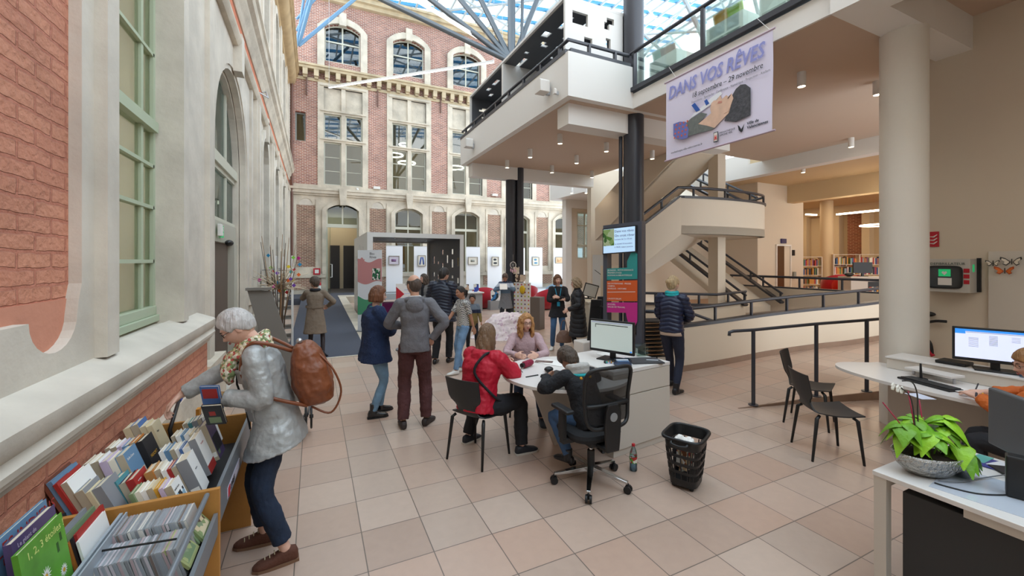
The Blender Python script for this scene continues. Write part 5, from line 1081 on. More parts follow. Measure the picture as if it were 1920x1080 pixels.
# 4 man in grey hoodie
p = onZ(778, 799); fc = (.22, .97)
J = person('balding man in grey hooded sweatshirt and maroon trousers, seen from behind', (p.x, p.y), fc, 1.76, lean=-.01, head=(-.55, .0, 0), feet={1: (.13, .02, 0, .45), -1: (-.13, -.02, 0, -.15)}, hands={1: (.19, -.03, 1.0), -1: (-.12, .24, 1.12)}, poles={1: (1, -.35, -.1), -1: (-1, -.1, -.8)}, hnorm={1: ((-.45, .35, -.8), (.5, -.8, .2))}, hcurl=.5, skin=SKIN, vox=.007,
    hair=dict(f=baldhair, m=hairmat('greyish_brown_hair', '#4d4038'), disp=.003), glasses=M('brown_frames'), top=dict(m=fabric('grey_jersey', '#6b6b70', bump=.3, bs=80, var=.04), name='hooded_sweatshirt', hem=.07, hood=1.0, g=1.02, ar=(.07, .06, .046), disp=.02),
    trousers=dict(m=fabric('maroon_corduroy', '#4e2b2b', bump=.4, bs=40, var=.14), r=(.097, .075, .065), disp=.028), shoes=dict(m=M('dark_brown_shoe', '#2f2624', .6), L=.28))
b = MB(); b.tube([J['neck'] + V((.056 * math.sin(a), .0 + .056 * math.cos(a), .025)) for a in [2 * PI * j / 16 for j in range(16)]], .02, 8, closed=True); b.build('shirt_collar', WHITE, J['root'], smooth=2)
# 5 cardigan woman
q = onD(797, 600, 10.2)
J = person('dark-haired woman with glasses in grey cardigan, partly hidden behind the hooded man', (q.x, q.y), (-.75, -.66), 1.60, head=(.5, 0, 0), hands={1: (.04, .24, 1.0), -1: (-.05, .24, 1.02)}, poles={1: (1, -.3, -.6), -1: (-1, -.3, -.6)}, skin=SKINL, hcurl=.8, hair=dict(f=bob(.17, .012, .016, .01, rad=1.05), m=hairmat('dark_brown_hair')), glasses=M('red_frames', '#a83a3a', .4),
    top=dict(m=fabric('grey_cardigan_knit', '#71706f', bump=.4, bs=70), name='cardigan', hem=.25), trousers=dict(m=BLK, r=(.088, .06, .05)), shoes=dict(m=M('black_leather')))
b = MB(); b.loft([ring(J['P'] + J['u'] * t + J['fw'] * .07, w, .06, J['rt'], J['fw'], 16) for t, w in ((-.05, .06), (.2, .05), (.42, .045), (.48, .03))]); b.build('dark_blouse', BLK, J['root'], smooth=2)
# 6 puffer man
p = onZ(829, 681)
J = person('man in quilted navy-black puffer jacket and dark trousers, seen from behind', (p.x, p.y), (.55, .84), 1.79, head=(.55, .12, 0), feet={1: (.1, .1, 0, .1), -1: (-.12, -.05, 0, -.1)}, hands={1: (.16, .28, 1.05), -1: (-.12, .3, 1.1)}, poles={1: (1, -.3, -.6), -1: (-1, -.3, -.6)}, hair=dict(f=short(.014, 0, .01), m=hairmat('near_black_hair', '#2a2522')), glasses=BLACK, bulk=1.1,
    top=dict(m=fabric('navy_black_nylon', '#1b2233', r=.45, bump=.15), hem=.16, puff=.055, g=1.06, ar=(.082, .075, .06), collar=.04, disp=.01), trousers=dict(m=BLK, r=(.095, .07, .06), disp=.02), shoes=dict(m=M('black_leather'), L=.29))
# 7 girl in checked shirt
p = onZ(856, 700); fc = (-.9, -.1)
J = person('girl in small-checked shirt and high blue jeans leaning forward in front of the puffer man', (p.x, p.y), fc, 1.47, pelvis=(0, -.12, .80), lean=.02, head=(-.15, .15, 0), feet={1: (.08, -.12, 0, .1), -1: (-.08, .05, 0, 0)}, hands={1: (.14, .22, .72), -1: (-.12, -.32, .60)}, poles={1: (.5, -1, 0), -1: (-.5, -1, 0)}, hcurl=.3, skin=SKIND, hs=1.06,
    hair=dict(f=ponytail, m=hairmat('near_black_hair')), top=dict(m=checker('checked_cotton', '#d9d7d2', '#2b2c33', 62), name='shirt', hem=.0, sleeve=.42, g=.92, disp=.016), trousers=dict(m=JEAN, r=(.095, .068, .052), disp=.016), shoes=dict(m=M('white_canvas', '#d9d6d0', .6), L=.27))
# 8 boy
q = onD(886, 640, 8.9)
J = person('small boy in grey, navy and mustard sweater facing the camera', (q.x, q.y), (-.38, -.92), 1.18, head=(.1, .05, 0), hands={1: (.2, .1, .55), -1: (-.2, .1, .55)}, skin=SKIND, hs=1.2, hair=dict(f=short(.014, .01, .012), m=hairmat('near_black_hair')),
    top=dict(m=banded('striped_knit', [(0, '#6d5a33'), (.62, '#7d6a3c'), (.79, '#1f2740'), (.875, '#6b7580')]), name='sweater', hem=.1, g=1.1), trousers=dict(m=BLK, r=(.09, .065, .055)), shoes=dict(m=M('black_leather')))
# 9 person reading a paper
p = onZ(948, 619); fc = (-.45, -.89)
J = person('short-haired person in grey and blue jacket reading a sheet of paper', (p.x, p.y), fc, 1.60, lean=.05, head=(.1, .5, 0), feet={1: (.1, .06, 0, .2), -1: (-.1, -.08, 0, -.2)}, hands={1: (.12, .28, 1.16), -1: (-.05, .32, 1.2)}, poles={1: (1, -.3, -.6), -1: (-1, -.3, -.6)}, hcurl=.8, skin=SKIND, hair=dict(f=short(.017, .01, .014), m=hairmat('brown_grey_hair', '#5a4a42')),
    top=dict(m=banded('blocked_jacket_cloth', [(0, '#7b7d82'), (1.02, '#5b7186'), (1.2, '#b9c4d4'), (1.3, '#33415c')]), hem=.24, collar=.02, disp=.022), trousers=dict(m=fabric('charcoal_cloth', '#23242b'), r=(.088, .062, .054)), shoes=dict(m=M('black_leather')))
b = MB(); m_ = Matrix.Translation(J['wr'][1] + V((-.08, .16, .06))) @ rotm(.9, 0, .1); b.box(-.1, .1, -.002, .002, -.1, .12, m_); me = b.build('paper_sheet', M('white_paper', '#ece9e4', .8)); me.matrix_world = J['root'].matrix_world if False else Matrix.Translation((p.x, p.y, 0)) @ Matrix.Rotation(math.atan2(-fc[0], fc[1]), 4, 'Z'); tag(me, 'white sheet of paper held up by the short-haired reader', 'paper')
# 10 lady with lanyard
p = onZ(1046, 655)
J = person('brown-haired woman in black cardigan with turquoise lanyard and folded arms', (p.x, p.y), (-.45, -.89), 1.62, lean=-.02, head=(-.15, 0, .08), feet={1: (.12, .02, 0, .3), -1: (-.08, .05, 0, -.1)}, hands={1: (-.01, .2, 1.10), -1: (.0, .235, 1.14)}, poles={1: (1, -.2, -.6), -1: (-1, -.2, -.6)}, hcurl=.7, skin=SKINL, hair=dict(f=bob(.11, .01, .018, .02, rad=1.05), m=hairmat('chestnut_hair', '#6a452c')),
    top=dict(m=BLK, name='cardigan', hem=.16, disp=.02), trousers=dict(m=fabric('mid_denim', '#3f5f85', var=.15), r=(.088, .062, .05)), shoes=dict(m=M('white_canvas')))
b = MB()
for k in (-1, 1): b.tube([J['neck'] + V(q_) for q_ in ((k * .07, -.02, 0), (k * .06, .09, -.04), (k * .02, .15, -.25), (0, .155, -.3))], .007, 6)
b.box(-.03, .03, .15, .156, 0, .09, Matrix.Translation(J['neck'] + V((0, 0, -.40)))); b.build('turquoise_lanyard', M('cyan_cloth', '#2f9fc4', .8), J['root'])
# 11 lady in long black coat with bag
p = onZ(1084, 668)
J = person('ash-blonde woman in long black quilted coat turned towards the lanyard woman', (p.x, p.y), (-.85, .5), 1.58, head=(.1, .05, 0), hands={1: (.2, .08, .82), -1: (-.2, .2, .95)}, skin=SKINL, hair=dict(f=bob(.10, .012, .022, .02, rad=1.06), m=hairmat('ash_blonde_hair', '#9a8468')), glasses=BLACK, bulk=1.12,
    top=dict(m=fabric('black_nylon', '#191a20', r=.6), name='coat', hem=.42, flare=.8, g=1.05, collar=.04, puff=.09, disp=.01), trousers=dict(m=BLK, r=(.08, .055, .048)), shoes=dict(m=M('black_leather')))
q = onD(1057, 628, 8.6); root = thing('handbag', 'soft brown handbag hanging between the two standing women', 'bag'); b = MB(); b.loft([ring(q + V((0, 0, z)), a, d, V((.9, -.43, 0)), V((.43, .9, 0)), 20, 2.8) for z, a, d in ((-.16, .13, .05), (-.14, .17, .08), (-.02, .15, .07), (.08, .09, .04), (.1, .05, .02))]); put(solid(b, .008, 2, .02, .08), 'bag_body', M('taupe_leather', '#7a5f52', .5, bump=.3, bs=20), root)
b = MB(); b.tube([V(t_) for t_ in cat([tuple(q + V(t_)) for t_ in ((-.06, .03, .08), (-.03, .02, .27), (.03, -.01, .29), (.07, -.03, .08))], 5)], .009, 8); b.build('handle', M('taupe_leather'), root, smooth=2)
# 12 blonde woman in navy puffer
p = onZ(1262, 736); fc = (.9, .44)
J = person('blonde woman with bun, turquoise scarf and short navy puffer jacket, seen from behind', (p.x - .03, p.y), fc, 1.70, lean=.02, head=(.35, .05, 0), feet={1: (.07, -.02, 0, .2), -1: (-.09, .3, 0, -.1)}, kneep={-1: (0, 1, 0)}, hands={1: (.08, .27, 1.0), -1: (-.08, .26, .98)}, poles={1: (1, -.5, -.3), -1: (-1, -.5, -.3)}, skin=SKINL, hcurl=.7, vox=.007, hair=dict(f=bunhair, m=hairmat('blonde_hair', '#b89e78')),
    top=dict(m=fabric('navy_nylon', '#1a2440', r=.4, bump=.1), hem=.02, puff=.058, g=1.0, ar=(.072, .064, .05), collar=.02, disp=.01), trousers=dict(m=fabric('navy_stretch', '#202639'), r=(.092, .064, .046), disp=.01), shoes=dict(m=M('black_leather'), name='boot', shaft=.08))
b = MB(); [b.tube([J['neck'] + V((.075 * math.sin(a), .01 + .075 * math.cos(a), dz)) for a in [2 * PI * j / 18 for j in range(18)]], .026, 8, closed=True) for dz in (.0, .035)]
limb(b, [J['neck'] + V((.08, -.02, 0)), J['neck'] + V((.15, .0, -.1)), J['neck'] + V((.16, .06, -.26))], [.03, .034, .02]); put(solid(b, .007, 1, .015, .04), 'turquoise_scarf', M('bright_turquoise', '#22a7ae', .8, bump=.3, bs=30), J['root'])
b = MB(); b.loft([ring(J['P'] + J['u'] * t, .158, .122, J['rt'], J['fw']) for t in (-.07, .02)]); b.build('shirt_hem', M('cream_cotton', '#d8c6b8', .8), J['root'], smooth=2)
# 13 seated woman in red jacket
fc = (.86, .50); xy = (1.47, 3.80)
J = person('seated woman in bright red hooded jacket with long brown hair, at the round table', xy, fc, 1.68, pelvis=(0, -.06, .52), lean=.24, head=(-.25, .28, 0), feet={1: wl(xy, fc, (1.85, 3.66, 0)) + (.5,), -1: wl(xy, fc, (1.46, 4.13, 0)) + (.1,)}, kneep={1: (0, .5, 1), -1: (0, .5, 1)}, hands={1: (.1, .42, .80), -1: (-.08, .46, .82)}, poles={1: (1, -.6, -.6), -1: (-1, -.6, -.6)}, skin=SKINL, vox=.007, bulk=1.15, hcurl=.8,
    hair=dict(f=bob(.24, .006, .016, .0, a0=1.0, r=.017), m=hairmat('long_brown_hair', '#6f543c')), glasses=BLACK, top=dict(m=fabric('red_nylon', '#b3082a', r=.6, bump=.2, var=.05), hem=.06, hood=1.1, g=1.1, ar=(.074, .068, .055), disp=.022, ds=.07, collar=.02),
    trousers=dict(m=BLK, r=(.105, .078, .06), disp=.02), shoes=dict(m=M('dark_trainer', '#23262e', .6), sole=M('pale_sole', '#c9c2b8', .6), L=.26))
b = MB(); pts = [J['neck'] + J['rt'] * .10 + V((0, .04, .0)), J['neck'] + J['rt'] * .1 - J['fw'] * .13 + V((0, 0, -.03)), J['P'] + J['u'] * .3 + J['rt'] * .05 - J['fw'] * .17, J['P'] + J['u'] * .12 + J['rt'] * .2 - J['fw'] * .04, J['P'] + J['u'] * .06 + J['rt'] * .2 + J['fw'] * .12]; b.tube([V(tuple(p_)) for p_ in cat([tuple(p_) for p_ in pts], 5)], .013, 8); b.build('bag_strap', BLK, J['root'], smooth=2)
# 14 seated girl facing the camera
fc = (-.42, -.9); xy = (2.42, 4.68)
J = person('seated girl with curly red-blond hair and glasses in pale pink sweater, facing the camera', xy, fc, 1.62, pelvis=(0, -.05, .5), lean=.08, head=(-.25, .1, 0), feet={1: wl(xy, fc, (2.14, 4.32, 0)) + (.1,), -1: wl(xy, fc, (2.4, 4.22, 0)) + (-.1,)}, kneep={1: (0, .5, 1), -1: (0, .5, 1)}, hands={1: (.12, .36, .79), -1: (-.12, .36, .79)}, poles={1: (1, -.6, -.6), -1: (-1, -.6, -.6)}, skin=SKINL, vox=.007, hcurl=.3,
    hair=dict(f=bob(.20, .014, .016, .0, a0=.95, r=.024, rad=1.12), m=hairmat('strawberry_blond_hair', '#b0804e')), glasses=BLACK, top=dict(m=fabric('pale_pink_fleece', '#b89ca0', bump=.4, bs=40), name='sweater', hem=.05, collar=.02, disp=.02), trousers=dict(m=DJEAN, r=(.085, .062, .05)), shoes=dict(m=M('dark_trainer'), sole=M('pale_sole')))
# 15 child bent over the table on the office chair
fc = (-.05, 1); xy = (2.17, 2.98)
J = person('child in black jacket bent over the round table from the office chair', xy, fc, 1.42, pelvis=(0, -.02, .53), lean=.5, head=(-.1, .85, 0), feet={1: (.22, .1, .15, .3), -1: (-.14, .12, .12, -.3)}, kneep={1: (.2, 1, .6), -1: (-.2, 1, .6)}, hands={1: (.16, .42, .80), -1: (-.16, .42, .80)}, poles={1: (1, -.6, -.4), -1: (-1, -.6, -.4)}, skin=SKIND, hs=1.12, vox=.007,
    hair=dict(f=short(.02, .01, .02), m=hairmat('dark_brown_hair'), disp=.014), top=dict(m=fabric('black_wool', '#17181d', bump=.5, bs=50), hem=.08, g=1.14, ar=(.074, .068, .055), disp=.03), trousers=dict(m=fabric('blue_school_denim', '#3c5a80'), r=(.095, .07, .055)), shoes=dict(m=M('black_leather'), name='boot', shaft=.06))
b = MB(); [b.tube([J['neck'] + V((.08 * math.sin(a), -.01 + .075 * math.cos(a), dz - .02 * math.cos(a))) for a in [2 * PI * j / 18 for j in range(18)]], .034, 8, closed=True) for dz in (.0, .04)]; put(solid(b, .007, 1, .015, .05), 'hood_lining', M('pale_grey_fleece', '#b4b2ae', .9, bump=.3, bs=40), J['root'])
b = MB(); b.tube([J['neck'] + V((.095 * math.sin(a), -.03 + .085 * math.cos(a), -.01)) for a in [PI * .55 + PI * .95 * j / 12 for j in range(13)]], .014, 8); b.build('turquoise_trim', M('bright_turquoise'), J['root'], smooth=2)
for x_, z_ in ((-.05, -.03), (.0, -.035), (.05, -.03)): b = MB(); b.sph(J['neck'] + V((x_, -.13, z_)), .014); b.build('yellow_toggle', M('amber_plastic', '#d99a20', .4), J['root'], smooth=2)
# 16 woman in orange at the right desk
fc = (-.25, .97); xy = (4.88, 1.06)
J = person('bespectacled woman in orange blouse writing at the right-hand desk', xy, fc, 1.64, pelvis=(0, -.05, .5), lean=.14, head=(-.35, .25, 0), feet={1: (.1, .35, 0, 0), -1: (-.1, .35, 0, 0)}, kneep={1: (0, .5, 1), -1: (0, .5, 1)}, hands={1: wl(xy, fc, (5.1, 1.44, .80)), -1: wl(xy, fc, (4.86, 1.42, .80))}, poles={1: (1, -.6, -.3), -1: (-1, -.6, -.3)}, hnorm={1: (0, .1, 1), -1: (0, .1, 1)}, skin=SKINL, vox=.007, hcurl=.25,
    hair=dict(f=bob(.1, .008, .018, .02), m=hairmat('light_brown_hair', '#94693f')), glasses=M('brown_frames'), top=dict(m=fabric('orange_crepe', '#c2601c', r=.7), name='blouse', hem=.05, ar=(.07, .064, .055), disp=.03, ds=.06, sleeve=.9), trousers=dict(m=BLK, r=(.1, .07, .055)), shoes=dict(m=M('black_leather')))
b = MB(); w_ = J['wr'][-1]; b.tube([w_ + V((.03 * math.cos(a), 0, .03 * math.sin(a))) for a in [2 * PI * j / 14 for j in range(14)]], .007, 6, closed=True); b.build('bracelet', M('dark_bead', '#3a3540', .4), J['root'], smooth=2); b = MB(); b.tube([w_ + V((.034 * math.cos(a), -.035, .034 * math.sin(a))) for a in [2 * PI * j / 14 for j in range(14)]], .006, 6, closed=True); b.build('yellow_wristband', M('yellow_plastic', '#d8b31e', .5), J['root'], smooth=2)
# ---------------------------------------------------------------- furniture
DW = M('desk_white', '#dcd8d4', .35); DWS = M('desk_side', '#c9c1b6', .5)
def obj1(b, name, mat, label, cat_, group=None, **k): return tag(b.build(name, mat, **k), label, cat_, group)
# white counter block of the round desk
ang = math.atan2(.09, .82); root = thing('counter_unit', 'white counter block with cupboard front at the right of the round desk', 'cabinet', (2.59, 3.17, 0), ang)
b = MB(); b.box(.02, .80, .02, .80, .0, .80); b.build('body', DWS, root, bevel=.003)
b = MB(); b.box(0, .83, 0, .84, .80, .835); b.build('countertop', DW, root, bevel=.003); b = MB(); b.box(.0, .83, .002, .022, .585, .795); b.build('upper_panel', DWS, root, bevel=.002); b = MB(); b.box(.0, .83, .002, .022, .07, .575); b.build('door', DWS, root, bevel=.002)
b = MB(); b.box(.02, .81, .02, .05, 0, .068); b.build('plinth', M('plinth_grey', '#9b948b', .6), root)
# round desk
cx_, cy_, r_ = 2.36, 3.66, .66
root = thing('round_desk', 'white round desk top with slanted panel legs where three people sit', 'table', (cx_, cy_, 0))
pg = [(.437, -.5), (.222, -.5), (.135, .37), (.55, .37)] + [(.66 * math.cos(a), .66 * math.sin(a)) for a in [.60 + (2 * PI - 1.47) * j / 60 for j in range(61)]]
b = MB(); b.prism(pg, [], 0, .03, XY(.73)); b.build('tabletop', DW, root, bevel=.004)
b = MB(); b.prism([(-.42, .726), (.35, .726), (.2, 0), (-.12, 0)], [], 0, .03, XZ(.02)); b.build('panel_leg', DWS, root)
# monitors
SCR = M('screen_grey', '#b9c4c0', .3, em='#b4c2bd', es=.35); SCB = M('screen_white', '#d4daee', .3, em='#cfd8f4', es=.6); SBL = M('screen_blue', '#2f7fd0', .3, em='#2f7fd0', es=.8); SDK = M('screen_text', '#8d93a8', .4, em='#8d93a8', es=.5)
def monitor(label, loc, nrm, w, h, zb, scr, extras=()):
    rz = math.atan2(nrm[0], -nrm[1]); root = thing('monitor', label, 'monitor', (loc[0], loc[1], zb), rz); g = .075
    b = MB(); b.box(-w / 2, w / 2, 0, .035, g, g + h); b.box(-w / 2 + .06, w / 2 - .06, .03, .055, g + .05, g + h - .05); b.build('housing', BLACK, root, bevel=.006)
    b = MB(); b.box(-w / 2 + .018, w / 2 - .018, -.002, 0, g + .03, g + h - .018); b.build('screen', scr, root)
    b = MB(); b.box(-.03, .03, .03, .06, .01, g + .12); b.box(-.14, .14, -.07, .13, 0, .012); b.build('stand', BLACK, root, bevel=.004)
    for n_, x0, x1, z0, z1, m_ in extras: b = MB(); b.box(-w / 2 + .018 + x0 * (w - .036), -w / 2 + .018 + x1 * (w - .036), -.0035, -.002, g + .03 + z0 * (h - .048), g + .03 + z1 * (h - .048)); b.build(n_, m_, root)
    return root
monitor('wide monitor with blank grey document on the round desk counter', (2.89, 3.58), (-.91, -.41), .52, .35, .836, SCR, [('menu_bar', .02, .98, .95, .985, SDK), ('window_edge', .12, .9, .88, .9, BLACK), ('window_side', .115, .125, .78, .9, BLACK), ('corner_icon', .95, .99, .01, .05, SBL)])
# things on the round desk
def onz(px, py, z): return onZ(px, py, z)
q = onz(987, 684, .79); b = MB(); root = thing('folded_umbrella', 'crimson folded umbrella lying on the round desk', 'umbrella', (q.x, q.y, .765), .5)
b.loft([ring(V((x, 0, .035)), r, r, V((0, 1, 0)), V((0, 0, 1)), 18, 2) for x, r in ((-.06, .026), (-.04, .036), (.0, .034), (.06, .036), (.1, .03), (.13, .012))]); b.build('canopy', fabric('crimson_nylon', '#8c1038', r=.6, bump=.8, bs=40), root, smooth=2); b = MB(); b.cyl((-.09, 0, .035), (-.055, 0, .035), .024); b.build('handle', BLACK, root, smooth=True)
b = MB(); b.tube([(-.09, 0, .03), (-.15, -.03, .005), (-.2, -.09, .003)], .003, 6); b.build('wrist_cord', BLACK, root)
a, c = onz(986, 707, .765), onz(1009, 703, .765); b = MB(); b.cyl(a, c, .006); obj1(b, 'pen', BLACK, 'black marker pen lying alone on the round desk', 'pen', smooth=True)
KEYM = M('key_grey', '#2c2e31', .5)
def keyboard(label, loc, rz, w=.42, d=.13):
    root = thing('keyboard', label, 'keyboard', loc, rz); b = MB(); b.box(-w / 2, w / 2, -d / 2, d / 2, 0, .018); b.build('case', BLACK, root, bevel=.004)
    b = MB()
    for i in range(int(w / .021)):
        for j in range(6): x = -w / 2 + .012 + i * .0205; y = -d / 2 + .012 + j * .0205; b.box(x, x + .017, y, y + .017, .018, .026)
    o = b.build('keys', KEYM, root); o['kind'] = 'stuff'; return root
q = onz(1035, 708, .765); keyboard('black keyboard half hidden under the child on the round desk', (q.x + .05, q.y + .05, .761), .35, .26, .13)
def paper(label, q, w, d, rz, mat=None, z=None, cat_='paper', name='paper_sheet', th=.003, grp=None):
    b = MB(); b.box(-w / 2, w / 2, -d / 2, d / 2, 0, th); o = obj1(b, name, mat or M('white_paper', '#ece9e4', .8), label, cat_, grp); o.location = (q.x, q.y, z); o.rotation_euler = (0, 0, rz); return o
q = onz(1040, 680, .765); paper('open white papers beside the umbrella on the round desk', q, .21, .3, .5, z=.762)
q = onz(1020, 678, .765); paper('dark picture leaflet between the umbrella and the white papers', q, .1, .2, .9, M('leaflet_dark', '#6e5a55', .5, var=.5, vs=30), .762, 'leaflet', 'leaflet')
q = onz(1029, 694, .78); b = MB(); b.sph((q.x, q.y, .79), .05, .04, .028); obj1(b, 'computer_mouse', BLACK, 'black mouse-like puck with coloured dots on the round desk', 'mouse', smooth=2)
q = onz(1140, 698, .765); b = MB(); b.box(-.13, .13, -.09, .09, 0, .01); o = obj1(b, 'desk_pad', BLACK, 'thin black pad under the payment terminal', 'pad'); o.location = (q.x, q.y + .05, .761)
root = thing('payment_terminal', 'small black payment terminal with lit colour screen on the round desk', 'terminal', (q.x + .05, q.y + .04, .771), -.3); b = MB(); b.box(-.04, .04, -.02, .02, 0, .1, rotm(-.5, 0, 0)); b.build('case', BLACK, root, bevel=.006)
b = MB(); b.box(-.032, .032, -.0225, -.02, .03, .09, rotm(-.5, 0, 0)); b.build('screen', speckle('icon_screen', ['#3a4a8a', '#8a5a9a', '#3a8a7a', '#c08a3a', '#aab0c8'], 60), root)
b = MB(); pts = [onz(1122, 700, .775), onz(1132, 690, .8), onz(1145, 688, .8), onz(1155, 696, .79), onz(1138, 706, .775)]; b.tube([V(t_) for t_ in cat([tuple(p) for p in pts], 5)], .006, 6); obj1(b, 'cable', BLACK, 'looped black cable beside the payment terminal', 'cable', smooth=2)
# things on the counter
q = onz(1208, 677, .838); paper('flat dark grey portfolio on the white counter', q, .34, .24, -.35, M('portfolio_grey', '#3d3e41', .6), .837, 'folder', 'portfolio', .012)
q = onz(1223, 676, .85); b = MB(); b.cyl((-.06, 0, .004), (.06, .0, .004), .005); o = obj1(b, 'pen', SILV, 'slim silver pen lying on the dark portfolio', 'pen'); o.location = (q.x, q.y, .85); o.rotation_euler = (0, 0, -.6)
q = onz(1203, 668, .838); b = MB(); b.box(-.06, .06, -.03, -.026, 0, .1); b.box(-.06, .06, .026, .03, 0, .13); b.box(-.06, .06, -.03, .03, 0, .004); b.box(-.06, -.057, -.03, .03, 0, .08); o = obj1(b, 'leaflet_holder', GLASSG, 'clear acrylic leaflet holder on the back of the counter', 'holder'); o.location = (q.x, q.y, .85); o.rotation_euler = (0, 0, -.3)
q = onz(1170, 684, .838); b = MB(); b.prism([(-.08, -.05), (.08, -.05), (.08, .05), (-.08, .05)], [[(-.074, -.044), (.074, -.044), (.074, .044), (-.074, .044)]], 0, .06, XY(0)); b.box(-.08, .08, -.05, .05, 0, .004); o = obj1(b, 'tray', glassmat('blue_tint_plastic', '#b8cfe4', .5, .05), 'clear bluish plastic box of cards in front of the monitor', 'box'); o.location = (q.x - .02, q.y, .837); o.rotation_euler = (0, 0, -.4)
b = MB()
for i in range(6): b.box(-.06, .06, -.035 + i * .012, -.03 + i * .012, .004, .05, rotm(.15, 0, 0))
o = obj1(b, 'card_stack', M('card_white', '#d9dde4', .7), 'upright cards filed inside the bluish plastic box', 'cards', kind=None) if 0 else tag(b.build('card_stack', M('card_white', '#d9dde4', .7)), 'upright cards filed inside the bluish plastic box', 'cards'); o.location = (q.x - .02, q.y, .838); o.rotation_euler = (0, 0, -.4); o['kind'] = 'stuff'
q = onz(1138, 664, .838); paper('loose white papers left of the monitor foot', q, .2, .14, .1, z=.837)
q = onz(1138, 678, .80); paper('stack of dark rimmed folders under the monitor on the round desk', onz(1138, 680, .78), .22, .16, .4, M('folder_dark', '#3a3b44', .5), .762, 'folder', 'folder', .05)
# office chair
root = thing('office_chair', 'black mesh office chair on a chrome star base, seen from behind', 'chair', (2.15, 2.93, 0), 0); CHR = M('polished_alu', '#c8cacc', .15, 1)
for i in range(5):
    a = .5 + 2 * PI * i / 5 - .25; ex, ey = .32 * math.cos(a), .32 * math.sin(a); b = MB(); b.loft([[V((u * ex - w * math.sin(a), u * ey + w * math.cos(a), z + dz)) for w, dz in ((ww, h), (ww, -h), (-ww, -h), (-ww, h))] for u, z, ww, h in ((.08, .13, .03, .02), (.5, .11, .024, .014), (1.0, .085, .016, .01))]); b.build('base_arm', CHR, root, bevel=.004)
    b = MB(); q = V((-math.sin(a), math.cos(a), 0)); [b.cyl(V((ex, ey, .032)) + q * t0, V((ex, ey, .032)) + q * t1, .031, n=18) for t0, t1 in ((-.026, -.008), (.008, .026))]; b.cyl((ex, ey, .03), (ex, ey, .08), .008); b.box(ex - .012, ex + .012, ey - .012, ey + .012, .045, .068); b.build('caster', BLACK, root, smooth=True)
b = MB(); b.cyl((0, 0, .10), (0, 0, .28), .032); b.build('gas_lift_sleeve', BLACK, root, smooth=True); b = MB(); b.cyl((0, 0, .26), (0, 0, .42), .016); b.build('gas_lift', CHR, root, smooth=True)
b = MB(); b.loft([[V((x * w, y * d + .04, z)) for x, y in [(math.copysign(abs(math.cos(t)) ** .6, math.cos(t)), math.copysign(abs(math.sin(t)) ** .6, math.sin(t))) for t in [2 * PI * j / 28 for j in range(28)]]] for z, w, d in ((.405, .19, .18), (.42, .235, .225), (.45, .245, .235), (.475, .235, .225), (.485, .19, .18))]); b.build('seat', fabric('black_seat_cloth', '#1c1d20'), root, smooth=True)
b = MB(); b.box(-.1, .1, -.14, .12, .36, .41); b.build('mechanism', BLACK, root, bevel=.01)
def backp(x, z): return V((x, -.235 - .10 * (1 - (x / .24) ** 2) * .35 - .06 * max(0, z - .8) + .03 * math.sin((z - .5) * 6), z))
def outline(w, z0, z1, n=40):
    o_ = []
    for j in range(n):
        t = 2 * PI * j / n; x = w * math.copysign(abs(math.cos(t)) ** .35, math.cos(t)); z = (z0 + z1) / 2 + (z1 - z0) / 2 * math.copysign(abs(math.sin(t)) ** .35, math.sin(t)); x *= 1 - .12 * (z1 - z) / (z1 - z0) - .0; o_.append(backp(x, z))
    return o_
b = MB(); b.tube(outline(.235, .56, 1.05), .016, 8, closed=True); b.build('back_frame', BLACK, root, smooth=2)
b = MB(); n_ = 14; b.tube([backp(x, .74) for x in [-.21 + .42 * i / n_ for i in range(n_ + 1)]], .018, 8); b.build('lumbar_bar', BLACK, root, smooth=2)
mesh = bpy.data.materials.new('chair_mesh'); mesh.use_nodes = True; nt = mesh.node_tree; nt.nodes['Principled BSDF'].inputs['Base Color'].default_value = srgb('#121214'); nt.nodes['Principled BSDF'].inputs['Alpha'].default_value = .62
b = MB(); rows = [[backp(x, z) for x in [-.215 + .43 * i / 10 for i in range(11)]] for z in [.60 + .43 * k_ / 10 for k_ in range(11)]]; vs = [p for r in rows for p in r] + [p + V((0, .004, 0)) for r in rows for p in r]; fs = []
for i in range(10):
    for j in range(10): a = i * 11 + j; fs += [(a, a + 1, a + 12, a + 11), (a + 121, a + 132, a + 133, a + 122)]
b.add(vs, fs); b.build('back_mesh', mesh, root, smooth=2, fix=False)
b = MB(); b.loft([[V((x * w, y, z)) for x, y in ((-1, -.30), (1, -.30), (1, -.27), (-1, -.27))] for z, w in ((.38, .06), (.46, .07), (.60, .08), (.70, .07), (.76, .05))]); b.box(-.05, .05, -.28, -.05, .37, .40); b.build('back_spine', BLACK, root, bevel=.008)
b = MB(); b.cyl((0, -.305, .66), (0, -.298, .66), .035, n=24); b.build('round_badge', M('badge_grey', '#8a8b8c', .5), root)
for k_ in (-1, 1):
    b = MB(); b.box(k_ * .285 - .02, k_ * .285 + .02, -.03, .04, .43, .66); b.box(min(k_ * .18, k_ * .3), max(k_ * .18, k_ * .3), -.03, .03, .39, .43); b.build('arm_post', BLACK, root, bevel=.006)
    b = MB(); b.box(k_ * .285 - .04, k_ * .285 + .04, -.12, .13, .66, .69); b.build('armrest', BLACK, root, bevel=.014, bseg=3)
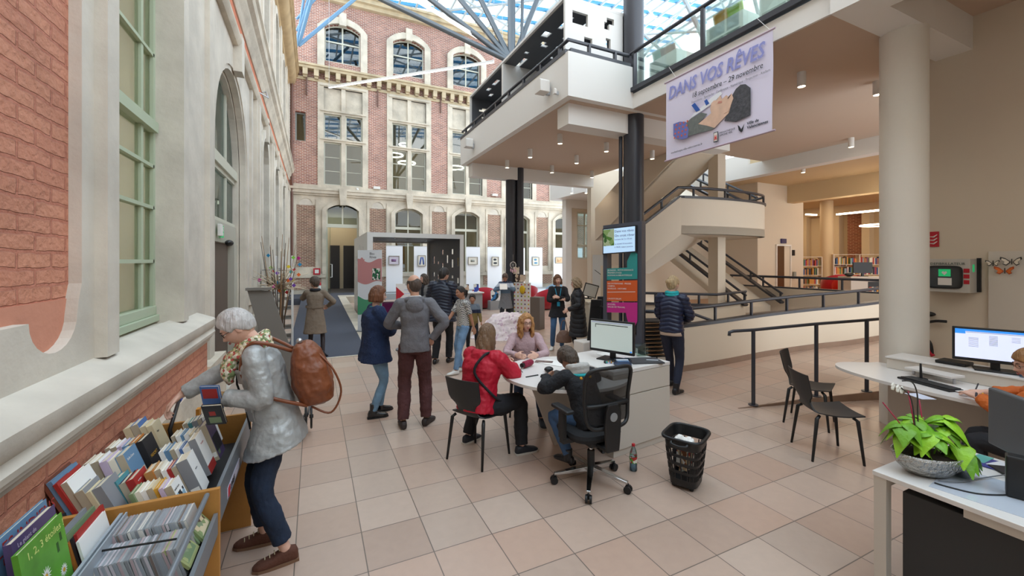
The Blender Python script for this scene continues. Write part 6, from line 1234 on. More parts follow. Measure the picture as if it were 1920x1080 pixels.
# black shell chairs
def shellchair(label, loc, rz, legs=BLACK, seatm=None, group=None):
    root = thing('shell_chair', label, 'chair', loc, rz, group); sm = seatm or M('black_shell', '#1f2023', .5)
    def P_(x, t):     # t 0 front edge .. 1 back top
        if t < .55: y = .21 - t / .55 * .38; z = .45 - .02 * math.sin(t / .55 * PI) + .0 * x; w = .215 - .03 * t
        else: u = (t - .55) / .45; y = -.17 - .09 * u - .0; z = .45 + .36 * u ** 1.15 + .0; w = .19 - .085 * math.sin(min(1, u * 2.1) * PI) * (1 if u < .48 else 0) + (.02 * (u - .48) if u > .48 else 0)
        return V((x * w, y - .03 * (1 - x * x) * (t > .55) * min(1, (t - .55) * 6), z + .012 * x * x * (t < .55)))
    b = MB(); nx, nt_ = 12, 24; vs = []
    for off in (0, 1):
        for i in range(nt_ + 1):
            for j in range(nx + 1):
                t = i / nt_; x = -1 + 2 * j / nx; p = P_(x, t); nn = V((0, -.2, -1)) if t < .5 else V((0, -1, .0)) if t > .6 else V((0, -.8, -.7)); vs.append(p + nn * .011 * off)
    N1 = (nt_ + 1) * (nx + 1); fs = []
    for i in range(nt_):
        for j in range(nx): a = i * (nx + 1) + j; fs += [(a, a + 1, a + nx + 2, a + nx + 1), (a + N1, a + N1 + nx + 1, a + N1 + nx + 2, a + N1 + 1)]
    for j in range(nx): fs.append((j, j + N1, j + 1 + N1, j + 1)); a = nt_ * (nx + 1) + j; fs.append((a, a + 1, a + 1 + N1, a + N1))
    for i in range(nt_): a = i * (nx + 1); fs.append((a, a + nx + 1, a + nx + 1 + N1, a + N1)); a += nx; fs.append((a, a + N1, a + nx + 1 + N1, a + nx + 1))
    b.add(vs, fs); b.build('seat_shell', sm, root, smooth=True)
    for sx_ in (-1, 1):
        for sy_ in (-1, 1):
            b = MB(); b.tube([(sx_ * .17, sy_ * .14 - .01, .425), (sx_ * .19, sy_ * .17 - .01, .40), (sx_ * .215, sy_ * .215 - .015, 0.0)], [.014, .017, .011], 10); b.build('leg', legs, root, smooth=2)
    return root
fz_ = lambda fx, fy: math.atan2(-fx, fy)
shellchair('black shell chair under the seated woman in the red jacket', (1.46, 3.80, 0), fz_(.86, .5))
shellchair('black shell chair under the girl facing the camera', (2.43, 4.66, 0), fz_(-.42, -.9))
shellchair('black shell chair nearer the front desk, turned towards the right desk', (4.58, 2.36, 0), fz_(.8, -.6))
shellchair('black shell chair behind the other empty one, beside the dark posts', (5.28, 2.90, 0), fz_(.35, -.94))
shellchair('dark grey chair under the woman in the orange blouse', (4.86, .98, 0), fz_(-.25, .97))
# shopping basket
root = thing('shopping_basket', 'black plastic rolling basket with slotted sides standing on the tiles', 'basket', (2.87, 2.56, 0), .45); PB = M('black_plastic')
def rr_(w, d, z, n=40): return [V((w * math.copysign(abs(math.cos(t)) ** .45, math.cos(t)), d * math.copysign(abs(math.sin(t)) ** .45, math.sin(t)), z)) for t in [2 * PI * j / n for j in range(n)]]
def bw(z): k_ = z / .43; return (.125 + .055 * k_, .105 + .045 * k_)
def band(b, z0, z1, t=.006, n=40):
    (w0, d0), (w1, d1) = bw(z0), bw(z1); b.loft([rr_(w0, d0, z0), rr_(w1, d1, z1), rr_(w1 - t, d1 - t, z1), rr_(w0 - t, d0 - t, z0)], cap=False, closed=True)
b = MB()
for z0, z1 in ((.03, .09), (.135, .16), (.205, .23), (.275, .30), (.345, .43)): band(b, z0, z1)
w0, d0 = bw(.04); b.loft([rr_(w0, d0, .03), rr_(w0, d0, .045)])
n = 40
for j in range(n):
    for z0, z1 in ((.09, .135), (.16, .205), (.23, .275), (.30, .345)):
        P0 = rr_(*bw(z0), z0)[j]; P1 = rr_(*bw(z1), z1)[j]; b.bar(P0 * .985, P1 * .985, .008, .006)
b.build('basket_body', PB, root)
b = MB(); b.tube(rr_(.19, .16, .43), .014, 8, closed=True); b.build('rim', PB, root, smooth=2)
for k_ in (-1, 1): b = MB(); b.tube([V(t_) for t_ in cat([(k_ * .185, -.06, .42), (k_ * .21, -.06, .40), (k_ * .215, 0, .39), (k_ * .21, .06, .40), (k_ * .185, .06, .42)], 4)], .011, 8); b.build('handle', PB, root, smooth=2)
for sx_ in (-1, 1):
    for sy_ in (-1, 1): b = MB(); b.cyl((sx_ * .09 - .012, sy_ * .07, .018), (sx_ * .09 + .012, sy_ * .07, .018), .018); b.build('wheel', PB, root, smooth=True)
b = MB(); b.sph((2.85, 2.54, .36), .08, .05, .045); b.sph((2.8, 2.57, .375), .05, .04, .05); put(solid(b, .006, 1, .03, .04), 'paper_bag', M('white_paper'), None); tag(bpy.data.objects['paper_bag'], 'crumpled white paper bag inside the black basket', 'bag')
for i, (x, y, r) in enumerate(((2.92, 2.52, .3), (2.9, 2.6, -.4), (2.84, 2.58, .9))): b = MB(); b.box(-.07, .07, -.008, .008, 0, .19, rotm(.12, .1, 0)); o = obj1(b, 'catalogue', speckle('catalogue_print', ['#e6e0d6', '#c9b08a', '#8a5a3a', '#e9e6e0', '#b0402f'], 22), 'printed catalogue standing inside the black basket, ' + ('front', 'middle', 'rear')[i] + ' one', 'booklet'); o.location = (x, y, .05 + .04 * i); o.rotation_euler = (0, 0, r + .45)
# water bottle
root = thing('water_bottle', 'clear plastic water bottle with red cap on the floor beside the counter', 'bottle', (2.62, 2.93, 0)); b = MB(); b.lathe([(0, 0), (.03, .0), (.034, .012), (.033, .05), (.034, .055), (.034, .14), (.03, .17), (.018, .205), (.013, .215), (.013, .225), (0, .225)], n=24); b.build('plastic_body', glassmat('bottle_plastic', '#dfe9ee', .7, .04), root, smooth=True)
b = MB(); b.lathe([(0, .004), (.031, .005), (.031, .075), (0, .075)], n=20); b.build('water', glassmat('water', '#b9dcee', .4, .03), root, smooth=True); b = MB(); b.cyl((0, 0, .222), (0, 0, .242), .015); b.build('cap', M('red_cap', '#c01f2c', .4), root, smooth=True); b = MB(); b.lathe([(.0348, .075), (.0352, .075), (.0352, .13), (.0348, .13)], n=24); b.build('paper_label', speckle('bottle_label', ['#b7372f', '#e8e4da', '#5a9a3a', '#d94a3a'], 40), root, smooth=True)
# ---------------------------------------------------------------- front right desk
root = thing('office_desk', 'white rectangular desk with square frame leg in the bottom right corner', 'table', (2.8, 1.22, 0)); X0, X1, Y0, Y1 = 0, .82, -1.9, 0
b = MB(); b.box(X0, X1, Y0, Y1, .715, .74); b.build('desktop', M('desk_white'), root, bevel=.003)
for y_ in (-.06, -1.85):
    for x_ in (.005, .76): b = MB(); b.box(x_, x_ + .055, y_, y_ + .055, 0, .715); b.build('leg', DWS, root, bevel=.002)
b = MB(); b.box(.005, .8, -.06, -.005, .67, .715); b.box(.0, .05, -1.8, -.06, .68, .715) if 0 else None; b.build('frame_rail', DWS, root); b = MB(); b.box(.03, .06, -1.8, -.35, .665, .715); b.build('side_rail', DWS, root)
b = MB(); b.box(.055, .6, -.85, -.11, .03, .665); obj1(b, 'drawer_pedestal', M('anthracite_panel', '#2c2c2d', .6), 'dark grey cupboard standing under the front right desk', 'cabinet', bevel=.004).location = (2.8, 1.22, 0)
LG = [M('lime_leaf', '#8fc32a', .45, var=.22, vs=9, bump=.3, bs=30), M('lime_leaf_deep', '#6da524', .45, var=.2, vs=9, bump=.3, bs=30)]
# the bowl of leaves
pc = V((3.03, 1.07, .74)); root = thing('potted_plant', 'lime-green leafy plant with bare orchid stems in a hammered silver bowl', 'plant', pc)
HAM = M('hammered_silver', '#b9b6b0', .22, 1, bump=1, bs=55); b = MB(); b.lathe([(0, 0), (.06, 0), (.1, .015), (.13, .05), (.148, .1), (.152, .12), (.145, .12), (.13, .08), (0, .06)], n=40, sx=1.15, sy=.78); b.build('bowl', HAM, root, smooth=2).rotation_euler = (0, 0, -.45)
b = MB(); b.lathe([(0, .105), (.138, .103), (.135, .08), (0, .08)], n=30, sx=1.12, sy=.75); b.build('soil', M('dark_soil', '#33271c', .95, bump=.8, bs=60), root).rotation_euler = (0, 0, -.45)
def leaf(b, base, dirv, L, Wd, droop):
    d = V(dirv).normalized(); sd = d.cross(V((0, 0, 1))).normalized(); rows = []
    for i in range(9):
        t = i / 8; w = Wd * math.sin(PI * min(1, (t * .92 + .05)) ** .72) * (1 - .2 * t); c = V(base) + d * L * t - V((0, 0, 1)) * droop * t * t * L; w = max(w, .001)
        rows.append([c - sd * w + V((0, 0, -.18 * w)), c - sd * w * .5 + V((0, 0, .12 * w)), c - V((0, 0, .05 * w)), c + sd * w * .5 + V((0, 0, .12 * w)), c + sd * w + V((0, 0, -.18 * w))])
    vs = [p for r in rows for p in r] + [p - V((0, 0, .0012)) for r in rows for p in r]; fs = []
    for i in range(8):
        for j in range(4): a = i * 5 + j; fs += [(a, a + 1, a + 6, a + 5), (a + 45, a + 50, a + 51, a + 46)]
    b.add(vs, fs)
rl = random.Random(11); cl = [((-.10, .06), .17), ((.02, .06), .19), ((.10, -.03), .2), ((-.02, -.02), .14), ((.11, -.10), .08)]
for ci, ((lx, ly), zc) in enumerate(cl):
    b = MB(); b.tube([(lx * .3, ly * .3, .08), (lx * .7, ly * .7, .08 + zc * .5), (lx, ly, .08 + zc)], .004, 6); b.build('stem', LG[1], root, smooth=2)
    for i in range(11):
        a = 2 * PI * i / 5.5 + rl.random(); e = rl.uniform(-.1, .6); L = rl.uniform(.08, .125); b = MB(); leaf(b, (lx, ly, .08 + zc + rl.uniform(-.04, .02)), (math.cos(a), math.sin(a), e), L, L * .44, rl.uniform(.6, 1.5)); b.build('leaf', LG[i % 2], root, smooth=2, fix=False)
BRK = M('orchid_stem', '#3b3430', .7)
for pts in ([(-.06, .02, .08), (-.07, .03, .3), (-.09, .04, .42), (-.14, .06, .47)], [(.0, .03, .08), (-.005, .04, .3), (-.01, .04, .42), (-.04, .05, .49), (-.10, .07, .50)]): b = MB(); b.tube([V(t_) for t_ in cat(pts, 4)], .0035, 6); b.build('orchid_stem', BRK, root, smooth=2)
STK = M('magenta_stick', '#a3163f', .5)
for p0, p1 in (((-.04, .0, .12), (-.19, .12, .38)), ((-.02, .03, .12), (-.06, .06, .44)), ((.05, .02, .1), (.04, .05, .38))): b = MB(); b.cyl(p0, p1, .003, n=8); b.build('support_stick', STK, root, smooth=2)
for i, p in enumerate(((-.155, .065, .465), (-.125, .06, .455), (-.17, .08, .475))):
    b = MB(); [b.sph(V(p) + V((.011 * math.cos(a), .003, .011 * math.sin(a))), .011, .004, .011, nu=10, nv=6) for a in [2 * PI * j / 5 for j in range(5)]]; b.build('blossom', M('orchid_white', '#f0eee4', .5), root, smooth=2)
# back of the near monitor, and the black box at its foot
q = V((3.10, .78, .741)); fwd = V((-.45, .89, 0))
root = thing('monitor', 'grey-backed monitor seen from behind at the right edge of the front desk', 'monitor', (3.43, .80, .741), math.atan2(.75, .66)); b = MB(); b.box(-.25, .25, -.02, .02, .09, .42); b.build('housing', M('monitor_grey', '#55575b', .4), root, bevel=.01); b = MB(); b.box(-.14, .14, -.045, -.02, .14, .34); b.build('rear_bulge', M('monitor_grey'), root, bevel=.01); b = MB(); b.box(-.04, .04, -.06, .0, .01, .2); b.box(-.13, .13, -.1, .1, 0, .012); b.build('stand', BLACK, root, bevel=.005)
b = MB(); b.box(-.035, .035, -.06, .06, 0, .2); o = obj1(b, 'mini_computer', BLACK, 'small black computer box standing by the near monitor foot', 'computer', bevel=.008); o.location = (3.125, .75, .744); o.rotation_euler = (0, 0, .3)
paper('transparent desk mat on the front right desk', V((3.08, .82, 0)), .4, .42, .12, M('mat_plastic', '#c3cad6', .12, coat=.5), .7405, 'mat', 'desk_mat', .002)
b = MB(); b.tube([V(t_) for t_ in cat([tuple(onz(*p, .747)) for p in ((1752, 905), (1775, 912), (1830, 925), (1880, 928), (1918, 925))], 5)], .0035, 6); obj1(b, 'cable', BLACK, 'thin black cable running across the front desk mat', 'cable', smooth=2)
b = MB(); b.tube([V(t_) for t_ in cat([tuple(onz(*p, .752)) for p in ((1760, 900), (1800, 903), (1850, 895), (1900, 888))], 5)], .003, 6); obj1(b, 'cable', M('grey_cable', '#77797c', .5), 'grey cable behind the black one on the front desk', 'cable', smooth=2)
for (px, py, w, d_, c, lab, rz_) in ((1852, 868, .16, .09, '#3c3f8a', 'purple and pink leaflet on the front desk near the plant', .1), (1880, 874, .12, .08, '#e9ecf2', 'white leaflet on the front desk beside the purple one', -.2), (1893, 872, .05, .04, '#d9b12a', 'small yellow card on the front desk', .3), (1840, 860, .14, .06, '#5fb0a8', 'teal edged leaflet behind the purple one', .0)): paper(lab, onz(px, py, .745), w, d_, rz_, M('leaf' + c, c, .5), .743 + .001 * (px % 3), 'leaflet', 'leaflet', .002)
b = MB(); b.lathe([(.0, 0), (.035, 0), (.045, .09), (.042, .09), (.033, .004), (0, .004)], n=20); o = obj1(b, 'clear_cup', glassmat('cup_plastic', '#e6eaee', .7, .1), 'clear crumpled plastic cup beside the silver bowl', 'cup', smooth=2); o.location = onz(1803, 893, .742)
# ---------------------------------------------------------------- right-hand desk
root = thing('oval_desk', 'large white desk with rounded end in front of the white column', 'table'); pts = smoothpath([(5.75, 2.52), (5.45, 2.68), (5.2, 2.58), (5.02, 2.25), (4.93, 1.85), (4.9, 1.4), (4.93, 1.0)], 6)
b = MB(); b.prism(pts + [(5.85, 1.0), (5.85, 2.5)], [], 0, .028, XY(.715)); b.build('tabletop', DW, root); b = MB(); b.box(5.6, 5.72, 1.0, 2.3, 0, .712); b.build('panel_leg', DWS, root); b = MB(); b.box(5.3, 5.6, 1.35, 1.4, 0, .712); b.build('support_panel', DWS, root)
root = thing('counter_unit', 'raised white counter shelf behind the right-hand monitor', 'cabinet', (5.62, 1.02, .745)); b = MB(); b.box(0, .35, 0, 1.3, 0, .11); b.build('body', DWS, root, bevel=.003); b = MB(); b.box(-.012, .36, -.01, 1.31, .11, .125); b.build('countertop', DW, root, bevel=.002)
monitor('wide monitor showing a white and blue page on the right-hand desk', (5.74, 1.55), (-.93, -.37), .56, .32, .872, SCB, [('title_bar', 0, 1, .93, 1, SBL), ('logo_area', 0, .13, .84, .93, SBL), ('toolbar', .14, .95, .895, .91, M('screen_text'))] + [('text_block', x, x + w, z, z + .012, M('screen_text')) for x, w, z in [(.17, .12, .7 - .05 * i) for i in range(7)] + [(.42, .1, .8 - .04 * i) for i in range(9)] + [(.68, .1, .8 - .05 * i) for i in range(4)]])
keyboard('black keyboard on the right-hand desk before the raised counter', (5.2, 1.83, .744), 1.25, .44, .15)
q = onz(1703, 722, .77); b = MB(); b.box(-.19, .19, -.09, .09, 0, .02); b.box(-.19, .19, -.09, .09, .0, .012); o = obj1(b, 'monitor_riser', DW, 'low white riser shelf behind the keyboard', 'shelf', bevel=.003); o.location = (5.5, 1.9, .80); o.rotation_euler = (0, 0, 1.35); 
for p in ((5.46, 1.74), (5.53, 2.06)): b = MB(); b.cyl((p[0], p[1], .743), (p[0], p[1], .801), .012); tag(b.build('riser_foot', SILV), 'small metal foot under the white riser, %s one' % ('nearer' if p[1] < 1.9 else 'farther'), 'foot')
root = thing('phone_headset', 'black desk microphone standing left of the keyboard', 'microphone', onz(1727, 712, .744)); b = MB(); b.cyl((0, 0, 0), (0, 0, .015), .05); b.build('foot', BLACK, root, smooth=True); b = MB(); b.cyl((0, 0, .01), (-.01, 0, .16), .012, .008); b.build('stalk', BLACK, root, smooth=True)
for (px, py, w, d_, c, lab, rz_, th, zz_) in ((1795, 730, .2, .14, '#e8a5b4', 'pink page of the notebook being written on', 1.2, .006, .744), (1815, 735, .24, .17, '#ece9e4', 'white sheets under the writing hands', 1.4, .004, .752), (1725, 742, .16, .12, '#cfd4e4', 'pale blue sheet by the keyboard', 1.1, .003, .744), (1695, 688, .12, .09, '#d8b02c', 'yellow booklet at the far end of the right-hand desk', .6, .02, .744), (1722, 690, .14, .1, '#6a3f38', 'brown leaflets beside the yellow booklet', .4, .012, .744)): paper(lab, onz(px, py, .75), w, d_, rz_, M('sheet' + c, c, .6), zz_, 'paper', 'notebook' if th > .005 else 'paper_sheet', th)
b = MB(); b.cyl((0, 0, 0), (.12, .02, .03), .005); o = obj1(b, 'pen', BLACK, 'black pen held over the white sheets on the right', 'pen'); o.location = (5.12, 1.5, .80)
root = thing('storage_box', 'clear blue-lidded pencil box on the raised counter', 'box', (5.68, 1.3, .872), 1.3); b = MB(); b.box(-.08, .08, -.04, .04, 0, .05); b.build('clear_body', glassmat('blue_tint_plastic'), root); b = MB(); b.box(-.085, .085, -.045, .045, .05, .06); b.build('lid', M('blue_lid', '#7fb2d8', .4), root)
b = MB(); b.box(-.09, .09, -.06, .06, 0, .07); o = obj1(b, 'card_box', M('grey_card', '#8f8e8c', .7), 'grey cardboard box next to the clear pencil box', 'box', bevel=.003); o.location = (5.72, 1.12, .872); o.rotation_euler = (0, 0, 1.3)
b = MB(); b.box(-.1, .1, -.11, .11, 0, .03); o = obj1(b, 'telephone', BLACK, 'black telephone set under the right-hand monitor', 'telephone', bevel=.008); o.location = (5.80, 1.85, .872)
# ---------------------------------------------------------------- right wall fixtures
X7 = 7.43
q0, q1 = onX(1738, 484, X7), onX(1803, 552, X7)
root = thing('defibrillator_cabinet', 'white wall cabinet marked DEFIBRILLATEUR with a rounded dark window', 'cabinet', (X7, 2.36, 1.72)); fnw = lambda u, v, d: (-d, -u, v)
b = MB(); b.box(-.22, 0, -.2, .24, -.21, .21); b.build('case', M('defib_grey', '#bdb9b1', .5), root, bevel=.006)
b = MB(); b.prism([(.17 * math.copysign(abs(math.cos(t)) ** .35, math.cos(t)) - .03, .145 * math.copysign(abs(math.sin(t)) ** .35, math.sin(t)) - .02) for t in [2 * PI * j / 32 for j in range(32)]], [[(.15 * math.copysign(abs(math.cos(t)) ** .35, math.cos(t)) - .03, .125 * math.copysign(abs(math.sin(t)) ** .35, math.sin(t)) - .02) for t in [2 * PI * j / 32 for j in range(32)]]], .22, .235, fnw); b.build('window_gasket', BLACK, root)
b = MB(); b.box(-.2245, -.2215, -.12, .18, -.145, .105); b.build('window', M('dark_window', '#3c4042', .15), root)
b = MB(); b.box(-.229, -.2255, -.03, .08, -.01, .08); b.build('green_card', M('exit_green'), root); b = MB(); b.box(-.229, -.2255, -.04, .085, -.12, -.03); b.build('white_card', WHITE, root)
b = MB(); b.prism([(.0, -.03), (.025, .0), (.02, .018), (.008, .018), (0, .01), (-.008, .018), (-.02, .018), (-.025, 0)], [], .23, .232, lambda u, v, d: (-d, .025 - u, v + .035)); b.build('heart_mark', WHITE, root)
for z_ in (.07, .0, -.07): b = MB(); b.box(-.223, -.22, -.195, -.145, z_ - .03, z_ + .02); b.build('red_sticker', M('sign_red', '#b5182a', .5), root)
text('cabinet_lettering', 'DEFIBRILLATEUR', .043, facem((-.2225, .16, .135), (0, -1, 0), (0, 0, 1)), M('dark_green_ink', '#24413a', .6), root)
b = MB(); b.box(-.03, -.0, -.235, -.2, -.2, .22); b.build('mounting_bracket', BLACK, root); b = MB(); b.box(-.15, -.1, -.203, -.199, .05, .14); b.build('side_sticker', M('exit_green'), root)
root = thing('fire_sign', 'red fire hose sign with white flames half behind the column', 'sign', onX(1742, 449, X7)); b = MB(); b.box(-.012, -.002, -.1, .1, -.1, .1); b.build('sign_plate', M('sign_red'), root)
for i in range(3): b = MB(); b.tube([(-.014, -.085 + .0 * i, .06 - .045 * i), (-.014, -.05, .03 - .045 * i), (-.014, -.01, .035 - .045 * i)], [.004, .010, .004], 6); b.build('flame', WHITE, root, smooth=2)
b = MB(); b.box(-.015, -.012, .02, .08, -.06, .06); b.build('hose_symbol', WHITE, root)
q0 = onX(1855, 472, X7); root = thing('white_board_panel', 'tall white panel on the right wall decorated with butterflies', 'panel', (X7, q0.y, 0)); b = MB(); b.box(-.035, -.001, -1.4, 0, .2, 2.02); b.build('panel', M('panel_white', '#cfc8bd', .5), root, bevel=.004)
for i, (px, py, c, lab, sc) in enumerate(((1862, 494, '#2b2b2b', 'small dark-veined butterfly stuck at the left of the white panel', .055), (1897, 491, '#3a3532', 'larger pale butterfly with dark edges on the white panel', .08), (1884, 508, '#b5501e', 'orange butterfly below the two pale ones on the white panel', .075))):
    q = onX(px, py, X7 - .06); root = thing('butterfly', lab, 'butterfly', q); mw = M('bf' + c, c, .6); mp = M('bf_pale', '#e6ddcd', .6) if i < 2 else M('bf_orange', '#d9702a', .6)
    for k_ in (-1, 1):
        for (m_, f_, o_) in ((mw, 1.0, 0), (mp, .72, -.003)):
            b = MB(); wing = [(0, 0), (.5, .55), (.95, .75), (1.0, .4), (.6, .0), (.75, -.35), (.4, -.55), (.1, -.2)]; b.prism([(k_ * (.08 + (p[0] - .45) * f_ + .45) * sc, (p[1] * f_) * sc) for p in wing], [], 0, .002, lambda u, v, d: (-abs(u) * .4 + d + o_, u, v)); b.build('wing', m_, root)
    b = MB(); b.cyl((0, 0, -.03), (0, 0, .035), .004); b.build('butterfly_body', BLACK, root)
q = onX(1742, 588, X7); b = MB(); b.sph((X7 - .06, q.y, q.z), .05, .09, .035); obj1(b, 'wall_holder', BLACK, 'black rounded holder on the wall below the defibrillator', 'holder', smooth=2)
b = MB(); b.tube([V(t_) for t_ in cat([tuple(onX(*p, X7 - .08)) for p in ((1735, 605), (1755, 602), (1775, 603))], 4)], .018, 8); b.tube([V(t_) for t_ in cat([tuple(onX(*p, X7 - .08)) for p in ((1735, 632), (1745, 645), (1748, 665))], 4)], .018, 8); obj1(b, 'fire_hose', BLACK, 'black hose pipe bending out from behind the column', 'hose', smooth=2)
b = MB(); b.tube([V(t_) for t_ in cat([tuple(onX(*p, X7 - .08)) for p in ((1735, 645), (1742, 658), (1750, 668))], 4)], .025, 8); obj1(b, 'extinguisher', RED, 'red fire extinguisher edge beside the white column', 'extinguisher', smooth=2)
# posts and rail along the kerb
root = thing('kerb_railing', 'dark tube handrail on tall posts in front of the curved wall', 'railing'); PP = [V((5.0, 3.62, .96)), V((5.2, 3.55, 1.0)), V((6.16, 3.31, 1.05)), V((6.88, 3.06, 1.09)), V((7.4, 2.9, 1.12))]
b = MB(); b.tube([(4.88, 3.66, .93), (4.885, 3.66, .975), (4.93, 3.64, .99)] + [tuple(p) for p in PP[1:]], .021, 12); b.build('handrail', DARK, root, smooth=2)
for p in PP[1:4]: b = MB(); b.cyl((p.x, p.y, rampz(p.x) - .0), (p.x, p.y, p.z), .024, n=16); b.cyl((p.x, p.y, rampz(p.x) + .001), (p.x, p.y, rampz(p.x) + .012), .06, n=20); b.build('post', DARK, root, smooth=True)
# ---------------------------------------------------------------- sign totem with screen
def TP(u, v, d=0): return V(t0) + V(tr_) * u + V((0, 0, v)) - V(tn) * d
a, c = onD(1133, 560, 6.7), onD(1196, 560, 6.35); tr_ = (c - a).normalized(); tw = (c - a).length; tn = V((-tr_.y, tr_.x, 0)); tn = tn if tn.y > 0 else -tn; t0 = V((a.x, a.y, 0)); TD = .16
root = thing('sign_totem', 'dark standing sign frame with screen and coloured direction panels by the dark column', 'sign'); b = MB(); tf = lambda u, v, d: TP(u, v, -d)
b.prism([(-.02, .55), (tw + .06, .55), (tw + .06, 2.48), (-.02, 2.48)], [[(.05, .72), (tw - .02, .72), (tw - .02, 2.38), (.05, 2.38)]], 0, TD, tf); b.prism([(0, 0), (tw + .04, 0), (tw + .04, .56), (0, .56)], [], -.05, TD + .3, tf); b.prism([(-.03, .54), (tw + .08, .54), (tw + .08, .60), (-.03, .60)], [], -.18, TD + .1, tf); b.build('frame', CHAR if 0 else M('totem_grey', '#4a4d58', .5), root)
b = MB(); b.prism([(.0, 2.01), (tw - .0, 2.01), (tw, 2.42), (.0, 2.42)], [], -.06, -.01, tf); b.build('screen_case', BLACK, root); b = MB(); b.prism([(.015, 2.025), (tw - .02, 2.025), (tw - .02, 2.405), (.015, 2.405)], [], -.063, -.06, tf); b.build('screen', M('totem_screen', '#a9c4dc', .3, em='#a9c8e6', es=.6), root)
b = MB(); b.prism([(.015, 2.14), (.2, 2.14), (.2, 2.4), (.015, 2.4)], [], -.066, -.063, tf); b.build('screen_picture', speckle('screen_photo', ['#5a8a3a', '#8fae6a', '#3f6a34', '#b9c9a0'], 14), root)
tm_ = lambda u, v, d=.068: facem(TP(u, v, d), tr_, (0, 0, 1))
for (v, t, sz) in ((2.34, 'Dans vos rêves', .052), (2.27, 'On croit rêver !', .055), (2.22, 'Lecture de 5 à 10 ans', .033), (2.15, 'Le samedi 10 novembre', .03), (2.1, 'à 10h30, espace jeunesse', .03)): text('screen_lettering', t, sz, tm_(.21, v), M('dark_ink'), root)
for (nm, pts, c_) in (('teal_panel', [(.06, 1.60), (tw, 1.60), (tw, 1.98), (tw - .07, 2.0 + .06), (tw - .16, 1.88), (tw - .16, 1.78), (.06, 1.78)], '#2c8f8c'), ('orange_panel', [(.06, 1.26), (tw, 1.26), (tw, 1.58), (.06, 1.58)], '#cf5a26'), ('magenta_panel', [(.06, 1.08), (tw - .18, 1.08), (tw - .16, .98), (tw - .08, .80), (tw, .95), (tw, 1.24), (.06, 1.24)], '#c02a86')):
    b = MB(); b.prism(pts, [], -.03, -.015, tf); b.build(nm, M(nm, c_, .5), root)
for (v, t) in ((1.74, 'JEUNESSE - PETITE ENFANCE'), (1.70, 'PREMIER ÉTAGE'), (1.66, 'ROMANS & BIBLIOTHÈQUE'), (1.53, 'NO PATRIMOINE - PRESSE'), (1.49, 'CINÉMA'), (1.45, 'MUSIQUE - HISTOIRE'), (1.29, "L'AUDITORIUM"), (1.20, 'ACCUEIL'), (1.16, 'SALLES DE TRAVAIL')): text('panel_lettering', t, .034, tm_(.075, v, .032), WHITE, root)
b = MB(); b.prism([(.07, 1.40), (tw - .03, 1.40), (tw - .03, 1.408), (.07, 1.408)], [], -.032, -.03, tf); b.build('panel_rule', WHITE, root)
q = TP(.16, .60, .12); root = thing('notice_stand', 'small white notice with red arrow on the totem shelf', 'notice', q, -.5); b = MB(); b.box(-.08, .08, -.003, .003, 0, .24, rotm(-.2, 0, 0)); b.build('card', WHITE, root); b = MB(); b.prism([(-.05, .1), (.05, .14), (-.03, .21)], [], -.007, -.004, lambda u, v, d: tuple(rotm(-.2, 0, 0) @ V((u, d, v)))); b.build('red_arrow', M('sign_red'), root)
# stack of chairs
gl = ['bottom', 'second from bottom', 'third from bottom', 'fourth from bottom', 'fifth from bottom', 'fifth from top', 'fourth from top', 'third from top', 'second from top', 'top']
q = onD(1222, 700, 6.6)
for i in range(10):
    root = thing('stacked_chair', 'black chair in the stack behind the dark totem, ' + gl[i], 'chair', (q.x, q.y, .06 * i), -1.9, 'stack of black chairs'); z = .42
    b = MB(); b.loft([[V((x, y, z + dz)) for x, y, dz in ((-.19, t, .0), (-.1, t, -.012), (.1, t, -.012), (.19, t, .0), (.19, t, .01), (.1, t, 0), (-.1, t, 0), (-.19, t, .01))] for t in (-.19, -.05, .1, .2)]); b.build('seat', M('black_shell'), root)
    b = MB(); b.loft([[V((x, -.2 - .05 * (v - .5), .42 + v * .34)) + V((0, -.03 * (1 - (x / .18) ** 2) + o_, 0)) for x, o_ in ((-.18, 0), (-.09, 0), (.09, 0), (.18, 0), (.18, .01), (.09, .01), (-.09, .01), (-.18, .01))] for v in (.35, .7, 1)]); b.build('backrest', M('black_shell'), root)
    if i == 0:
        for sx_ in (-.18, .18):
            for sy_ in (-.18, .18): b = MB(); b.cyl((sx_, sy_, 0), (sx_ * .9, sy_ * .9, .41), .011); b.build('leg', BLACK, root)
    else:
        for sx_ in (-.19, .19): b = MB(); b.bar((sx_, -.19, .40), (sx_, .19, .40), .014, .014); b.build('side_rail', M('wood_edge', '#8a6a4c', .5), root)
# ---------------------------------------------------------------- book bins on the left
OAK = M('honey_wood', '#b5803f', .45, bump=.1, bs=30, var=.1, vs=5, stretch=(1, 6, 1)); ORD = ['leftmost', 'second', 'third', 'fourth', 'fifth', 'sixth', 'seventh', 'eighth', 'ninth', 'tenth', 'eleventh', 'twelfth']
root = thing('book_bin', 'honey wood browsing bin full of books against the left wall', 'bookcase', (-.7, 2.97, 0))
def W0(b, name, mat, bev=0): o = b.build(name, mat, root, bevel=bev); o.matrix_parent_inverse = Matrix.Translation((.7, -2.97, 0)); return o
for y_ in (2.40, 3.50): b = MB(); b.box(-1.0, -.41, y_, y_ + .024, 0, .81); W0(b, 'end_panel', OAK, .002)
b = MB(); b.box(-.99, -.44, 2.425, 3.5, .60, .615); b.box(-.99, -.98, 2.425, 3.5, .6, .8); W0(b, 'trough', M('dark_trough', '#2b2c2f', .6))
b = MB(); b.box(-.43, -.415, 2.425, 3.5, .62, .80); W0(b, 'front_rail', M('steel_rail', '#8b939b', .35, .5)); b = MB(); b.box(-.715, -.70, 2.425, 3.5, .62, .74); W0(b, 'divider', M('steel_rail'))
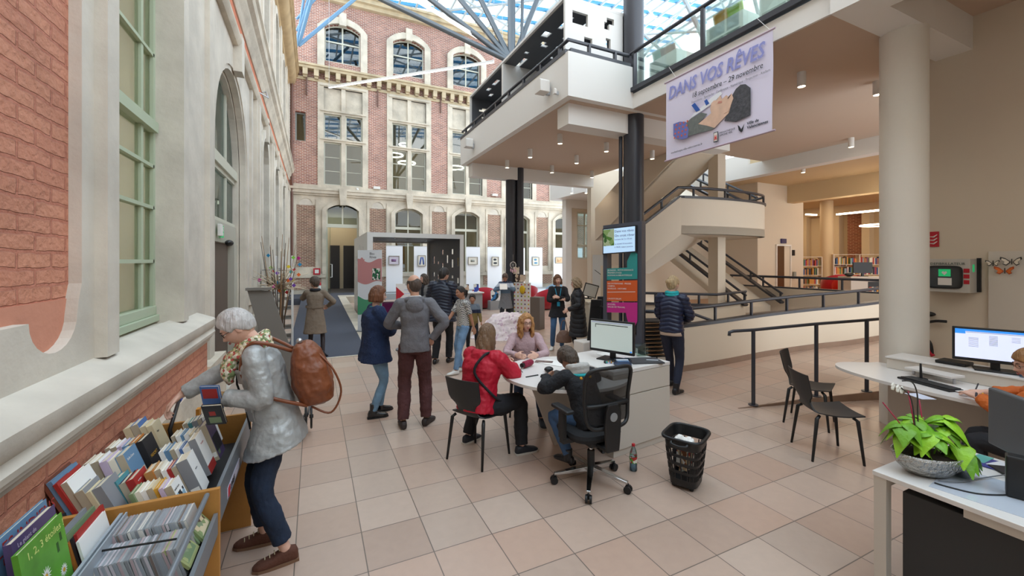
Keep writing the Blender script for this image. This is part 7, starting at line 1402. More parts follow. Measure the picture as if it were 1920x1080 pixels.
b = MB(); b.box(-.4135, -.412, 2.62, 3.0, .645, .70); W0(b, 'label_strip', M('label_lilac', '#c9c5d6', .5)); b = MB(); b.box(-.411, -.4095, 2.64, 2.68, .648, .697); W0(b, 'red_mark', M('sign_red'))
o = text('strip_lettering', 'LIVRES', .045, facem((-.4105, 2.70, .655), (0, 1, 0), (0, 0, 1)), M('dark_ink'), root, bold=.001); o.matrix_parent_inverse = Matrix.Translation((.7, -2.97, 0))
root = thing('book_bin', 'nearer browsing bin of picture books and discs in the bottom left corner', 'bookcase', (-.7, 1.8, 0))
def W1(b, name, mat, bev=0): o = b.build(name, mat, root, bevel=bev); o.matrix_parent_inverse = Matrix.Translation((.7, -1.8, 0)); return o
b = MB(); b.box(-.99, -.42, 1.25, 2.395, .58, .6); b.box(-1.0, -.99, 1.25, 2.39, .58, .75); W1(b, 'trough', M('dark_trough')); b = MB(); b.box(-1.0, -.41, 1.22, 1.245, 0, .81); W1(b, 'end_panel', OAK, .002)
b = MB(); b.cyl((-.455, 2.38, .80), (-.455, 1.25, .80), .011, n=12); W1(b, 'tube_rail', M('steel_rail')); b = MB(); b.box(-.43, -.415, 1.25, 2.39, .60, .70); W1(b, 'front_rail', M('steel_rail'))
b = MB(); b.box(-.765, -.755, 1.7, 2.37, .6, .80); b.box(-.745, -.74, 1.7, 2.37, .6, .80); W1(b, 'divider', M('divider_grey', '#9aa3ab', .5))
b = MB(); b.cyl((-.75, 2.13, .782), (-.5, 2.09, .782), .004, n=6); W1(b, 'locking_bar', BLACK)
PAGE = M('page_block', '#ded2ba', .85, bump=.3, bs=150); STKR = M('call_label', '#efeeea', .6)
def book(label, x, y, z, t, w, h, lean, cover, spine=None, group=None, name='book', rz=0, lx=0, pages=PAGE, title=None, tcol=None, sticker=True, pic=None, picc=None, cat_='book'):
    root = thing(name, label, cat_, (x, y, z), rz, group); root.rotation_euler = (lx, -lean, rz); c = cover if not isinstance(cover, str) else M('cov' + cover, cover, .4); sp = c if spine is None else M('cov' + spine, spine, .4)
    b = MB(); b.box(-t / 2, -t / 2 + .0018, 0, w, 0, h); b.box(t / 2 - .0018, t / 2, 0, w, 0, h); b.build('cover', c, root); b = MB(); b.box(-t / 2, t / 2, 0, .0018, 0, h); b.build('spine', sp, root)
    b = MB(); b.box(-t / 2 + .002, t / 2 - .002, .002, w - .004, .003, h - .004); b.build('pages', pages, root)
    if sticker and t > .012: b = MB(); b.box(-t * .38, t * .38, -.0006, 0, h * .1, h * .1 + .03); b.build('shelf_label', STKR, root)
    X_ = t / 2 + .0004; fm = lambda v, u: facem((X_ + .0006, v, u), (0, 1, 0), (0, 0, 1))
    if pic:
        for (v0, v1, u0, u1, cc) in pic: b = MB(); b.box(X_, X_ + .0006, w * v0, w * v1, h * u0, h * u1); b.build('cover_picture', cc if not isinstance(cc, str) else M('cov' + cc, cc, .5), root)
    if title:
        for (s_, v, u, sz, cc) in title: text('title_lettering', s_, sz, facem((X_ + .0009, w * v, h * u), (0, 1, 0), (0, 0, 1)), M('cov' + cc, cc, .5), root, .0002)
    return root
CN = {'#e6dfd0': 'cream', '#d8c9a6': 'buff', '#f0efec': 'white', '#4b6fa8': 'blue', '#a9302c': 'red', '#2a2b30': 'black', '#7a8f6a': 'green', '#b98a52': 'tan', '#c9b7d0': 'lilac', '#8b8d92': 'grey', '#6a8fb0': 'pale blue', '#d6a13a': 'yellow', '#7e4a39': 'brown', '#c47a35': 'orange', '#5a4a72': 'purple', '#4a8a92': 'teal'}
RN = ['front', 'second', 'third', 'fourth', 'back']
def rowof(half, ri, y, z, x0, spec, lean):
    x = x0
    for i, (c, t, h, w, kw) in enumerate(spec):
        x += t / 2 / math.cos(lean); nm = '%s %s book, %s from the left in the %s row of the bin\'s %s half' % (CN[c], 'thick' if t > .03 else 'thin' if t < .016 else 'paperback', ORD[i], RN[ri], half)
        nm = nm.replace(" row of the bin's ", ' row, ').replace('leftmost from the left', 'leftmost').replace('paperback book', 'paperback')
        o = book(nm, x, y + R.uniform(0, .012), z, t * .97, w, h, lean, c, spine=kw.get('spine', '#b6aa94' if t > .02 and R.random() < .6 else None), title=kw.get('title'), pic=kw.get('pic'), rz=R.uniform(-.03, .03)); x += t / 2 / math.cos(lean) + .0015
CO = ['#e6dfd0', '#d8c9a6', '#f0efec', '#f0efec', '#e6dfd0', '#b98a52', '#6a8fb0', '#8b8d92', '#a9302c', '#c9b7d0', '#7e4a39', '#4a8a92']
def rnd(n, w, h, rs): return [(rs.choice(CO), rs.choice((.014, .018, .022, .026, .032)), h + rs.uniform(-.012, .012), w, {}) for _ in range(n)]
rs = random.Random(4); e = {}; I = '#2a2b30'; Wt = '#f0efec'
ELV = dict(title=[('elvira', .1, .62, .034, '#f0efec'), ('en terre', .2, .85, .012, '#f0efec')], pic=[(.3, .9, .05, .35, '#2a2b30'), (.45, .75, .1, .28, '#e6dfd0')])
rowof('left', 0, 2.47, .70, -.955, [('#7e4a39', .014, .27, .2, {}), ('#6a8fb0', .018, .265, .2, dict(pic=[(0.1, .9, .5, .7, '#a9302c')], title=[('Histoire', .1, .72, .03, I)])), ('#a9302c', .014, .255, .2, {}), ('#f0efec', .022, .25, .19, dict(pic=[(.3, .5, .3, .5, '#4a8a92'), (.55, .7, .3, .45, '#a9302c')])), ('#8b8d92', .03, .2, .14, dict(title=[('L\'île des', .1, .7, .02, I)])), ('#d8c9a6', .018, .19, .13, {}), ('#8b8d92', .034, .2, .14, {})], .42)
rowof('left', 1, 2.56, .67, -.80, [('#4a8a92', .03, .2, .13, dict(pic=[(.1, .9, .2, .9, '#4b6fa8')])), ('#2a2b30', .026, .19, .13, {}), ('#a9302c', .03, .2, .14, ELV)], .38)
rowof('left', 2, 2.72, .72, -.955, [('#e6dfd0', .026, .2, .13, {}), ('#f0efec', .03, .2, .13, dict(pic=[(.2, .7, .3, .6, '#c47a35')])), ('#c9b7d0', .03, .2, .14, {}), ('#e6dfd0', .026, .2, .14, {}), ('#6a8fb0', .034, .215, .15, dict(title=[('Belle-Dune', .1, .8, .018, Wt)], pic=[(.05, .95, .05, .4, '#d8c9a6')]))], .34)
rowof('left', 3, 2.96, .70, -.955, [('#e6dfd0', .022, .2, .13, {}), ('#f0efec', .024, .2, .13, {}), ('#c9b7d0', .018, .2, .13, {}), ('#6a8fb0', .03, .2, .14, {}), ('#c47a35', .022, .21, .14, {}), ('#2a2b30', .03, .21, .14, dict(title=[('NOORT', .12, .45, .026, '#d6a13a')]))], .34)
rowof('left', 4, 3.19, .72, -.955, [('#d8c9a6', .034, .2, .13, {}), ('#4b6fa8', .036, .215, .15, dict(title=[('Compagnons', .1, .62, .02, Wt)], pic=[(.05, .95, .1, .3, '#6a8fb0')])), ('#d8c9a6', .03, .2, .14, {}), ('#d8c9a6', .028, .2, .14, dict(title=[('Élégie', .2, .7, .014, I)]))], .34)
rowof('right', 0, 2.45, .67, -.70, [('#7a8f6a', .016, .18, .11, {}), ('#e6dfd0', .018, .18, .11, {}), ('#f0efec', .02, .18, .11, {}), ('#d8c9a6', .022, .185, .11, {}), ('#d6a13a', .016, .18, .11, {}), ('#c9b7d0', .018, .18, .11, {}), ('#f0efec', .028, .18, .11, dict(title=[('Dalida Souris', .08, .8, .012, I)], pic=[(.1, .9, .15, .7, speckle('comic_cover', ['#f0efec', '#2a2b30', '#8fb4c8', '#e6dfd0'], 30))]))], .36)
rowof('right', 1, 2.62, .685, -.695, [('#b98a52', .034, .185, .12, dict(pic=[(.0, .2, 0, 1, '#c47a35')])), ('#e6dfd0', .026, .185, .12, {}), ('#f0efec', .018, .18, .12, {}), ('#a9302c', .016, .18, .12, {}), ('#6a8fb0', .022, .185, .12, {}), ('#f0efec', .05, .21, .13, dict(spine='#8b8d92', title=[('Histoires', .3, .6, .01, I)]))], .36)
rowof('right', 2, 2.82, .70, -.695, [('#f0efec', .02, .185, .12, {}), ('#6a8fb0', .02, .185, .12, {}), ('#e6dfd0', .022, .185, .12, {}), ('#f0efec', .018, .185, .12, {}), ('#4b6fa8', .012, .185, .12, {}), ('#f0efec', .032, .19, .12, {}), ('#f0efec', .034, .225, .14, dict(spine='#8b8d92', pic=[(0, 1, 0, .22, '#a9302c')], title=[('Tu verras', .3, .75, .014, '#a9302c')]))], .34)
rowof('right', 3, 3.02, .70, -.695, [('#e6dfd0', .022, .19, .12, {}), ('#f0efec', .02, .19, .12, {}), ('#6a8fb0', .012, .19, .12, {}), ('#f0efec', .026, .19, .12, {}), ('#d8c9a6', .02, .19, .12, {}), ('#8b8d92', .03, .2, .13, {}), ('#5a4a72', .036, .23, .15, dict(pic=[(.1, .9, .2, .6, '#2a2b30'), (.2, .4, .1, .2, '#7a8f6a')]))], .32)
rowof('right', 4, 3.22, .70, -.69, [('#e6dfd0', .026, .19, .12, {}), ('#4a8a92', .02, .19, .12, {}), ('#8b8d92', .028, .2, .13, {}), ('#5a4a72', .022, .21, .13, {}), ('#f0efec', .026, .22, .14, dict(title=[('Poésie', .3, .6, .014, '#a9302c')], pic=[(.1, .3, .05, .15, '#2a2b30')]))], .3)
# books in the woman's hand
book('bright blue and purple pocket book held in the woman\'s left hand', -.58, 2.98, 1.03, .014, .10, .155, -.3, '#4b6fa8', pic=[(.1, .9, .5, .9, '#a9302c')], rz=-1.9)
book('dark illustrated pocket book held open below the blue one', -.56, 2.95, .95, .014, .10, .15, -.5, '#2a2b30', pic=[(.2, .8, .1, .4, '#7a8f6a'), (.3, .6, .5, .7, '#a9302c')], rz=-1.8)
# picture books
book('large pale blue picture book titled LES INDIENS at the left edge', -.91, 1.89, .685, .012, .33, .30, .10, '#6a8fb0', title=[('LES INDIENS', .12, .80, .062, '#a9302c'), ("D'AMÉRIQUE", .2, .70, .03, '#a9302c')], sticker=False, pic=[(.3, .7, .1, .5, '#c47a35')])
book('purple picture book with a yellow figure beside the green daisy book', -.87, 1.93, .685, .02, .25, .29, .12, '#5a4a72', sticker=False, pic=[(.1, .35, .62, .85, '#d6a13a'), (.45, .6, .7, .85, '#d6a13a')], title=[('Le géant de', .1, .9, .022, '#c9b7d0')])
dz = [(.2, .28, .4, .48, '#f0efec')]
rt2 = book('green picture book titled 1, 2, 3 étoiles with white daisies', -.81, 1.85, .685, .014, .25, .29, .14, M('daisy_green', '#5fa035', .4, var=.25, vs=9), sticker=False, title=[('1, 2, 3 étoiles !', .14, .84, .036, '#d8e08a')], pic=[(.75, .8, .6, .72, '#2f5a20'), (.85, .9, .7, .8, '#2f5a20')])
for (v, u, r) in ((.42, .5, .03), (.8, .35, .022), (.22, .25, .03), (.7, .12, .024)):
    b = MB()
    for j in range(14): a = 2 * PI * j / 14; b.prism([(v * .25 + math.cos(a) * .007 - .004 * math.sin(a), u * .29 + math.sin(a) * .007 + .004 * math.cos(a)), (v * .25 + r * math.cos(a), u * .29 + r * math.sin(a)), (v * .25 + math.cos(a) * .007 + .004 * math.sin(a), u * .29 + math.sin(a) * .007 - .004 * math.cos(a))], [], .0085, .0092, lambda p, q_, d: (d, p, q_))
    b.build('daisy_petals', M('cov#f0efec'), rt2); b = MB(); b.cyl((.009, v * .25, u * .29), (.0098, v * .25, u * .29), .007); b.build('daisy_heart', M('cov#d6a13a', '#d6a13a', .4), rt2)
AL = ['#a9302c', '#d6a13a', '#8b8d92', '#f0efec', '#f0efec', '#7a8f6a', '#c47a35', '#2a2b30', '#a9302c', '#f0efec']
for i, c in enumerate(AL): book('%s picture album, %s from the left behind the grey divider' % (CN[c], ORD[i]) if i else 'red picture album, leftmost behind the grey divider', -.845 + i * .0092, 2.13 + .01 * (i % 3), .615, .008, .22, .225 + .01 * ((i * 7) % 3), .22, c, sticker=False)
# compact discs
CDP = M('cd_plastic', '#aeb2b4', .15, coat=.4); CDL = [M('cdspine' + c, c, .4) for c in ('#d6d2cb', '#8b8d92', '#c9c2c8', '#7e6f68', '#b8a3a6', '#9aa0a8')]
proto = None
for r_i, (y_, z_, n_) in enumerate(((2.22, .665, 24), (2.06, .64, 24))):
    for i in range(n_):
        x_ = -.725 + i * .0113
        if proto is None or True:
            o = thing('cd_case', 'thin clear disc case packed upright in the %s disc row' % ('far', 'near')[r_i], 'disc case', (x_, y_, z_), 0, 'discs in the %s row' % ('far', 'near')[r_i]); o.rotation_euler = (0, -.26 - R.uniform(0, .06), 0)
            b = MB(); b.box(-.0048, .0048, 0, .142, 0, .125); b.build('case', CDP, o); b = MB(); b.box(-.0035, .0035, -.0004, .0, .004, .121); b.box(-.0035, .0035, .0, .14, .1252, .1255); b.build('inlay', R.choice(CDL), o)
for i, (x_, y_, c1, c2, lab) in enumerate(((-.455, 2.22, '#7a8f6a', '#e6dfd0', 'disc case with green and orange cover fanned at the right of the far disc row'), (-.44, 2.235, '#8a9a6a', '#d8c9a6', 'disc case with a brown photo cover leaning at the right rail'), (-.452, 2.06, '#a9b07a', '#7a8f6a', 'pale green disc case fanned at the right of the near disc row'), (-.47, 2.21, '#2a2b30', '#8b8d92', 'black disc case behind the green and orange one'))):
    o = thing('cd_case', lab, 'disc case', (x_, y_, .665), 0); o.rotation_euler = (0, -.55 - .08 * i, 0); b = MB(); b.box(-.0048, .0048, 0, .142, 0, .125); b.build('case', M('cov' + c1, c1, .3), o); b = MB(); b.box(.0049, .0056, .015, .13, .015, .11); b.build('cover_picture', speckle('cdpic%d' % i, [c1, c2, '#5a4a3a', '#8a9a7a', c2], 45), o)
b = MB(); b.box(-.72, -.70, 3.44, 3.49, .62, .9); tag(b.build('bookend', M('amber_wood', '#d08a2a', .5)), 'small amber wooden bookend under the woman\'s reaching hand', 'bookend')
# folded scooter by the wall, blue grip
root = thing('folded_scooter', 'black folded scooter with blue grip leaning on the plinth behind the bin', 'scooter'); a = onX(352, 722, -.93); c = onX(335, 752, -.9); b = MB(); b.cyl(a, c, .016); b.build('blue_grip', M('blue_rubber', '#1f3f8f', .6), root, smooth=True)
b = MB(); b.tube([c, c + (c - a) * 1.0 + V((.02, -.03, -.05)), V((-.9, c.y - .02, .4)), V((-.88, c.y, .05))], .012, 8); b.build('stem', BLACK, root, smooth=2)
# trolley with spoked wheels behind the woman
root = thing('pushchair', 'black folded pushchair wheels showing behind the woman and her backpack', 'pushchair', onZ(574, 822, 0)); SPK = BLACK
for (x_, y_, z_, r_) in ((.0, .0, .25, .13), (.05, .12, .19, .12), (-.06, -.04, .095, .09), (-.02, .1, .09, .085)):
    b = MB(); b.tube([(x_, y_ + r_ * math.cos(t), z_ + r_ * math.sin(t)) for t in [2 * PI * j / 28 for j in range(28)]], .011, 8, closed=True); [b.cyl((x_, y_, z_), (x_, y_ + r_ * math.cos(t), z_ + r_ * math.sin(t)), .005, n=6) for t in [2 * PI * j / 6 for j in range(6)]]; b.cyl((x_ - .02, y_, z_), (x_ + .02, y_, z_), .02); o = b.build('wheel', SPK, root, smooth=2); o.rotation_euler = (0, 0, .0)
b = MB(); b.tube([(-.02, 0, .25), (-.08, .05, .1), (-.16, -.05, .06)], .012, 8); b.tube([(.02, .0, .25), (.05, .1, .42), (.02, .25, .5)], .012, 8); b.build('chassis', M('grey_cable'), root, smooth=2)
# leaning grey display stand, branches, grid panels
root = thing('display_stand', 'slanted grey metal display panel by the arched door', 'stand'); pl_ = [onY(*p, 5.75) for p in ((463, 543), (509, 546), (560, 700), (568, 752), (524, 752))]
b = MB(); b.prism([(p.x, max(.02, p.z)) for p in pl_], [], 0, .04, XZ(5.75)); b.build('slanted_panel', M('stand_grey', '#77746f', .5, .2), root, bevel=.004); b = MB(); b.box(pl_[0].x - .01, pl_[1].x, 5.7, 5.79, pl_[0].z - .01, pl_[0].z + .02); b.build('top_rail', M('stand_grey'), root)
b = MB(); b.bar((pl_[1].x - .03, 5.8, pl_[1].z - .03), (pl_[1].x - .1, 6.1, .0), .03, .03); b.build('rear_leg', M('stand_grey'), root)
vp = onD(523, 640, 6.6); root = thing('branch_bouquet', 'tall bouquet of bare branches hung with coloured paper diamonds', 'decoration', (vp.x, vp.y, 0)); WIL = M('willow', '#8a6a4a', .8); PAL = M('pale_branch', '#cfc0a8', .8); rb = random.Random(3)
for i in range(16): a_ = rb.uniform(0, 2 * PI); t_ = rb.uniform(.1, .3); b = MB(); b.tube([(.05 * math.cos(a_), .05 * math.sin(a_), .02), (.08 * math.cos(a_), .08 * math.sin(a_), 1.0), (t_ * math.cos(a_), t_ * math.sin(a_), rb.uniform(1.9, 2.35))], [.012, .009, .004], 6); b.build('branch', WIL if i % 2 else M('dark_branch', '#4a3a2c', .8), root, smooth=2)
b = MB()
for i in range(90):
    a_ = rb.uniform(0, 2 * PI); e2 = rb.uniform(-.1, 1.2); L = rb.uniform(.2, .5); p0 = V((0, 0, 1.45)); p1 = p0 + V((math.cos(a_) * math.cos(e2), math.sin(a_) * math.cos(e2), math.sin(e2))) * L; b.tube([p0 + (p1 - p0) * .1, p0.lerp(p1, .6) + V((0, 0, .03)), p1], [.008, .006, .004], 5)
o = b.build('twigs', PAL, root, smooth=2); o['kind'] = 'stuff'
DC = ['#c0208a', '#2a8fc0', '#7ac03a', '#c02a2a', '#6a3aa0', '#e06a2a', '#d8c02a', '#2aa0a0']
for i, (px, py) in enumerate(((486, 525), (503, 479), (508, 502), (512, 510), (520, 512), (524, 545), (541, 500), (546, 510), (560, 484), (562, 496), (550, 483), (552, 506), (545, 523), (540, 526), (549, 525), (508, 538), (514, 537), (521, 530), (534, 542), (538, 548), (551, 535), (560, 515))):
    p = onD(px, py, 6.5 + .1 * (i % 4)) - V((vp.x, vp.y, 0)); b = MB(); m_ = Matrix.Translation(p) @ rotm(0, PI / 4, rb.uniform(-.5, .5)); b.box(-.022, .022, -.002, .002, -.022, .022, m_); b.build('paper_diamond', M('dia' + DC[i % 8], DC[i % 8], .6), root)
b = MB(); b.lathe([(0, 0), (.12, 0), (.13, .02), (.11, .5), (.10, .5), (0, .45)], n=20); b.build('bark_vase', WIL, root, smooth=2)
for i, (px, dd, lab) in enumerate(((517, 9.0, 'left'), (530, 10.2, 'middle'), (548, 8.6, 'right'))):
    p = onZ(px, 490 + 1.9 * FOC / dd, 0); root = thing('leaflet_rack', 'white narrow leaflet rack beside the carpet, %s of three' % lab, 'rack', (p.x, p.y, 0)); b = MB()
    b.box(-.02, .0, 0, .6, .05, 2.02); b.build('back_panel', WHITE, root); b = MB(); b.box(-.3, .3, .0, .6, 0, .03); b.build('base', BLACK, root)
    for k_ in range(8): b = MB(); b.box(-.26, -.02, .02, .58, .3 + .2 * k_, .32 + .2 * k_); b.build('shelf', M('rack_grey', '#8d8a86', .5), root)
# ---------------------------------------------------------------- exhibition banners
PICS = [('purple creature drawing', '#c9c2cf', '#7a5a80'), ('blue seahorse-like figure', '#e8e4da', '#24509a'), ('faint pencil drawing', '#d9d4c8', '#8a8a82'), ('three black sea animals', '#dcd8cc', '#2b3038'), ('', '', ''), ('blue bird above a brown creature', '#d6d2c4', '#4f86a8'), ('folded paper shape', '#d2b594', '#c09a72'), ('blue rosette figure', '#cdb28e', '#2a3f8a')]
for i, (x0, x1, yt, yb_, fx, fy, fw_, fh_) in enumerate(((724, 755, 461, 546, 739, 488, 20, 16), (776, 807, 462, 546, 791, 489, 15, 20), (874, 900, 463, 541, 887, 489, 18, 15), (914, 941, 463, 541, 929, 490, 13, 18), (976, 984, 465, 540, 0, 0, 0, 0), (992, 1017, 464, 538, 1005, 490, 13, 18), (1038, 1060, 465, 538, 1049, 488, 14, 14), (1071, 1092, 465, 537, 1082, 490, 11, 17))):
    a, c = onY(x0, yt, 22.0), onY(x1, yb_, 22.0); root = thing('roll_up_banner', 'white roll-up banner with %s before the back wall' % (('framed ' + PICS[i][0]) if fx else 'edge showing beside the dark pair of columns'), 'banner', ((a.x + c.x) / 2, 22.0, .281)); w = (c.x - a.x) / 2; h = a.z - .281
    b = MB(); b.box(-w, w, -.004, .004, .04, h); b.build('banner_sheet', M('banner_white', '#e4e6ea', .7), root); b = MB(); b.box(-w, w, -.06, .06, 0, .05); b.build('cassette', SILV, root); b = MB(); b.cyl((-w, 0, h), (w, 0, h), .014); b.build('top_rod', SILV, root)
    if fx:
        q = onY(fx, fy, 21.9); dx = q.x - (a.x + c.x) / 2; dzz = q.z - .281; fw2 = abs(onY(fx + fw_ / 2, fy, 21.9).x - q.x); fh2 = fh_ / 2 / FOC * 22.5
        o = thing('framed_picture', 'framed %s hung on a white roll-up banner' % PICS[i][0], 'picture', (q.x, 21.93, q.z)); b = MB(); b.prism([(-fw2, -fh2), (fw2, -fh2), (fw2, fh2), (-fw2, fh2)], [[(-fw2 + .03, -fh2 + .03), (fw2 - .03, -fh2 + .03), (fw2 - .03, fh2 - .03), (-fw2 + .03, fh2 - .03)]], -.03, .02, XZ(0)); b.build('frame', M('frame_taupe', '#8f887a', .5), o)
        b = MB(); b.box(-fw2 + .02, fw2 - .02, 0, .01, -fh2 + .02, fh2 - .02); b.build('mount', M('mnt' + PICS[i][1], PICS[i][1], .8), o); im = M('ink' + PICS[i][2], PICS[i][2], .7); b = MB()
        if i == 1: b.tube([(-.1, -.01, -.2), (-.07, -.01, .0), (-.03, -.01, .18), (.05, -.01, .18), (.08, -.01, .0), (.1, -.01, -.2)], .035, 6)
        elif i in (0, 2): b.box(-.13, .1, -.012, 0, -.07, .06)
        elif i == 7: b.sph((0, -.005, .07), .09, .01, .1); b.box(-.03, .07, -.012, 0, -.18, .0)
        elif i == 6: b.prism([(-.14, -.1), (.14, -.1), (.14, .1), (0, -.03), (-.14, .1)], [], -.012, 0, XZ(0))
        else: b.sph((-.02, -.005, .1), .1, .01, .06); b.sph((.0, -.005, -.1), .12, .01, .055)
        b.build('drawn_figure', im, o, smooth=2)
# pink exhibition roll-up
a, c = onD(671, 469, 10.9), onD(716, 469, 10.6); root = thing('roll_up_banner', 'tall pink, white and green exhibition roll-up in front of the floor pavilion', 'banner', (a.x, a.y, 0), math.atan2(c.y - a.y, c.x - a.x)); w = (V((c.x, c.y, 0)) - V((a.x, a.y, 0))).length; h = a.z
b = MB(); b.box(0, w, -.004, .004, .08, h); b.build('banner_sheet', M('banner_white'), root); b = MB(); b.box(0, w, -.08, .08, 0, .09); b.build('cassette', SILV, root)
PK = M('roll_pink', '#c98a8a', .7); GRN = M('roll_green', '#4f9a72', .7)
def wavy(z0, z1, ph, nm, m_): b = MB(); up_ = [(w * j / 16, z1 + .05 * math.sin(j / 16 * 7 + ph)) for j in range(17)]; dn = [(w * j / 16, z0 + .05 * math.sin(j / 16 * 6 + ph * 2)) for j in range(17)]; b.prism(dn + up_[::-1], [], -.008, -.005, XZ(0)); b.build(nm, m_, root)
wavy(1.35, 1.92, 1.4, 'pink_field', PK); wavy(.55, .95, 2.2, 'green_field', GRN)
b = MB(); b.box(w * .62, w * .94, -.011, -.008, 1.42, 1.72); b.build('printed_picture', speckle('forest_print', ['#2f6a4a', '#e6e2dc', '#3f8a5a', '#1f4a3a'], 22), root)
text('banner_lettering', 'Bleu', .09, facem((w * .5, -.006, 2.07), (1, 0, 0), (0, 0, 1)), M('dark_ink'), root); text('banner_lettering', 'Rêves', .09, facem((w * .5, -.006, 1.98), (1, 0, 0), (0, 0, 1)), M('dark_ink'), root)
for z_ in (1.2, 1.16, 1.12, 1.08): b = MB(); b.box(w * .55, w * .92, -.007, -.005, z_, z_ + .015); b.build('text_line', M('lilac_rod'), root)
b = MB(); b.prism([(w * .08, 1.92), (w * .3, 1.96), (w * .2, 1.72)], [], -.011, -.0085, XZ(0)); b.sph((w * .18, -.01, 1.95), .05, .003, .05); b.build('printed_face', PK, root)
# small notice stand with red arrow, round pouffe base, purple sofa
a = onD(758, 600, 8.9); root = thing('notice_stand', 'white notice board with a red arrow behind the navy-sweater woman', 'notice', (a.x, a.y, 0), -.1); b = MB(); b.box(-.17, .2, -.01, .01, .78, 1.42); b.build('card', WHITE, root); b = MB(); b.prism([(-.17, 1.05), (-.0, 1.2), (-.17, 1.36)], [], -.016, -.011, XZ(0)); b.build('red_arrow', M('sign_red'), root)
for j in range(6): b = MB(); b.box(.0, .16, -.013, -.011, .88 + .08 * j, .895 + .08 * j); b.build('text_line', M('screen_text'), root)
b = MB(); b.cyl((0, 0, 0), (0, 0, .03), .18, n=28); b.cyl((0, 0, .03), (0, 0, .8), .015); b.build('stand_base', M('grey_cable'), root, smooth=True)
b = MB(); b.box(-.03, .02, -.06, -.02, .05, .62); b.build('green_ribbon', M('olive_ribbon', '#6a7a3a', .7), root)
a = onD(735, 575, 14.6); PUR = fabric('purple_cloth', '#6a1450')
for i, (dx, lab) in enumerate(((-.2, 'left'), (.9, 'middle'), (1.7, 'right'))): b = MB(); b.box(-.33, .33, -.3, .3, .05, .46); o = tag(b.build('pouffe', PUR, bevel=.04, bseg=3), 'square purple pouffe inside the cut-out box, %s one' % lab, 'pouffe'); o.location = (a.x + dx, a.y + .3 * i, 0)
b = MB(); b.box(-.5, .5, -.25, .25, 0, .42); o = tag(b.build('white_bench', WHITE, bevel=.01), 'low white bench inside the cut-out box behind the pouffes', 'bench'); o.location = (a.x + 1.2, 16.6, 0)
# ---------------------------------------------------------------- red and blue tub chairs, table of cards
def tub(label, q, rz, m_, sc=1.):
    root = thing('tub_chair', label, 'armchair', (q.x, q.y, 0), rz); b = MB(); rings = []
    for u in range(25):
        a_ = -PI * .18 + (PI * 1.36) * u / 24; hgt = (.42 + .36 * math.sin(max(0, min(PI, (a_ + .56) / (PI + 1.12) * PI))) ** .8) * sc; dx, dy = math.cos(a_), -math.sin(a_)
        r0, r1 = .30 * sc, .40 * sc; rings.append([V((dx * r0, dy * r0, .06)), V((dx * (r1 - .0), dy * r1, hgt * .55)), V((dx * (r1 + .02), dy * (r1 + .02), hgt)), V((dx * (r1 - .05), dy * (r1 - .05), hgt)), V((dx * (r1 - .08), dy * (r1 - .08), hgt * .55)), V((dx * (r0 - .06), dy * (r0 - .06), .1))])
    b.loft(rings); b.build('shell', m_, root, smooth=2); b = MB(); b.cyl((0, 0, .05), (0, 0, .40), .30 * sc, .33 * sc, n=28); b.build('seat', m_, root, smooth=True); b = MB(); b.cyl((0, 0, 0), (0, 0, .05), .2); b.build('base', BLACK, root); return root
tub('red tub armchair left of the reading person', onZ(905, 578), -.2, RED, 1.12); tub('red tub armchair at the centre left of the lanyard woman', onZ(1022, 580), .2, RED, 1.08); tub('red tub armchair behind the dotted board', onZ(988, 571), -.6, RED, 1.15); tub('red tub armchair at the far right by the whiteboard', onZ(1092, 566), .3, RED, 1.1)
tub('pale blue tub armchair behind the red one near the lanyard woman', onZ(1043, 566), 0, fabric('sky_cloth', '#8fb4cf'), 1.2)
a = onZ(875, 583); root = thing('low_table', 'low table of picture cards in front of the banners', 'table', (a.x, a.y, 0)); b = MB(); b.box(-.5, .6, -.3, .3, .68, .72); b.build('tabletop', WHITE, root); b = MB(); b.box(-.45, .55, -.25, .25, 0, .68); b.build('panel_leg', M('totem_light', '#9a9c9e', .6), root)
for i, (dx, c, lab) in enumerate(((-.25, '#6a4a3a', 'brown'), (.0, '#c9a58a', 'pink and tan'), (.4, '#3a4a9a', 'blue'))): b = MB(); b.box(-.1, .1, -.01, .01, 0, .3, rotm(-.15, 0, 0)); o = tag(b.build('picture_card', speckle('card%d' % i, ['#e4ddd0', c, '#d8d2c6', c, '#2b2b30'], 9)), '%s picture card standing on the low table' % lab, 'card'); o.location = (a.x + dx, a.y, .721)
q = onZ(924, 580); b = MB(); b.box(-.16, .16, -.01, .01, 0, .42, rotm(-.1, 0, 0)); o = tag(b.build('picture_card', speckle('cardb', ['#e8e6e2', '#3a7ab0', '#e8e6e2', '#24303a', '#e0b08a'], 7)), 'poster of a blue faced figure beside the left red armchair', 'card'); o.location = (q.x, q.y - .2, .36)
b = MB(); b.box(-.2, .2, -.15, .15, 0, .355); o = tag(b.build('display_plinth', M('totem_light')), 'grey plinth carrying the blue faced poster', 'plinth'); o.location = (q.x, q.y - .1, 0)
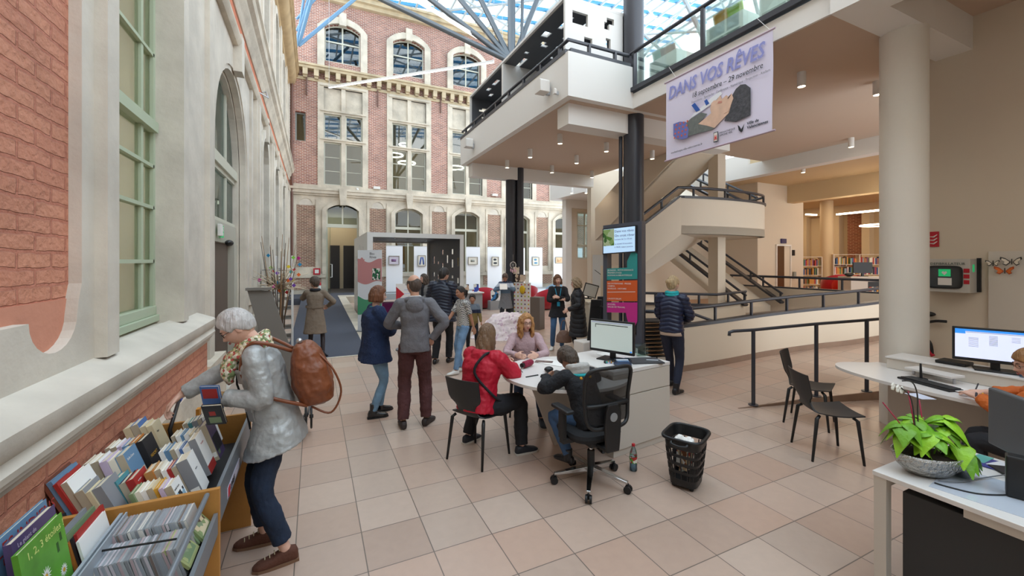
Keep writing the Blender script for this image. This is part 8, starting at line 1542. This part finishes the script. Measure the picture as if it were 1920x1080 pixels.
# dotted board
p0, p1 = onD(962, 590, 11.9), onD(994, 590, 11.6); ux = (V((p1.x, p1.y, 0)) - V((p0.x, p0.y, 0))); bw_ = ux.length; root = thing('dotted_board', 'white board covered in coloured dots with a yellow balloon shape', 'board', (p0.x, p0.y, 0), math.atan2(ux.y, ux.x)); b = MB(); b.box(0, bw_, 0, .04, .3, 1.3); b.build('board', WHITE, root)
DT = ['#c0506a', '#8fae3a', '#d08a2a', '#5a4a72', '#a03a5a', '#c9b02a']
for i in range(5):
    for j in range(9): b = MB(); b.cyl((.05 + i * (bw_ - .1) / 4, -.004, .36 + j * .11), (.05 + i * (bw_ - .1) / 4, -.001, .36 + j * .11), .024, n=10); b.build('dot', M('dot' + DT[(i * 2 + j) % 6], DT[(i * 2 + j) % 6], .6), root)
b = MB(); b.sph((bw_ * .6, -.05, 1.1), .09, .04, .12); b.build('yellow_balloon', M('yellow_plastic'), root, smooth=2); b = MB(); b.box(bw_, bw_ + .3, .0, .3, 0, .9); b.build('side_plinth', M('taupe_block', '#6a6058', .6), root)
for i, (dx, z_, c, lab) in enumerate(((.02, 1.32, '#b98a5a', 'left'), (.18, 1.32, '#5a4a42', 'middle'), (.34, 1.32, '#c9b8a6', 'right'), (.12, 1.62, '#d8c9b6', 'topmost'))): b = MB(); b.box(-.09, .09, -.01, .01, 0, .2); b.cyl((0, 0, -.02), (0, 0, .01), .02) if i == 3 else None; o = tag(b.build('picture_card', speckle('cardc%d' % i, ['#e0d8cc', c, '#cdb9a0', c, '#3a3a42'], 16)), 'small framed card on the dotted board, %s one' % lab, 'card'); o.location = (p0.x + dx * ux.x / bw_, p0.y + dx * ux.y / bw_ + .02, z_ if i < 3 else 1.54)
# drawing-covered cloth over a low form
q = onZ(945, 632); b = MB(); b.loft([ring(q + V((dx, 0, z)), a_, d_, V((.9, -.43, 0)), V((.43, .9, 0)), 40, 2.1) for z, a_, d_, dx in ((0, .85, .55, 0), (.06, .78, .5, 0), (.25, .62, .42, .05), (.45, .48, .34, .1), (.55, .4, .28, .12), (.6, .2, .15, .12))]); me = solid(b, .02, 3, .09, .16)
put(me, 'draped_cloth', speckle('scribbled_cloth', ['#e2d6da', '#e6dcde', '#ddd0d6', '#e6dcde', '#c9b0c0', '#e2d6da'], 16), None); tag(bpy.data.objects['draped_cloth'], 'pale pink scribbled cloth draped over a low form behind the reading person', 'cloth')
q = onY(962, 497, 10.55); root = thing('dream_catcher', 'pale dream catcher with feathers hanging on the dark column pair', 'decoration', q); b = MB(); b.tube([(.09 * math.cos(t), 0, .09 * math.sin(t)) for t in [2 * PI * j / 20 for j in range(20)]], .008, 6, closed=True); [b.cyl((0, 0, 0), (.09 * math.cos(t), 0, .09 * math.sin(t)), .002, n=5) for t in [2 * PI * j / 8 for j in range(8)]]; b.cyl((0, 0, .09), (0, 0, .3), .002, n=5); b.build('hoop', WHITE, root, smooth=2)
for i, x_ in enumerate((-.07, -.02, .04, .08)): b = MB(); b.sph((x_, 0, -.14 - .03 * (i % 2)), .022, .006, .05); b.build('feather', M('pink_feather', '#e0b8c4', .8), root, smooth=2)
# back hall props
q = onY(594, 509, 22.9); root = thing('fire_sign', 'red square fire alarm sign on the stone left of the hall door', 'sign', q); b = MB(); b.box(-.16, .16, -.02, .02, -.16, .16); b.build('sign_plate', M('sign_red'), root); b = MB(); b.box(-.09, .09, -.024, -.02, -.09, .09); b.build('symbol', WHITE, root)
q = onY(598, 535, 22.85); root = thing('extinguisher', 'red fire extinguisher with white label left of the hall door', 'extinguisher', (q.x, q.y, .3)); b = MB(); b.lathe([(0, .05), (.09, .05), (.1, .1), (.1, .5), (.05, .6), (.03, .65), (0, .65)], n=20); b.build('tank', M('sign_red'), root, smooth=True); b = MB(); b.lathe([(.101, .15), (.102, .15), (.102, .4), (.101, .4)], n=20); b.build('tank_label', WHITE, root); b = MB(); b.cyl((0, 0, .64), (0, 0, .72), .03); b.box(-.05, .08, -.01, .01, .7, .73); b.build('nozzle', BLACK, root)
q = onY(588, 434, 22.9)
# desk, whiteboard and easels by the far wall
a, c = onD(1112, 478, 13.2), onD(1133, 540, 12.8); root = thing('whiteboard', 'grey whiteboard with a drawn line left of the sign totem', 'board', (a.x, a.y, c.z), math.atan2(c.y - a.y, c.x - a.x)); w = (V((c.x - a.x, c.y - a.y, 0))).length; b = MB(); b.box(0, w, -.02, .02, 0, a.z - c.z); b.build('board', M('wb_face', '#c3c4c2', .3), root); b = MB(); b.cyl((.1, -.025, .55), (w * .8, -.025, .4), .008); b.build('drawn_line', BLACK, root); b = MB(); b.box(.02, .06, 0, .04, -c.z, 0); b.box(w - .06, w - .02, 0, .04, -c.z, 0); b.build('leg', SILV, root)
a, c = onD(1072, 560, 9.9), onD(1100, 560, 9.0); root = thing('reception_desk', 'cream reception desk behind the black coat woman', 'table', (a.x, a.y, 0), math.atan2(c.y - a.y, c.x - a.x)); w = (V((c.x - a.x, c.y - a.y, 0))).length; b = MB(); b.box(-.1, w + .1, 0, .4, .0, 1.0); b.build('body', M('desk_cream', '#c9c0ae', .6), root, bevel=.01); b = MB(); b.box(-.13, w + .12, -.03, .43, 1.0, 1.03); b.build('countertop', M('desk_cream'), root)
q = onD(1108, 548, 9.5); root = thing('monitor', 'small dark tilted monitor on the cream reception desk', 'monitor', (q.x + .03, q.y + .15, 1.031), -.5); b = MB(); b.box(-.16, .16, -.015, .015, .05, .36, rotm(.2, .25, 0)); b.build('housing', BLACK, root); b = MB(); b.box(-.14, .14, -.018, -.015, .07, .34, rotm(.2, .25, 0)); b.build('screen', M('wb_face'), root); b = MB(); b.box(-.08, .08, -.05, .05, 0, .02); b.cyl((0, .0, .0), (.01, 0, .1), .02); b.build('stand', BLACK, root)
for i, (px, py0, py1, dd) in enumerate(((1112, 562, 662, 7.6), (1124, 556, 640, 8.0))):
    a = onD(px, py0, dd); root = thing('folded_screen', 'black leaning panel beside the sign totem, %s one' % ('front', 'rear')[i], 'panel', (a.x, a.y, 0), -.4); b = MB(); b.add([(-.15, 0, 0), (.05, 0, 0), (.17, 0, a.z), (-.03, 0, a.z), (-.15, .05, 0), (.05, .05, 0), (.17, .05, a.z), (-.03, .05, a.z)], [(0, 1, 2, 3), (7, 6, 5, 4), (0, 4, 5, 1), (1, 5, 6, 2), (2, 6, 7, 3), (3, 7, 4, 0)]); b.build('panel', BLACK, root, bevel=.01); b = MB(); b.cyl((.12, -.03, a.z * .9), (.24, -.03, a.z * .88), .015); b.build('handle', BLACK, root)
q = onZ(1098, 684); b = MB(); b.box(-.16, .16, -.16, .16, 0, .45); o = tag(b.build('white_bin', WHITE, bevel=.02), 'white square bin behind the child at the round desk', 'bin'); o.location = (q.x, q.y, 0)
# red chairs in the library and a staffed counter
for i, (px, dd, m_, lab) in enumerate(((1566, 16.5, RED, 'red tub chair in the library left of the orange one'), (1590, 15.2, fabric('bright_red_cloth', '#d0241c'), 'bright red high-backed chair in the middle of the library'), (1608, 14.2, fabric('amber_cloth', '#d98a1c'), 'orange chair in front of the bright red library chair'))):
    q = onD(px, 550, dd); r_ = tub(lab, V((q.x, q.y, 0)), -.6, m_, 1.15); r_.location.z = .5
q = onD(1634, 540, 12.2); root = thing('library_counter', 'white library counter with shelves of books in its front', 'table', (q.x, q.y, .5), -.45); b = MB(); b.box(-.6, .8, 0, .5, 0, .95); b.build('body', DWS, root, bevel=.01); b = MB(); b.box(-.1, .5, -.01, .0, .35, .8); b.build('shelf_opening', M('dark_trough'), root)
for j in range(8): b = MB(); b.box(-.08 + j * .07, -.03 + j * .07, -.03, -.012, .4, .65); o = tag(b.build('book', M('bk' + BKC[j], BKC[j], .6)), 'book in the front shelf of the library counter', 'book', 'books in the library counter'); o.matrix_world = Matrix.Translation((q.x, q.y, .5)) @ Matrix.Rotation(-.45, 4, 'Z')
root = thing('monitor', 'dark monitor seen on the library counter beside the white column', 'monitor', (q.x - .05, q.y + .2, 1.451), -.45); b = MB(); b.box(-.28, .28, -.02, .02, .1, .42); b.build('housing', BLACK, root); b = MB(); b.box(-.03, .03, -.02, .02, 0, .15); b.box(-.1, .1, -.08, .08, 0, .012); b.build('stand', BLACK, root)
b = MB(); b.sph((0, 0, .06), .16, .1, .06); o = tag(b.build('dark_bag', BLACK, smooth=2), 'dark bag lying on the library counter', 'bag'); o.location = (q.x - .45, q.y + .35, 1.45)
# ---------------------------------------------------------------- pieces of a part go under that part
SUB = {'screen': ('housing', 'case', 'screen_case'), 'menu_bar': ('screen',), 'shelf_label': ('spine',), 'title_lettering': ('cover', 'banner_cloth'), 'cover_picture': ('cover', 'case'), 'inlay': ('case',), 'zip': ('jacket',), 'chest_pocket': ('jacket',), 'pocket': ('jacket',),
       'coat_belt': ('trench_coat',), 'belt_buckle': ('trench_coat',), 'shirt_collar': ('hooded_sweatshirt',), 'lens': ('cylinder_body',), 'round_badge': ('back_spine',), 'wheel_hub': ('wheel',), 'knit_cuff': ('jacket',), 'hood_lining': ('jacket',), 'turquoise_trim': ('jacket',), 'yellow_toggle': ('jacket',),
       'date_lettering': ('banner_cloth',), 'subtitle_lettering': ('banner_cloth',), 'web_lettering': ('banner_cloth',), 'town_lettering': ('banner_cloth',), 'library_lettering': ('banner_cloth',), 'daisy_petals': ('cover',), 'daisy_heart': ('cover',), 'panel_lettering': ('orange_panel',), 'panel_rule': ('orange_panel',), 'handle': ('basket_body',), 'support_stick': ('soil_',), 'keys': ('case',), 'cabinet_lettering': ('case',), 'window': ('window_gasket_',), 'buckle': ('bag_body',), 'suspension_wire': ('housing',), 'diffuser': ('housing',), 'eye': ('body',), 'eyebrow': ('body',), 'mouth': ('body',)}
nm_ = lambda o: o.name.split('.')[0]
byp = {}
for o in bpy.data.objects:
    if o.parent is not None and o.type == 'MESH': byp.setdefault(o.parent.name, []).append(o)
for pn, ch in byp.items():
    if bpy.data.objects[pn].type != 'EMPTY': continue
    d = {}
    for o in ch: d.setdefault(nm_(o), o)
    shoes_ = [o for o in ch if nm_(o) in ('shoe', 'boot')]
    for o in ch:
        if nm_(o) in ('sole', 'shoelace') and shoes_:
            c = np.mean([v.co[:] for v in o.data.vertices], axis=0); t = min(shoes_, key=lambda s_: (V(np.mean([v.co[:] for v in s_.data.vertices], axis=0)) - V(c)).length); o.parent = t; continue
        for k_ in SUB.get(nm_(o), ()):
            t = d.get(k_)
            if t is not None and t is not o and t.parent == o.parent and t.matrix_basis == Matrix.Identity(4) and t.matrix_parent_inverse == o.matrix_parent_inverse:
                mpi = t.matrix_parent_inverse.copy(); o.parent = t; o.matrix_parent_inverse = Matrix.Identity(4); break
